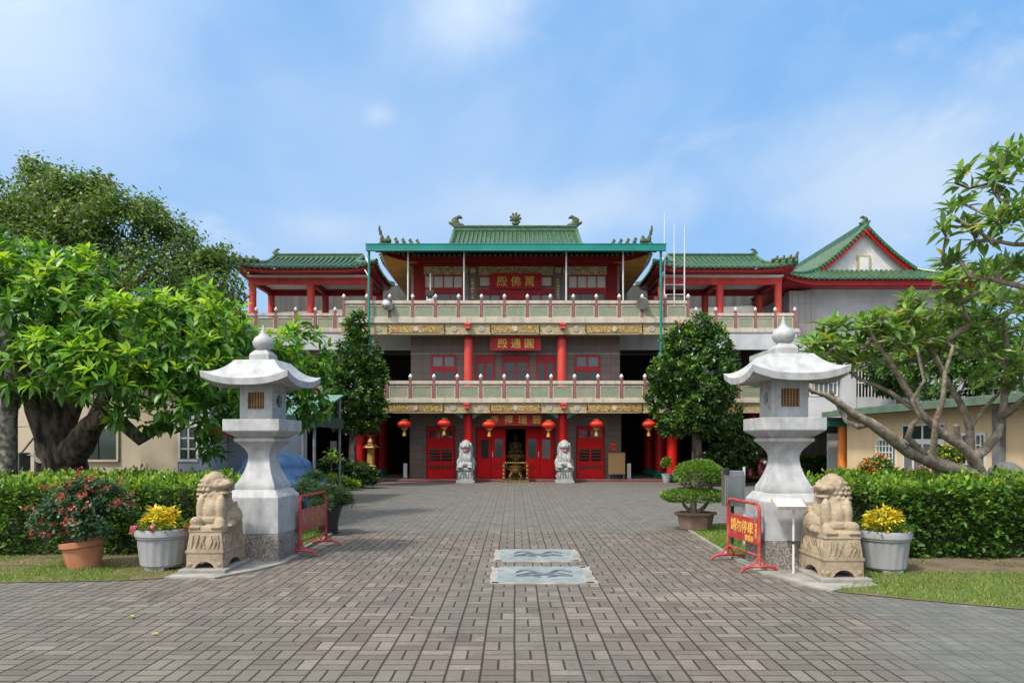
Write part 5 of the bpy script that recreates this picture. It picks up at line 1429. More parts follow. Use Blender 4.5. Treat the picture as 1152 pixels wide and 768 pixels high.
# ---- gabled hall behind on the right
gh = thing('gabled_hall', (17.2, 40, 0), 'white hall with green tiled gable roof and small attic window behind the plumeria', 'hall')
mb = MB(); mb.box(13.3, 21.1, 34.0, 46, 0, 8.98); mb.build('wall', M['wallwhite'], gh)
mb = MB(); mb.box(12.9, 14.1, 33.4, 34.0, 6.5, 8.7); mb.build('side_bay', M['greytile'], gh)
GR = Roof(17.2, 40.2, 9.02, 12.1, 7.8, 4.9, 5.4, up=.30, ang=R(-90), a=.25)
mb = MB(); GR.surface(mb); GR.ribs(mb, .24, .07, (1, 1, 1, 1)); ro = mb.build('roof', M['rooftile'], gh, smooth=True)
mb = MB(); GR.hips(mb, .10); mb.box(17.06, 17.34, 34.75, 45.6, 12.04, 12.34); mb.build('ridge', M['ridge'], ro, smooth=True)
mb = MB(); GR.fascia(mb, -.02, -.26, .14); mb.build('fascia', M['fasciared'], ro)
mb = MB(); GR.under(mb, 1.2, 8.8, -.3); mb.build('soffit', M['redbeam'], ro)
for su in (-1, 1):
    mb = MB(); GR.gables(mb, .3, (su,)); mb.build('gable_wall', M['white'], ro)
    mb = MB(); GR.barge(mb, .24, (su,)); mb.build('bargeboard', M['redpaint'], ro)
mb = MB()
for su in (-1, 1):
    for k in range(17):
        t_ = GR.th + (1 - GR.th) * k / 17
        for sg in (-1, 1):
            p = Vector(GR.W(su * (GR.Gx + .05), sg * GR.Ey * (1 - t_), GR.zf(0, t_) + .02)); mb.cyl(p, p + Vector((0, -.16 * su * -1 if False else -.12, -.02)), .075, n=8)
mb.build('verge_tiles', M['ridge'], ro)
yg = 40.2 - 5.4 + .3
f = MB(); f.box(16.88, 17.52, yg - .10, yg, 9.98, 10.78); aw = f.build('attic_window', M['beamcream'], gh)
f = MB(); f.box(16.98, 17.42, yg - .12, yg - .09, 10.02, 10.68); f.build('shutter', M['white'], aw)
ridge_ornament(ro, (17.2, 35.0, 12.25), .8, 1)

# ================================================================== things behind the left lantern
def covered_car():
    t = thing('covered_car', (-5.8, 16.6, 0), 'car under a blue tarpaulin behind the left stone lantern', 'car')
    L = [((-5.8, 17.0, .55), (1.0, 2.0, .52)), ((-5.8, 17.4, .98), (.78, 1.3, .38)), ((-5.8, 15.6, .55), (.9, .8, .40)), ((-5.8, 18.6, .55), (.9, .8, .45)), ((-6.6, 16.8, .35), (.25, 1.9, .4)), ((-5.0, 16.8, .35), (.25, 1.9, .4))]
    blobs('tarpaulin', L, M['tarp'], t, .05, smooth_it=6, jitter=.03)
    for x, y in ((-6.55, 15.7), (-5.05, 15.7), (-6.55, 18.2), (-5.05, 18.2)):
        mb = MB(); mb.cyl((x - .1, y, .3), (x + .1, y, .3), .3, n=20); mb.build('wheel', M['rubber'], t, smooth=True)
covered_car()
def awning():
    t = thing('shade_awning', (-6.6, 19.4, 0), 'pale green cloth awning with dark valance on thin posts behind the left stone lantern', 'awning')
    x0, x1 = -8.3, -4.93
    mb = MB(); mb.add([(x0, 17.6, 2.28), (x1, 17.6, 2.28), (x1 + .02, 20.4, 2.95), (x0, 20.4, 2.95), (x0, 17.6, 2.25), (x1, 17.6, 2.25), (x1 + .02, 20.4, 2.92), (x0, 20.4, 2.92)], [(0, 1, 2, 3), (7, 6, 5, 4), (0, 4, 5, 1), (1, 5, 6, 2), (2, 6, 7, 3), (3, 7, 4, 0)]); mb.build('cloth', M['awning'], t)
    mb = MB(); mb.box(x0, x1, 17.58, 17.62, 1.95, 2.27).box(x1 - .02, x1 + .02, 17.62, 20.4, 1.98, 2.26); mb.build('valance', M['awningdark'], t)
    for x, y in ((P(341, 500, 17.7).x, 17.7), (-5.0, 17.75), (-8.2, 17.7), (-5.0, 20.3), (-8.2, 20.3)):
        mb = MB(); mb.cyl((x, y, 0), (x, y, 2.3 if y < 19 else 2.9), .04, n=10); mb.build('post', M['metalgrey'], t, smooth=True)
awning()
t = thing('red_parasol', (-6.0, 14.9, 0), 'red parasol showing between the leaves left of the left stone lantern', 'parasol')
mb = MB(); mb.lathe((-6.0, 14.9, 1.72), [(.62, 0), (.6, .03), (.4, .17), (.1, .32), (.02, .35)], 10); mb.build('canopy', M['redpaint'], t)
mb = MB(); mb.cyl((-6.0, 14.9, 0), (-6.0, 14.9, 1.9), .02, n=8); mb.build('pole', M['metalgrey'], t)
t = thing('metal_rack', (-8.9, 12.9, 0), 'grey metal rail frame with a box behind the left hedge beside the tree trunk', 'rack')
mb = MB(); x0, x1, y = P(17, 500, 13.4).x, P(40, 500, 13.4).x, 13.4
mb.tube([(x0, y, 0), (x0, y, 1.88), (x1, y, 1.90), (x1, y, 0)], .025, 8); mb.tube([(x0, y, 1.25), (x1, y, 1.72)], .018, 6); mb.tube([(x0, y, 1.35), (x1, y, 1.35)], .018, 6); mb.build('frame', M['metalgrey'], t, smooth=True)
mb = MB(); mb.box(x0 - .12, x0 + .22, y - .2, y + .12, 1.0, 1.40); mb.build('box', M['metalgrey'], t, bevel=.02)
mb = MB(); mb.lathe((x1 + .16, y - .05, 1.36), [(.12, -.03), (.16, -.03), (.16, .03), (.12, .03)], 18, tilt=Matrix.Rotation(R(80), 3, 'X')); mb.build('hose_coil', M['plastic'], t, smooth=True)

# ================================================================== scooters, boulder
def scooter(x, y, rz, label, body):
    t = thing('motor_scooter', (x, y, 0), label, 'scooter', 'scooters parked under the right wing', rz=0)
    RM = Matrix.Translation((x, y, 0)) @ Matrix.Rotation(rz, 4, 'Z')
    for yy in (-.6, .6):
        mb = MB(); mb.M = RM
        mb.lathe((0, yy, .25), [(.14, -.05), (.25, -.05), (.26, 0), (.25, .05), (.14, .05)], 20, tilt=Matrix.Rotation(R(90), 3, 'Y')); mb.build('wheel', M['rubber'], t, smooth=True)
    rt = Matrix.Rotation(rz, 4, 'Z')
    L = [((0, .45, .55), (.19, .42, .18)), ((0, .30, .40), (.17, .30, .16)), ((0, -.05, .30), (.16, .35, .06)), ((0, -.42, .62), (.17, .10, .34)), ((0, -.48, .88), (.16, .12, .12)), ((0, -.62, .48), (.10, .16, .07))]
    blobs('body', [(RM @ Vector(c), r, rt) for c, r in L], body, t, .03, smooth_it=2)
    blobs('seat', [(RM @ Vector(c), r, rt) for c, r in [((0, .25, .76), (.15, .28, .07)), ((0, .52, .79), (.14, .22, .07))]], M['black'], t, .03, smooth_it=2)
    mb = MB(); mb.M = RM; mb.tube([(-.33, -.42, 1.0), (-.15, -.50, .98), (.15, -.50, .98), (.33, -.42, 1.0)], .02, 7); mb.build('handlebar', M['black'], t, smooth=True)
    for s in (-1, 1):
        mb = MB(); mb.M = RM; mb.tube([(s * .22, -.48, .98), (s * .27, -.5, 1.15)], .008, 5); mb.ball((s * .28, -.5, 1.19), (.06, .02, .045), 8, 5); mb.build('mirror', M['steel'], t)
    mb = MB(); mb.M = RM; mb.ball((0, -.60, .86), (.08, .04, .07), 10, 6); mb.build('headlight', M['paper'], t, smooth=True)
scooter(7.62, 26.7, R(-40), 'dark scooter parked between the round clipped bush and the steel cabinet', M['black'])
scooter(8.85, 26.4, R(25), 'dark red scooter parked between the steel cabinet and the right stone lantern', pmat('maroon_paint', (0.16, 0.02, 0.025), (0.12, 0.016, 0.02), 3, 0.3))
for px, w, h, lab in ((828, 15, 17, 'larger white triangular pennant hung in the shade left of the right stone lantern'), (806, 9, 13, 'smaller white triangular pennant hung in the shade beside the dense tree')):
    d = 28.6; a, b_, c_ = P(px - w / 2, 474, d), P(px + w / 2, 474, d), P(px, 474 + h, d)
    t = thing('cloth_pennant', (a.x, d, c_.z), lab, 'pennant', 'white pennants under the right wing')
    mb = MB(); mb.add([a, b_, c_, a + Vector((0, .015, 0)), b_ + Vector((0, .015, 0)), c_ + Vector((0, .015, 0))], [(0, 1, 2), (5, 4, 3), (0, 3, 4, 1), (1, 4, 5, 2), (2, 5, 3, 0)]); mb.build('cloth', M['paper'], t)
    mb = MB(); mb.bar((a.x - .05, d, a.z + .02), (b_.x + .05, d, a.z + .02), .03); mb.cyl((P(px, 474, d).x, d, a.z), (P(px, 474, d).x, d, 2.96), .008, n=5); mb.build('rod', M['metalgrey'], t)
t = thing('paper_notice', (P(375, 500, 31.3).x, 31.3, 1.0), 'white paper notice on a stand in the dark left side opening', 'notice')
c = P(375, 501, 31.3)
mb = MB(); mb.box(c.x - .14, c.x + .14, 31.3, 31.33, c.z - .2, c.z + .2); mb.build('sheet', M['paper'], t)
mb = MB(); mb.cyl((c.x, 31.36, .06), (c.x, 31.36, c.z), .02, n=8); mb.box(c.x - .15, c.x + .15, 31.25, 31.5, .06, .09); mb.build('stand', M['metalgrey'], t)
c = P(1132, 532, 11.9)
blobs('boulder', [((c.x, c.y, .78), (.36, .33, .50)), ((c.x - .1, c.y, .45), (.38, .35, .50))], M['boulder'], None, .03, loc=(c.x, c.y, 0), smooth_it=3, jitter=.02)
tag(bpy.data.objects['boulder'], 'pale rounded boulder behind the right hedge at the foot of the plumeria', 'boulder')
# ================================================================== vegetation
LEAF = {   # unit leaves along +y: vertices (x, y, z) and triangles
    'lance': ([(0, 0, 0), (-.13, .28, .03), (0, .28, -.015), (.13, .28, .03), (-.12, .62, .0), (0, .62, -.04), (.12, .62, .0), (0, 1, -.16)],
              [(0, 2, 1), (0, 3, 2), (1, 2, 5), (1, 5, 4), (2, 3, 6), (2, 6, 5), (4, 5, 7), (5, 6, 7)]),
    'oval': ([(0, 0, 0), (-.24, .4, .05), (0, .45, 0), (.24, .4, .05), (-.2, .75, .03), (0, 1, -.04), (.2, .75, .03)],
             [(0, 2, 1), (0, 3, 2), (1, 2, 4), (2, 3, 6), (2, 5, 4), (2, 6, 5)]),
    'small': ([(0, 0, 0), (-.28, .5, .05), (.28, .5, .05), (0, 1, -.03)], [(0, 2, 1), (1, 2, 3)]),
    'blade': ([(-.09, 0, 0), (.09, 0, 0), (.02, 1, .12)], [(0, 1, 2)]),
    'petal': ([(0, 0, 0), (-.42, .55, .1), (.42, .55, .1), (0, 1, .05)], [(0, 2, 1), (1, 2, 3)]),
}
def unit(a): return a / np.maximum(np.linalg.norm(a, axis=-1, keepdims=True), 1e-9)
def leaf_mesh(name, mat, kind, pos, dirs, size, parent=None, loc=None, up=None, roll=0.5, width=1.0, rng=RNG):
    tv, tf = LEAF[kind]; tv, tf = np.array(tv, float), np.array(tf)
    tv = tv * np.array([width, 1, 1])
    n = len(pos); d = unit(np.asarray(dirs, float))
    u = np.tile([0, 0, 1.0], (n, 1)) if up is None else np.asarray(up, float)
    u = u + rng.normal(0, roll, (n, 3))
    x = unit(np.cross(d, u)); z = np.cross(x, d)
    s = np.broadcast_to(np.asarray(size, float), (n,))[:, None, None]
    v = (tv[None, :, 0:1] * x[:, None] + tv[None, :, 1:2] * d[:, None] + tv[None, :, 2:3] * z[:, None]) * s + np.asarray(pos)[:, None]
    org = ORIGIN[parent.name] if parent is not None else Vector(loc or (0, 0, 0))
    v = v.reshape(-1, 3) - np.array(org)
    f = (tf[None] + (np.arange(n) * len(tv))[:, None, None]).reshape(-1)
    me = bpy.data.meshes.new(name)
    me.vertices.add(len(v)); me.vertices.foreach_set('co', v.ravel())
    me.loops.add(len(f)); me.loops.foreach_set('vertex_index', f)
    nt = len(f) // 3
    me.polygons.add(nt); me.polygons.foreach_set('loop_start', np.arange(nt) * 3); me.polygons.foreach_set('loop_total', np.full(nt, 3))
    me.materials.append(mat); me.update(calc_edges=True)
    return link_mesh(name, me, parent, (0, 0, 0) if parent is not None else org)
def whorls(cent, axis, k, spread, droop, rng, back=0.0):
    """k leaves round each shoot tip"""
    n = len(cent); a = unit(np.asarray(axis, float))
    h = unit(np.cross(a, np.tile([0.31, 0.87, 0.2], (n, 1)))); g = np.cross(a, h)
    th = (np.arange(k) * 2.399)[None, :] + rng.uniform(0, 6.28, (n, 1))
    lift = np.linspace(1, 0, k)[None, :]
    r = h[:, None] * np.cos(th)[..., None] + g[:, None] * np.sin(th)[..., None]
    d = r * spread + a[:, None] * (0.15 + 0.9 * lift[..., None] * (1 - spread * .5)) + rng.normal(0, .12, (n, k, 3))
    d[..., 2] -= droop * (1 - lift * .6) * rng.uniform(.5, 1.4, (n, k))
    p = cent[:, None] - a[:, None] * (back * (1 - lift))[..., None] + r * .015
    return p.reshape(-1, 3), d.reshape(-1, 3)

def clump_points(clumps, n, rng, shell=0.55, low=-0.6):
    """points in the outer shell of a set of ellipsoids, with outward axes; ellipsoid: (centre, radii)"""
    vol = np.array([r[0] * r[1] * r[2] for c, r in clumps]) ** (2 / 3)
    pick = rng.choice(len(clumps), n * 2, p=vol / vol.sum())
    C = np.array([tuple(c) for c, r in clumps])[pick]; Rr = np.array([tuple(r) for c, r in clumps])[pick]
    u = unit(rng.normal(0, 1, (n * 2, 3)))
    u[:, 2] = np.where(u[:, 2] < low, -u[:, 2], u[:, 2])
    rad = shell + (1 - shell) * rng.uniform(0, 1, (n * 2, 1)) ** .6
    rad *= 1 + rng.normal(0, .07, (n * 2, 1))
    p = C + u * rad * Rr
    keep = np.ones(len(p), bool)       # drop points buried deep inside another lump
    for c, r in clumps: keep &= ~((((p - np.array(tuple(c))) / np.array(r)) ** 2).sum(1) < (shell * .75) ** 2)
    p, u = p[keep][:n], (u / Rr * Rr.mean(1, keepdims=True))[keep][:n]
    return p, unit(u)

def tree_skeleton(name, mat, parent, trunk, targets, r_tip=.008, power=.42, r_base=None, sag=.06, n=7, rng=RNG, step=.45, bias=.25):
    """trunk: list of polylines [(point, radius)...]; every target is joined to the nearest limb by a curved twig"""
    nodes = []; par = []; fixed = []
    for line in trunk:
        prev = None
        for i, (p, r) in enumerate(line):
            p = np.array(tuple(p), float)
            if i == 0 and nodes:
                dd = [np.linalg.norm(q - p) for q in nodes]; k = int(np.argmin(dd))
                if dd[k] < .35: prev = k; continue
            nodes.append(p); par.append(prev if prev is not None else -1); fixed.append(r); prev = len(nodes) - 1
    arr = list(nodes)
    T = np.asarray(targets, float)
    base = np.array(nodes)
    order = np.argsort([np.min(np.linalg.norm(base - t, axis=1)) for t in T])
    tips = []
    for ti in order:
        t = T[ti]; A = np.array(arr)
        dd = np.linalg.norm(A - t, axis=1) + np.maximum(0, A[:, 2] - t[2]) * bias * 3
        k = int(np.argmin(dd)); a = A[k]; L = np.linalg.norm(t - a)
        m = max(1, int(L / step)); prev = k
        perp = rng.normal(0, 1, 3) * L * sag
        for q in range(1, m + 1):
            s = q / m; p = a + (t - a) * s + perp * math.sin(math.pi * s); p[2] += -sag * L * math.sin(math.pi * s)
            arr.append(p); par.append(prev); fixed.append(None); prev = len(arr) - 1
        tips.append(prev)
    cnt = np.zeros(len(arr))
    for k in tips: cnt[k] += 1
    for k in range(len(arr) - 1, -1, -1):
        if par[k] >= 0: cnt[par[k]] += cnt[k]
    rad = [f if f is not None else r_tip * max(1, cnt[i]) ** power for i, f in enumerate(fixed)]
    kids = {}
    for i, p in enumerate(par): kids.setdefault(p, []).append(i)
    mb = MB()
    stack = [(r, -1) for r in kids.get(-1, [])]
    while stack:
        s, frm = stack.pop()
        chain = ([frm] if frm >= 0 else []) + [s]
        while True:
            ks = kids.get(chain[-1], [])
            if not ks: break
            ks = sorted(ks, key=lambda i: -rad[i])
            for o in ks[1:]: stack.append((o, chain[-1]))
            chain.append(ks[0])
        if len(chain) < 2: continue
        rr = [rad[i] for i in chain]
        if frm >= 0: rr[0] = min(rr[0], rr[1] * 1.25)
        mb.tube([arr[i] for i in chain], rr, n if max(rr) > .03 else 5)
    return mb.build(name, mat, parent, smooth=True, autosmooth=80)

G = {}
G['mango'] = leafmat('mango_leaf', [(0, (0.026, 0.080, 0.014)), (.4, (0.058, 0.165, 0.022)), (.8, (0.110, 0.27, 0.030)), (1, (0.20, 0.37, 0.045))], .38, .36)
G['mangoyoung'] = leafmat('young_mango_leaf', [(0, (0.17, 0.36, 0.03)), (.6, (0.27, 0.46, 0.04)), (1, (0.40, 0.50, 0.06))], .42, .4)
G['banyan'] = leafmat('fig_leaf', [(0, (0.032, 0.075, 0.018)), (.5, (0.080, 0.155, 0.034)), (.85, (0.150, 0.225, 0.050)), (1, (0.25, 0.30, 0.08))], .40, .45)
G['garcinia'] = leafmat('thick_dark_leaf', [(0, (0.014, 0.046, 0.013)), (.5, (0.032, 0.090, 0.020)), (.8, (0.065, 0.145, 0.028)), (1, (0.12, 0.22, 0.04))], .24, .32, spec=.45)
G['plumeria'] = leafmat('plumeria_leaf', [(0, (0.070, 0.160, 0.036)), (.5, (0.140, 0.265, 0.062)), (.955, (0.24, 0.37, 0.10)), (.975, (0.42, 0.33, 0.04)), (1, (0.5, 0.40, 0.05))], .36, .36)
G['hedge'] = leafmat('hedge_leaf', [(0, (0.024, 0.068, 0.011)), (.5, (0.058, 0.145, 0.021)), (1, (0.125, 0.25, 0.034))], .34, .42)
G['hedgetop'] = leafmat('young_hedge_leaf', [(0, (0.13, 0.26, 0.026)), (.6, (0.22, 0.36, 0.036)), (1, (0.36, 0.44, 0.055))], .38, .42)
G['core'] = pmat('hedge_light_block', (0.030, 0.035, 0.016), (0.018, 0.018, 0.010), 12, .95, .5, 30)  # for the dark core added inside each hedge to stop light passing
G['grass'] = leafmat('grass_blade', [(0, (0.075, 0.15, 0.02)), (.6, (0.15, 0.27, 0.035)), (.9, (0.22, 0.33, 0.05)), (1, (0.34, 0.30, 0.12))], .3, .6)
G['drygrass'] = leafmat('dry_grass_blade', [(0, (0.09, 0.12, 0.03)), (.45, (0.20, 0.20, 0.06)), (1, (0.34, 0.27, 0.13))], .3, .6)
G['croton'] = leafmat('yellow_croton_leaf', [(0, (0.30, 0.32, 0.02)), (.3, (0.66, 0.52, 0.02)), (.8, (0.74, 0.62, 0.05)), (1, (0.16, 0.24, 0.03))], .3, .4, tcol=(1.2, 1.0, .4))
G['red'] = leafmat('red_petal', [(0, (0.50, 0.03, 0.03)), (.6, (0.62, 0.07, 0.06)), (1, (0.62, 0.22, 0.17))], .2, .5, tcol=(1, 1, 1))
G['pink'] = leafmat('pink_petal', [(0, (0.50, 0.04, 0.16)), (1, (0.62, 0.25, 0.22))], .2, .5, tcol=(1, 1, 1))
G['orange'] = leafmat('orange_petal', [(0, (0.62, 0.12, 0.02)), (1, (0.70, 0.28, 0.05))], .2, .5, tcol=(1, 1, 1))
G['euph'] = leafmat('blue_green_leaf', [(0, (0.022, 0.060, 0.028)), (.6, (0.045, 0.105, 0.050)), (1, (0.085, 0.165, 0.075))], .25, .4)
G['pine'] = leafmat('pine_needle', [(0, (0.020, 0.060, 0.018)), (.6, (0.040, 0.105, 0.028)), (1, (0.075, 0.15, 0.04))], .2, .5)
G['box'] = leafmat('clipped_leaf', [(0, (0.055, 0.13, 0.018)), (.6, (0.11, 0.22, 0.026)), (1, (0.20, 0.31, 0.04))], .32, .42)
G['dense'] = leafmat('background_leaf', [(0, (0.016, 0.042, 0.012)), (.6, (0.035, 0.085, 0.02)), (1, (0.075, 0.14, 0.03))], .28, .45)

def E(px, py, d, rx, rz, ry=None):
    """an ellipsoid clump from its centre and half sizes in photograph pixels"""
    k = d / FPX
    return (P(px, py, d), (rx * k, (ry if ry is not None else min(rx, rz)) * k, rz * k))
def drop_below(p, u, z): k = p[:, 2] > z; return p[k], u[k]

# ---- broad-leaved tree on the left
def mango():
    rng = np.random.default_rng(3)
    base = P(72, 545, 13.6); t = thing('broadleaf_tree', (base.x, 13.6, 0), 'big tree with long bright green leaves and dark furrowed trunk behind the left hedge', 'tree')
    D = 13.0
    cl = [E(15, 350, 12.6, 70, 75), E(75, 355, 12.6, 62, 62), E(140, 385, 12.2, 62, 58), E(205, 385, 12.6, 58, 62), E(60, 410, 11.8, 75, 45), E(-60, 380, 12.8, 80, 90), E(120, 425, 11.6, 60, 45),
          E(175, 440, 12.0, 60, 42), E(238, 420, 12.4, 46, 46), E(255, 375, 13.2, 32, 34), E(225, 335, 13.4, 26, 26), E(95, 300, 13.2, 30, 24), E(28, 290, 13.2, 30, 24), E(30, 440, 12.6, 42, 22),
          E(245, 460, 13.4, 40, 32), E(335, 400, 14.6, 38, 38), E(318, 440, 14.4, 40, 50), E(350, 445, 14.8, 22, 45), E(290, 405, 14.0, 36, 40), E(215, 470, 13.0, 42, 26), E(240, 500, 13.6, 18, 22), E(150, 470, 12.2, 42, 20), E(95, 400, 14.6, 130, 70), E(215, 410, 15.0, 90, 70)]
    tips, ax = clump_points(cl, 1450, rng, .5, -.75)
    ax[:, 2] += .25; ax[:, 1] -= .1
    p, d = whorls(tips, ax, 9, .95, .40, rng, .10)
    young = rng.uniform(size=len(tips)) < np.clip((ax[:, 2] - .15) * .55, 0.05, .5)
    yl = np.repeat(young, 9)
    leaf_mesh('crown', G['mango'], 'lance', p[~yl], d[~yl], rng.uniform(.16, .31, (~yl).sum()), t, width=1.25, roll=.35, rng=rng)
    leaf_mesh('young_shoots', G['mangoyoung'], 'lance', p[yl], d[yl] + np.array([0, 0, .35]), rng.uniform(.14, .25, yl.sum()), t, width=1.25, roll=.35, rng=rng)
    def q(px, py, d): return P(px, py, d)
    trunk = [[(Vector((base.x + .05, 13.6, -.1)), .52), (q(70, 520, 13.6), .46), (q(62, 490, 13.5), .42), (q(52, 462, 13.4), .36), (q(40, 440, 13.2), .28), (q(22, 415, 13.0), .2), (q(0, 380, 12.8), .13)],
             [(q(74, 535, 13.5), .40), (q(90, 500, 13.3), .26), (q(103, 478, 13.1), .20), (q(118, 467, 12.9), .15), (q(140, 478, 12.7), .12), (q(158, 494, 12.7), .12), (q(172, 484, 12.8), .11), (q(200, 465, 13.0), .09), (q(232, 455, 13.4), .075), (q(268, 445, 13.8), .06), (q(310, 440, 14.3), .045)],
             [(q(62, 490, 13.6), .3), (q(78, 455, 13.6), .24), (q(92, 425, 13.6), .19), (q(110, 390, 13.4), .13), (q(125, 355, 13.4), .08)],
             [(q(103, 478, 13.1), .16), (q(120, 440, 13.3), .12), (q(165, 410, 13.4), .09), (q(205, 380, 13.4), .06)]]
    core = trunk[0]; trunk[0] = [(p, r * .78) for p, r in core]
    for k in range(6):
        line = []
        for i, (p, r) in enumerate(core[:5]):
            a = 2 * math.pi * k / 6 + i * .55 + rng.uniform(-.2, .2); o = r * (.62 + .25 * (i == 0))
            line.append((Vector((p.x + o * math.cos(a), p.y + o * math.sin(a) * .8, p.z)), r * rng.uniform(.26, .40) * (1.2 if i == 0 else 1)))
        trunk.append(line)
    sel = rng.choice(len(tips), 260, replace=False)
    tree_skeleton('trunk', M['bark'], t, trunk, tips[sel], .009, .40, rng=rng, n=10)
    # swellings and root flare on the old trunk
mango()

# ---- great fig tree behind it
def banyan():
    rng = np.random.default_rng(5)
    d = 25.0; base = P(120, 500, d); t = thing('fig_tree', (base.x, d, 0), 'tall olive green small-leaved tree with bare grey branches behind the broad-leaved tree, left', 'tree')
    cl = [E(20, 225, d, 60, 45, 70), E(75, 240, d - .5, 60, 48, 70), E(130, 255, d - 1, 55, 42, 70), E(185, 285, d, 48, 46, 60), E(232, 325, d, 42, 44, 60), E(255, 365, d, 24, 34, 40), E(-50, 230, d, 60, 60, 70), E(60, 300, d - 1, 90, 60, 70), E(150, 330, d - 1, 80, 60, 70), E(210, 380, d, 62, 50, 60), E(245, 295, d + 1, 26, 22, 30), E(35, 190, d, 26, 16, 25), E(110, 212, d, 26, 18, 25), E(165, 238, d, 26, 18, 25), E(90, 380, d, 130, 60, 70)]
    tips, ax = clump_points(cl, 7000, rng, .45, -.8)
    # clustered: shoots carry bunches, gaps between
    keep = np.array([mnoise.noise(Vector(q) * .8) * .55 + mnoise.noise(Vector(q) * .36 + Vector((3, 8, 1))) for q in tips]) > -.24
    tips, ax = tips[keep], ax[keep]; ax[:, 2] += .3
    p, dd = whorls(tips, ax, 13, 1.0, .25, rng, .35)
    p = p + rng.normal(0, .12, p.shape)
    leaf_mesh('crown', G['banyan'], 'small', p, dd, rng.uniform(.09, .19, len(p)), t, roll=.6, rng=rng)
    trunk = [[(Vector((base.x, d, -.1)), .7), (P(118, 470, d), .6), (P(112, 420, d), .5), (P(120, 380, d), .36), (P(140, 330, d), .24), (P(150, 290, d), .14)],
             [(P(112, 420, d), .36), (P(80, 370, d), .28), (P(55, 310, d), .18), (P(35, 250, d), .1)], [(P(120, 380, d), .26), (P(170, 345, d - .5), .19), (P(215, 330, d - .5), .12), (P(245, 325, d), .07)], [(P(140, 330, d), .18), (P(175, 300, d), .12), (P(195, 265, d), .07)]]
    sel = rng.choice(len(tips), 330, replace=False)
    tree_skeleton('trunk', M['bark2'], t, trunk, tips[sel], .014, .42, rng=rng, step=.7)
banyan()

# ---- slim speckled trunk at the left edge
def slim():
    rng = np.random.default_rng(8)
    d = 12.6; b = P(8, 540, d); t = thing('slender_tree', (b.x, d, 0), 'straight pale-spotted slim trunk at the far left edge, beside the furrowed trunk', 'tree')
    cl = [E(-40, 300, d, 40, 30), E(-10, 270, d + .3, 30, 22)]
    tips, ax = clump_points(cl, 60, rng)
    p, dd = whorls(tips, ax, 9, .9, .5, rng, .1)
    leaf_mesh('crown', G['mango'], 'lance', p, dd, rng.uniform(.14, .22, len(p)), t, rng=rng)
    tree_skeleton('trunk', pmat('spotted_bark', (0.24, 0.22, 0.19), (0.07, 0.055, 0.045), 9, .9, .6, 24, lo=.42, hi=.60), t, [[(Vector((b.x, d, -.1)), .16), (P(9, 470, d), .145), (P(14, 420, d), .13), (P(4, 360, d), .10), (P(-15, 300, d), .07)]], tips[:20], rng=rng)
slim()

# ---- the two dense trees before the wings
def garcinia(clumps, base_px, top_px, d, label, seed, n, r):
    rng = np.random.default_rng(seed)
    b = P(base_px, 540, d); t = thing('dense_tree', (b.x, d, 0), label, 'tree', 'dark dense trees before the temple wings')
    tips, ax = clump_points(clumps, n, rng, .55, -.85)
    keep = np.array([mnoise.noise(Vector(q) * 1.6) for q in tips]) > -.42
    tips, ax = tips[keep], ax[keep]; ax[:, 2] += .55; ax = unit(ax)
    p, dd = whorls(tips, ax, 9, .75, .0, rng, .16)
    leaf_mesh('crown', G['garcinia'], 'oval', p, dd, rng.uniform(.13, .21, len(p)), t, roll=.5, rng=rng)
    yt = rng.uniform(size=len(tips)) < .16
    p, dd = whorls(tips[yt] + ax[yt] * .08, ax[yt], 5, .5, .0, rng, .05)
    leaf_mesh('young_shoots', G['hedgetop'], 'oval', p, dd, rng.uniform(.10, .15, len(p)), t, roll=.5, rng=rng)
    line = [(Vector((b.x, d, -.1)), r * 1.3), (P(base_px + 1, 515, d), r), (P(base_px + (top_px - base_px) * .3, 470, d), r * .8), (P(base_px + (top_px - base_px) * .6, 430, d), r * .55), (P(top_px, 380, d), r * .3)]
    tree_skeleton('trunk', M['bark'], t, [line], tips[rng.choice(len(tips), 120, replace=False)], .010, .4, rng=rng)
d = 25.4
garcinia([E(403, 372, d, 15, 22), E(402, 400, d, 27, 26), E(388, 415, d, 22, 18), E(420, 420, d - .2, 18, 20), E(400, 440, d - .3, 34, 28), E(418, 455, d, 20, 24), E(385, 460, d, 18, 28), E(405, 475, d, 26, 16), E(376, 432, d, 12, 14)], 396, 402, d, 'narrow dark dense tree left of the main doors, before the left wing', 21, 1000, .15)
garcinia([E(788, 372, d, 22, 18), E(770, 388, d, 26, 24), E(805, 392, d - .2, 24, 26), E(760, 420, d - .3, 30, 28), E(795, 430, d - .4, 36, 36), E(820, 420, d, 14, 22), E(745, 445, d, 19, 24), E(780, 465, d - .3, 38, 28), E(815, 462, d, 19, 24), E(760, 480, d, 22, 14), E(800, 485, d, 22, 12)], 783, 785, d, 'broad dark dense tree right of the main doors, before the right wing', 22, 1900, .20)

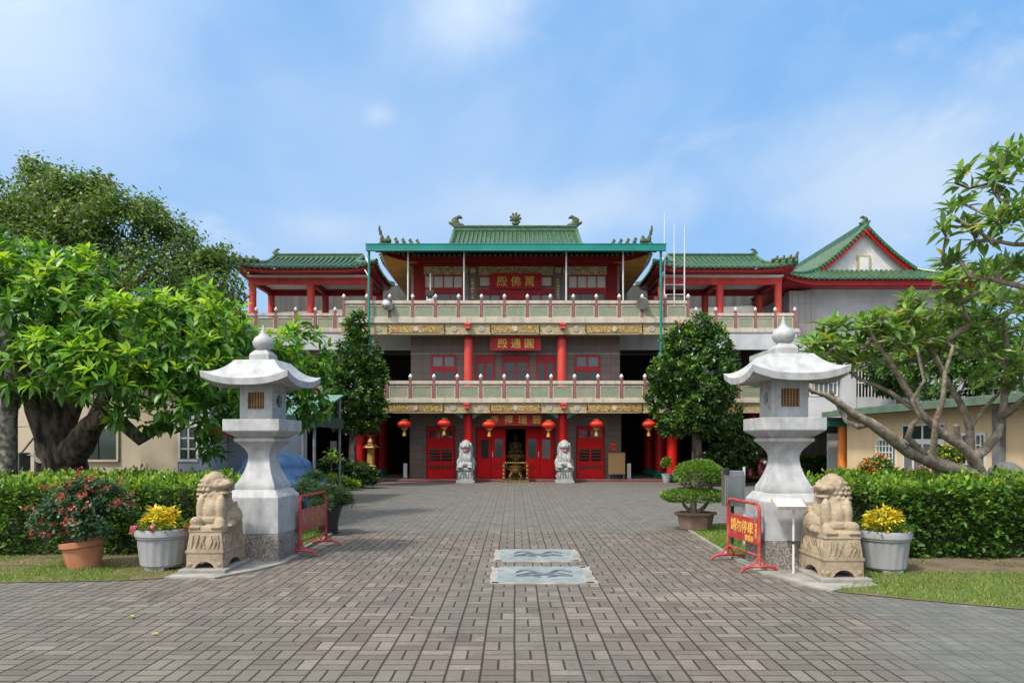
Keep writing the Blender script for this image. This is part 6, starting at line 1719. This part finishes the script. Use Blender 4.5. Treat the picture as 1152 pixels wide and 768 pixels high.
# ---- plumeria on the right
def plumeria():
    rng = np.random.default_rng(9)
    D = 11.2
    b = P(1100, 545, D); t = thing('plumeria_tree', (b.x, D, 0), 'plumeria with forked smooth grey limbs and whorls of long leaves behind the right hedge', 'tree')
    def q(px, py, d=D): return P(px, py, d)
    thin = .74
    A = [(q(1108, 560), .20), (q(1105, 540), .19), (q(1090, 532, 11.1), .165), (q(1075, 529, 11.0), .15), (q(1048, 519, 10.8), .135), (q(1022, 508, 10.6), .12), (q(997, 488, 10.4), .115), (q(980, 476, 10.3), .10), (q(963, 468, 10.2), .085), (q(942, 452, 10.1), .07), (q(928, 444, 10.05), .05), (q(913, 440, 10.0), .04), (q(903, 430, 9.9), .03)]
    A2 = [(q(980, 476, 10.3), .07), (q(966, 480, 10.6), .05), (q(952, 474, 10.9), .045), (q(945, 462, 11), .035), (q(935, 440, 11), .028)]
    B = [(q(1099, 535), .14), (q(1095, 515, 11.0), .115), (q(1081, 501, 10.9), .10), (q(1061, 488, 10.8), .09), (q(1037, 466, 10.7), .078), (q(1015, 430, 10.6), .06), (q(1000, 405, 10.5), .045), (q(985, 385, 10.4), .035)]
    C = [(q(1088, 518, 11.1), .12), (q(1109, 505, 11.3), .10), (q(1122, 488, 11.4), .09), (q(1127, 469, 11.5), .085), (q(1131, 437, 11.5), .07), (q(1134, 400, 11.4), .055), (q(1128, 360, 11.2), .04)]
    Dl = [(q(1097, 538, 11.3), .13), (q(1092, 515, 11.5), .10), (q(1091, 481, 11.6), .085), (q(1081, 454, 11.6), .07), (q(1065, 428, 11.5), .055), (q(1050, 395, 11.4), .042), (q(1045, 365, 11.3), .03)]
    E1 = [(q(1041, 508, 10.75), .08), (q(1051, 496, 10.6), .065), (q(1053, 471, 10.5), .055), (q(1061, 450, 10.4), .05), (q(1063, 420, 10.3), .04), (q(1072, 390, 10.3), .03)]
    F1 = [(q(1040, 510, 10.7), .075), (q(1021, 492, 10.4), .06), (q(1026, 478, 10.3), .05), (q(1036, 468, 10.2), .045), (q(1026, 450, 10.1), .04), (q(1040, 428, 10.0), .03), (q(1032, 395, 9.9), .025)]
    G1 = [(q(1091, 481, 11.6), .06), (q(1105, 462, 11.6), .045), (q(1122, 444, 11.7), .038), (q(1140, 420, 11.7), .03)]
    H1 = [(q(1037, 466, 10.7), .05), (q(1000, 440, 10.9), .042), (q(965, 425, 11.0), .036), (q(940, 405, 11.0), .03)]
    stub = [(q(1077, 502, 10.9), .06), (q(1077, 490, 10.9), .062), (q(1076, 478, 10.85), .06)]
    # canopy of shoot tips
    cl = [E(935, 400, 10.4, 38, 24), E(975, 388, 10.6, 46, 30), E(1015, 385, 10.7, 46, 36), E(1052, 375, 10.9, 44, 42), E(1092, 372, 11.2, 44, 46), E(1132, 375, 11.3, 46, 50), E(1000, 410, 11.6, 70, 34), E(1080, 405, 11.9, 70, 42), E(915, 412, 10.2, 18, 18), E(1140, 430, 11.0, 40, 30), E(1050, 345, 10.4, 36, 24), E(1095, 325, 10.2, 40, 30), E(1140, 325, 10.0, 44, 36), E(1005, 362, 10.6, 34, 20)]
    tips, ax = clump_points(cl + [E(925, 395, 10.3, 30, 22), E(950, 380, 10.4, 34, 24), E(985, 372, 10.5, 36, 24), E(960, 410, 10.8, 40, 18)], 330, rng, .50, -.15)
    ax[:, 2] += 1.1; ax = unit(ax)
    # nearer bough entering from the right, higher up
    near = [E(1100, 215, 8.2, 30, 26), E(1135, 195, 8.0, 30, 34), E(1090, 265, 8.3, 34, 22), E(1140, 260, 8.0, 40, 34), E(1075, 300, 8.6, 30, 16), E(1135, 310, 8.4, 32, 26), E(1075, 240, 8.3, 14, 14)]
    near += [E(1150, 345, 8.8, 30, 20), E(1120, 335, 9.2, 26, 16)]
    t2, a2 = clump_points(near, 74, rng, .35, -.3); a2[:, 0] -= .35; a2[:, 2] += .5; a2 = unit(a2)
    I1 = [(q(1127, 469, 11.5), .08), (q(1165, 440, 10.6), .075), (q(1195, 400, 9.6), .068), (q(1190, 350, 8.9), .058), (q(1160, 325, 8.5), .05), (q(1120, 315, 8.4), .04), (q(1090, 310, 8.5), .03)]
    I2 = [(q(1190, 350, 8.9), .05), (q(1185, 300, 8.3), .045), (q(1165, 275, 8.1), .04), (q(1140, 275, 8.1), .032), (q(1115, 270, 8.2), .026)]
    I3 = [(q(1185, 300, 8.3), .04), (q(1180, 250, 8.0), .035), (q(1155, 225, 8.0), .03), (q(1125, 225, 8.1), .024)]
    tree_skeleton('trunk', M['plumbark'], t, [[(p, r * thin) for p, r in l] for l in (A, B, C, Dl, E1, F1, G1, H1, A2, stub, I1, I2, I3)], np.vstack([tips, t2]),   .0112, .33, rng=rng, n=12, sag=.05, step=.22, bias=.6)
    allp, alla = np.vstack([tips, t2]), np.vstack([ax, a2])
    p, dd = whorls(allp, alla, 9, .80, .0, rng, .05)
    leaf_mesh('crown', G['plumeria'], 'lance', p, dd, rng.uniform(.15, .28, len(p)) * np.repeat(np.where(allp[:, 1] < 9.3, .88, 1.0), 9), t, roll=.3, width=1.1, rng=rng)
plumeria()

# ---- trees behind the cream house and under the right wing
def bush_tree(name, label, cl, base, n, size, mat, seed, group=None, trunk_r=.14, k=9, kind='oval', cat='tree'):
    rng = np.random.default_rng(seed); d = base.y
    t = thing(name, (base.x, base.y, 0), label, cat, group)
    tips, ax = clump_points(cl, n, rng, .5, -.8); tips, ax = drop_below(tips, ax, .05); ax[:, 2] += .4
    p, dd = whorls(tips, ax, k, .9, .15, rng, .15)
    leaf_mesh('crown', mat, kind, p, dd, rng.uniform(size * .75, size * 1.3, len(p)), t, roll=.6, rng=rng)
    top = max(c.z for c, r in cl)
    cx = sum(c.x for c, r in cl) / len(cl)
    if trunk_r:
        tree_skeleton('trunk', M['bark2'], t, [[(Vector((base.x, d, -.05)), trunk_r), (Vector((base.x * .7 + cx * .3, d, top * .4)), trunk_r * .75), (Vector((cx, d, top * .85)), trunk_r * .4)]], tips[rng.choice(len(tips), min(60, len(tips)), replace=False)], .008 if trunk_r > .05 else .004, .4, rng=rng, n=7)
    return t
d = 20.5
bush_tree('leafy_tree', 'bright green leafy tree behind the cream house roof, seen through the plumeria limbs', [E(1075, 430, d, 60, 28), E(1120, 420, d, 50, 34), E(1150, 430, d, 60, 32), E(1050, 400, d, 50, 34), E(1110, 385, d, 60, 30)], P(1100, 540, 22.4), 700, .17, G['hedge'], 31, trunk_r=.2)
d = 23.2
bush_tree('leafy_tree', 'dark green tree behind the cream house, left of the bright leafy tree', [E(1000, 415, d, 28, 26), E(1020, 385, d, 36, 30), E(1015, 435, d, 30, 16)], P(1012, 540, d), 420, .17, G['dense'], 32, trunk_r=.16)
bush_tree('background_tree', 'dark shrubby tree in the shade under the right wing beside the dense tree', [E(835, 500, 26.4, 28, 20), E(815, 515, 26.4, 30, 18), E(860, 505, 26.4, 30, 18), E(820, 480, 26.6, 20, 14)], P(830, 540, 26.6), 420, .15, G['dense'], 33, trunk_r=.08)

# ---- hedges
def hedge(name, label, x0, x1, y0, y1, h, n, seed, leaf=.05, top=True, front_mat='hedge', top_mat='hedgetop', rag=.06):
    rng = np.random.default_rng(seed)
    t = thing(name, ((x0 + x1) / 2, (y0 + y1) / 2, 0), label, 'hedge')
    def bulge(p, k): return np.array([mnoise.fractal(Vector(q) * k, 1.0, 2.0, 3) for q in p])
    # dark inner core standing for the stems, added to block light
    mb = MB(); nx, nz = 40, 8
    xs = np.linspace(x0 + .08, x1 - .08, nx)
    rows = []
    for yy, zz in ((y0 + .12, .0), (y0 + .10, h * .5), (y0 + .12, h - .10), (y1 - .12, h - .10), (y1 - .1, 0)): rows.append([(x, yy + .05 * mnoise.noise(Vector((x * 3, yy, zz * 4))), max(0, zz + (.04 * mnoise.noise(Vector((x * 2.5, yy, 7))) if zz > .1 else 0))) for x in xs])
    mb.grid(rows)
    for xx in (x0 + .08, x1 - .08): mb.add([(xx, y0 + .12, 0), (xx, y1 - .12, 0), (xx, y1 - .12, h - .1), (xx, y0 + .12, h - .1)], [(0, 1, 2, 3)])
    mb.build('stems_or_core', G['core'], t)
    L, W = x1 - x0, y1 - y0
    def face(k, which):
        a, b = rng.uniform(0, 1, k), rng.uniform(0, 1, k)
        if which == 'front': p = np.c_[x0 + L * a, np.full(k, y0), .02 + (h - .02) * b ** .85]; o = np.tile([0, -1, .35], (k, 1))
        elif which == 'top': p = np.c_[x0 + L * a, y0 + W * b, np.full(k, h)]; o = np.tile([0, -.15, 1], (k, 1))
        else:
            sx = x0 if which == 'left' else x1
            p = np.c_[np.full(k, sx), y0 + W * a, .02 + (h - .02) * b ** .85]; o = np.tile([-1 if which == 'left' else 1, 0, .35], (k, 1))
        bl = bulge(p, 1.9)[:, None] * rag * 1.7 + bulge(p * 3.1 + 9, 2.4)[:, None] * rag
        nn = unit(o.astype(float))
        p = p + nn * (bl - rng.uniform(0, .13, (k, 1)) ** 1.0) + rng.normal(0, .012, (k, 3))
        return p, unit(nn + rng.normal(0, .55, (k, 3)))
    A = h * L; T = L * W; S = W * h; tot = A * 1.0 + T * .75 + 2 * S * .4
    P_, D_, Pt, Dt = [], [], [], []
    for w, ar in (('front', A), ('left', S * .4), ('right', S * .4)):
        p, d_ = face(int(n * ar / tot), w); P_.append(p); D_.append(d_)
    p, d_ = face(int(n * T * .75 / tot), 'top')
    Pt.append(p); Dt.append(d_)
    P_, D_ = np.vstack(P_), np.vstack(D_); Pt, Dt = np.vstack(Pt), np.vstack(Dt)
    # some bright shoots on the upper front as well
    up = (P_[:, 2] > h * .55) & (rng.uniform(size=len(P_)) < .22)
    Pt, Dt = np.vstack([Pt, P_[up]]), np.vstack([Dt, D_[up]]); P_, D_ = P_[~up], D_[~up]
    k1 = rng.uniform(size=len(Pt)) < .35
    P_, D_ = np.vstack([P_, Pt[k1]]), np.vstack([D_, Dt[k1]]); Pt, Dt = Pt[~k1], Dt[~k1]
    P_[:, 2] = np.maximum(P_[:, 2], .03)
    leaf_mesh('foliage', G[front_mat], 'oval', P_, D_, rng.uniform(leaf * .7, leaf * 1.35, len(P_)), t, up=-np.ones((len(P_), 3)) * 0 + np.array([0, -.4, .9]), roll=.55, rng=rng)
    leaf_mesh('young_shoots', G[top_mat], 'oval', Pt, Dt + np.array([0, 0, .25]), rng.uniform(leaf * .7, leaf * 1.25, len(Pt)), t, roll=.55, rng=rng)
    return t
hedge('clipped_hedge', 'long clipped hedge behind the terracotta pot on the left, bright on top', -11.5, -4.15, 9.95, 12.6, 1.02, 34000, 41, .066, rag=.09)
hedge('clipped_hedge', 'clipped hedge on the right behind the grey pot and the sandstone lion', 4.25, 12.5, 9.7, 11.3, 1.0, 30000, 42, .078, rag=.12)
hedge('clipped_hedge', 'low far hedge under the right wing behind the scooters', 7.2, 12.6, 28.0, 28.7, .98, 5200, 43, .10, top_mat='hedge', rag=.05)
hedge('clipped_hedge', 'low hedge strip between the lantern shaft and the orange column', 9.2, 11.6, 20.3, 21.3, .75, 3000, 44, .09, rag=.05)
# shrubs at the foot of the narrow tree
d = 24.6
bush_tree('shrub', 'dark rounded shrub at the foot of the narrow dense tree, on its left', [E(368, 530, d, 18, 14), E(388, 532, d, 18, 13), E(380, 524, d, 14, 9)], P(380, 548, d), 300, .12, G['dense'], 51, 'shrubs left of the temple door', .03, cat='shrub')
bush_tree('shrub', 'dark green shrub right of the narrow dense tree trunk', [E(408, 533, d, 15, 14), E(420, 537, d, 9, 10), E(400, 527, d, 10, 9)], P(408, 548, d), 240, .12, G['dense'], 52, 'shrubs left of the temple door', .03, cat='shrub')
bush_tree('shrub', 'yellow-green low shrub in front of the dark rounded shrub', [E(384, 541, 23.6, 12, 7), E(396, 544, 23.7, 9, 6), E(374, 539, 23.8, 9, 6)], P(388, 548, 23.6), 110, .10, G['hedgetop'], 53, 'shrubs left of the temple door', .02, cat='shrub')
bush_tree('sapling', 'thin sapling with spread leaves left of the narrow tree trunk', [E(372, 508, 23.0, 9, 5), E(380, 515, 23.0, 6, 4), E(365, 517, 23.0, 6, 3)], P(373, 550, 23.0), 11, .17, G['mangoyoung'], 54, None, .025, k=5, kind='lance', cat='plant')
# small potted bush by the columns
rng = np.random.default_rng(77)
c = P(750, 521, 27.9)
tips, ax = clump_points([((c.x, 27.9, c.z), (.22, .2, .22))], 90, rng, .6)
p, dd = whorls(tips, ax, 5, .8, 0, rng, .03)
leaf_mesh('foliage', G['box'], 'small', p, dd, .09, SMALLPLANT, rng=rng)
mb = MB(); mb.tube([(c.x, 27.9, .35), (c.x, 27.9, c.z)], .02, 6); mb.build('stem', M['bark2'], SMALLPLANT)
mb = MB(); mb.lathe((c.x, 27.9, 0), [(.13, 0), (.2, .30), (.21, .36), (.17, .36), (.16, .3)], 16); mb.build('pot', M['greystone'], SMALLPLANT, smooth=True)

# ---- potted plants
def fluted_pot(t, x, y, z, r, h, mat):
    mb = MB(); v = []; n = 72
    lv = [(.74, 0), (.76, .04), (.80, .05), (.88, .60), (.90, .74), (.955, .76), (.96, .80), (1.0, .82), (1.0, .95), (.97, 1.0), (.90, 1.0), (.87, .93), (.84, .90)]
    for q, zz in lv:
        for k in range(n):
            a = 2 * math.pi * k / n
            fl = 1 - (.045 * (abs(math.sin(a * 9)) < .35) if .05 < zz < .62 else 0) + (.012 * abs(math.sin(a * 9)) if .05 < zz < .62 else 0)
            v.append((x + r * q * fl * math.cos(a), y + r * q * fl * math.sin(a), z + h * zz))
    f = [(i * n + k, i * n + (k + 1) % n, (i + 1) * n + (k + 1) % n, (i + 1) * n + k) for i in range(len(lv) - 1) for k in range(n)] + [tuple(range(n))[::-1]]
    mb.add(v, f); o = mb.build('pot', mat, t, smooth=True, autosmooth=35)
    mb = MB(); mb.cyl((x, y, z + h * .86), (x, y, z + h * .91), r * .86, n=24); mb.build('soil', M['earth'], t)
    return o
def croton_pot(x, y, r, h, label, seed, flowers, cr, ch):
    rng = np.random.default_rng(seed)
    t = thing('potted_plant', (x, y, 0), label, 'potted plant', 'big pots beside the lions')
    mb = MB()
    for k in range(3):
        a = R(30 + 120 * k); mb.box(x + .16 * math.cos(a) - .12, x + .16 * math.cos(a) + .12, y + .16 * math.sin(a) - .07, y + .16 * math.sin(a) + .07, .0, .045)
    mb.build('brick_foot', M['cement'], t, bevel=.008)
    fluted_pot(t, x, y, .045, r, h, M['plastic'])
    zt = .045 + h
    tips, ax = clump_points([((x - .03, y, zt + ch * .30), (cr, cr, ch * .6)), ((x + cr * .5, y, zt + ch * .2), (cr * .6, cr * .6, ch * .5)), ((x - cr * .6, y - .05, zt + ch * .15), (cr * .5, cr * .5, ch * .4))], 80, rng, .45, -.2); ax[:, 2] += .5
    p, dd = whorls(tips, ax, 10, .7, .1, rng, .05)
    leaf_mesh('foliage', G['croton'], 'lance', p, dd, rng.uniform(.05, .105, len(p)), t, roll=.4, width=1.2, rng=rng)
    a = rng.uniform(0, 6.28, 380); q = r * rng.uniform(.5, 1.02, 380)
    p = np.c_[x + q * np.cos(a), y + q * np.sin(a), zt - .03 + rng.uniform(0, .10, 380)]
    leaf_mesh('ground_leaves', G['hedge'], 'oval', p, np.c_[np.cos(a), np.sin(a), rng.uniform(.2, 1.5, 380)], rng.uniform(.035, .07, 380), t, rng=rng)
    mb = MB()
    for k in range(7): aa = rng.uniform(0, 6.28); mb.tube([(x, y, zt - .06), (x + .1 * math.cos(aa), y + .1 * math.sin(aa), zt + .1), (x + .16 * math.cos(aa), y + .16 * math.sin(aa), zt + ch * .7)], .008, 5)
    mb.build('stems_or_core', M['bark2'], t)
    for fx, fy, fz, mt, fr in flowers:
        k = 60; pos = np.array([x + fx, y + fy, zt + fz]) + unit(rng.normal(0, 1, (k, 3))) * fr * rng.uniform(.4, 1, (k, 1))
        leaf_mesh('flower', G[mt], 'petal', pos, rng.normal(0, 1, (k, 3)) + np.array([0, -.3, .5]), .028, t, rng=rng)
croton_pot(-4.45, 9.0, .325, .47, 'fluted grey pot of yellow croton with pink flowers, left of the left lion', 61, [(-.30, -.12, -.01, 'pink', .06), (-.24, -.2, .03, 'pink', .05), (.02, -.30, .02, 'pink', .05), (.33, -.05, .02, 'orange', .06), (-.34, -.05, -.05, 'orange', .05)], .21, .30)
croton_pot(4.57, 8.80, .315, .47, 'fluted grey pot of yellow croton, right of the right lion', 62, [(-.27, -.1, .05, 'croton', .025), (-.1, -.27, .0, 'croton', .02), (.12, -.26, .0, 'croton', .02)], .215, .31)
def euphorbia():
    rng = np.random.default_rng(63); x, y = -5.47, 9.05
    t = thing('potted_plant', (x, y, 0), 'tilted terracotta pot with a wide red-flowered bush before the left hedge', 'potted plant')
    tilt = Matrix.Rotation(R(-6), 3, 'Y')
    mb = MB(); mb.lathe((x, y, .0), [(.185, 0), (.19, .02), (.235, .27), (.235, .275), (.262, .28), (.265, .345), (.24, .35), (.225, .30)], 40, tilt=tilt); mb.build('pot', M['terracotta'], t, smooth=True, autosmooth=35)
    mb = MB(); mb.lathe((x, y, .0), [(.22, .29), (.21, .305)], 24, tilt=tilt); mb.build('soil', M['earth'], t)
    cl = [((x - .10, y, .78), (.50, .38, .30)), ((x + .20, y, .85), (.36, .34, .28)), ((x - .32, y - .05, .60), (.34, .3, .24)), ((x + .12, y - .1, .55), (.34, .3, .22)), ((x + .05, y, 1.0), (.3, .28, .16))]
    tips, ax = clump_points(cl, 420, rng, .45, -.7); ax[:, 2] += .4
    p, dd = whorls(tips, ax, 9, .9, .1, rng, .06)
    leaf_mesh('foliage', G['euph'], 'oval', p, dd, rng.uniform(.05, .085, len(p)), t, roll=.5, rng=rng)
    f = (ax[:, 1] < .35) & (rng.uniform(size=len(tips)) < .27)
    c = tips[f] + unit(ax[f]) * .06
    k = 12; pos = np.repeat(c, k, 0) + rng.normal(0, .020, (len(c) * k, 3))
    leaf_mesh('flowers', G['red'], 'petal', pos, rng.normal(0, .6, (len(pos), 3)) + np.array([0, -.3, .8]), rng.uniform(.020, .034, len(pos)), t, rng=rng)
    tree_skeleton('stems_or_core', M['bark2'], t, [[(Vector((x, y, .25)), .03), (Vector((x, y, .42)), .025)]], tips[rng.choice(len(tips), 50, replace=False)], .0045, .35, rng=rng, step=.15)
euphorbia()
def clipped_bonsai():
    rng = np.random.default_rng(64); x, y = 3.27, 12.85
    t = thing('potted_bonsai', (x, y, 0), 'clipped round-topped bush in two tiers in a brown six-sided pot, right of the drive', 'potted plant')
    mb = MB(); mb.lathe((x, y, 0), [(.27, .0), (.27, .03), (.29, .035), (.335, .28), (.39, .29), (.39, .34), (.33, .34), (.32, .28)], 6, sx=1.0, sy=.8); mb.build('pot', M['brownpot'], t, bevel=.008)
    mb = MB(); mb.lathe((x, y, .28), [(.31, 0), (.30, .03)], 6, sy=.8); mb.build('soil', M['earth'], t)
    def tier(c, r, n, flat):
        u = unit(rng.normal(0, 1, (n, 3))); u[:, 2] = np.where(u[:, 2] < -flat, -u[:, 2] * .6, u[:, 2])
        p = np.array(c) + u * np.array(r) * (1 + np.array([mnoise.noise(Vector(q) * 6) for q in u * np.array(r)])[:, None] * .07 - rng.uniform(0, .12, (n, 1)))
        return p, unit(u + rng.normal(0, .5, (n, 3)))
    p1, d1 = tier((x + .06, y, 1.0), (.44, .42, .28), 6500, .38)
    p2, d2 = tier((x - .02, y, .63), (.60, .50, .135), 6500, .7)
    leaf_mesh('foliage', G['box'], 'small', np.vstack([p1, p2]), np.vstack([d1, d2]), rng.uniform(.028, .05, len(p1) + len(p2)), t, roll=.6, rng=rng)
    q1, e1 = tier((x + .06, y, .95), (.36, .34, .22), 200, .95); q2, e2 = tier((x - .02, y, .64), (.52, .42, .09), 260, .95)
    tree_skeleton('trunk', M['bark2'], t, [[(Vector((x - .03, y, .28)), .085), (Vector((x - .05, y, .42)), .065), (Vector((x - .02, y, .58)), .05), (Vector((x + .04, y, .85)), .04)], [(Vector((x + .10, y, .28)), .05), (Vector((x + .14, y - .03, .42)), .038), (Vector((x + .25, y, .55)), .03)], [(Vector((x - .1, y, .30)), .04), (Vector((x - .22, y - .05, .46)), .03)]], np.vstack([q1, q2]), .006, .38, rng=rng, step=.12, bias=.1)
clipped_bonsai()
def pine_bonsai():
    rng = np.random.default_rng(65); x, y = -3.30, 12.4
    t = thing('potted_bonsai', (x, y, 0), 'spreading dark needle-leaved bonsai in a black pot left of the drive, behind the weathered barrier', 'potted plant')
    mb = MB(); mb.lathe((x + .05, y, 0), [(.16, 0), (.17, .2), (.25, .50), (.30, .52), (.30, .56), (.24, .56), (.22, .5)], 24); mb.build('pot', M['black'], t, smooth=True, autosmooth=35)
    cl = [E(345, 552, 12.3, 20, 14), E(370, 556, 12.2, 24, 13), E(388, 562, 12.3, 13, 9), E(350, 537, 12.5, 16, 8), E(332, 565, 12.4, 12, 9), E(360, 570, 12.0, 16, 7)]
    tips, ax = clump_points(cl, 520, rng, .4, -.7); ax[:, 2] += .3
    p, dd = whorls(tips, ax, 16, .8, .0, rng, .08)
    leaf_mesh('foliage', G['pine'], 'lance', p, dd, rng.uniform(.05, .09, len(p)), t, width=.45, rng=rng)
    tree_skeleton('trunk', M['bark2'], t, [[(Vector((x + .05, y, .5)), .07), (Vector((x, y, .62)), .055), (Vector((x - .1, y, .74)), .04), (Vector((x + .1, y, .8)), .03)]], tips[rng.choice(len(tips), 80, replace=False)], .005, .38, rng=rng, step=.12)
pine_bonsai()
def flower_bush(px, py, d, label, seed, petals, share=.18):
    rng = np.random.default_rng(seed); c = P(px, py, d)
    t = thing('potted_plant', (c.x, d, 0), label, 'potted plant', 'flowering pots before the cream house')
    cl = [((c.x, d, c.z), (.34, .3, .26)), ((c.x - .2, d, c.z - .1), (.24, .22, .2)), ((c.x + .2, d, c.z + .05), (.2, .2, .2))]
    tips, ax = clump_points(cl, 200, rng, .5, -.6); ax[:, 2] += .4
    p, dd = whorls(tips, ax, 7, .9, .1, rng, .05); leaf_mesh('foliage', G['hedge'], 'oval', p, dd, rng.uniform(.06, .1, len(p)), t, rng=rng)
    f = rng.uniform(size=len(tips)) < share; q = np.repeat(tips[f] + ax[f] * .05, 10, 0); q = q + rng.normal(0, .03, q.shape)
    leaf_mesh('flowers', G[petals], 'petal', q, rng.normal(0, 1, q.shape) + np.array([0, -.2, .6]), .045, t, rng=rng)
    mb = MB(); mb.lathe((c.x, d, 0), [(.16, 0), (.24, .45), (.27, .46), (.27, .52), (.22, .52)], 20); mb.build('pot', M['terracotta'], t, smooth=True, autosmooth=35)
    mb = MB(); mb.tube([(c.x, d, .4), (c.x + .03, d, c.z - .1)], .03, 6); mb.build('stem', M['bark2'], t)
flower_bush(985, 528, 15.2, 'orange-flowered potted bush left of the white double door', 66, 'orange')
flower_bush(1062, 515, 16.0, 'yellow and green potted plant in front of the white double door', 67, 'croton')
flower_bush(1030, 540, 15.5, 'low pink-flowered potted plant before the white double door', 68, 'pink')

# ---- grass
def grass(name, poly, n, mat, hgt, seed, label=None, keep=None):
    rng = np.random.default_rng(seed); po = np.array(poly); lo, hi = po.min(0), po.max(0)
    pts = rng.uniform(lo, hi, (n * 3, 2)); ins = np.zeros(len(pts), bool); j = len(po) - 1
    for i in range(len(po)):
        a, b = po[i], po[j]
        c = ((a[1] > pts[:, 1]) != (b[1] > pts[:, 1])) & (pts[:, 0] < (b[0] - a[0]) * (pts[:, 1] - a[1]) / (b[1] - a[1] + 1e-12) + a[0]); ins ^= c; j = i
    pts = pts[ins]
    if keep is not None:
        q = np.array([mnoise.fractal(Vector((p[0] * 1.3, p[1] * 1.3, seed)), 1, 2, 3) for p in pts]); pts = pts[q > keep]
    pts = pts[:n]; m = len(pts)
    d = np.c_[rng.normal(0, .55, m), rng.normal(0, .55, m), np.ones(m)]
    o = leaf_mesh(name, mat, 'blade', np.c_[pts, np.full(m, .008)], d, rng.uniform(hgt * .5, hgt * 1.5, m), None, up=rng.normal(0, 1, (m, 3)), roll=.1, rng=rng)
    return tag(o, kind='stuff')
FL = [(-9.5, 7.80), (-5.8, 8.08), (-4.5, 8.22), (-4.04, 8.42), (-4.0, 9.9), (-9.5, 9.95)]
grass('grass', FL, 16000, G['drygrass'], .030, 71, keep=-.35)
grass('grass', FL, 15000, G['grass'], .034, 72, keep=-.02)
grass('grass', [(-3.9, 10.45), (-3.2, 10.45), (-3.16, 11.6), (-3.22, 12.5), (-3.45, 13.2), (-4.2, 13.8), (-5, 14), (-5, 10.45)], 12000, G['grass'], .05, 73)
FR = [(3.44, 7.66), (4.0, 7.28), (4.85, 6.84), (6.2, 6.2), (8.2, 5.5), (8.2, 8.7), (4.1, 8.75), (3.98, 8.1)]
grass('grass', FR, 26000, G['grass'], .036, 74, keep=-.45)
grass('grass', FR, 7000, G['drygrass'], .030, 75, keep=.0)
grass('grass', [(3.1, 9.85), (3.1, 11.5), (3.17, 12.8), (3.45, 13.3), (4.2, 13.8), (5.6, 14.0), (5.6, 11.4), (4.2, 11.2), (4.0, 9.85)], 14000, G['grass'], .05, 76)
grass('grass', [(4.1, 8.7), (8.2, 8.6), (8.2, 9.6), (4.1, 9.6)], 2500, G['drygrass'], .045, 77, keep=.1)

# ---- fallen leaves
rng = np.random.default_rng(90)
n = 46; x = np.r_[rng.uniform(-3.9, 3.2, 22), rng.uniform(-7, -4.1, 10), rng.uniform(3.7, 6.5, 14)]; y = np.r_[rng.uniform(5.2, 16, 22), rng.uniform(8.3, 9.6, 10), rng.uniform(7.3, 9.4, 14)]
fa = leaf_mesh('fallen_leaves', leafmat('fallen_leaf', [(0, (0.16, 0.08, 0.03)), (.6, (0.28, 0.17, 0.05)), (1, (0.42, 0.34, 0.06))], .1, .7), 'oval', np.c_[x, y, np.full(n, .02)], np.c_[rng.normal(0, 1, n), rng.normal(0, 1, n), rng.normal(0, .12, n)], rng.uniform(.04, .085, n), rng=rng, roll=.2)
tag(fa, kind='stuff')
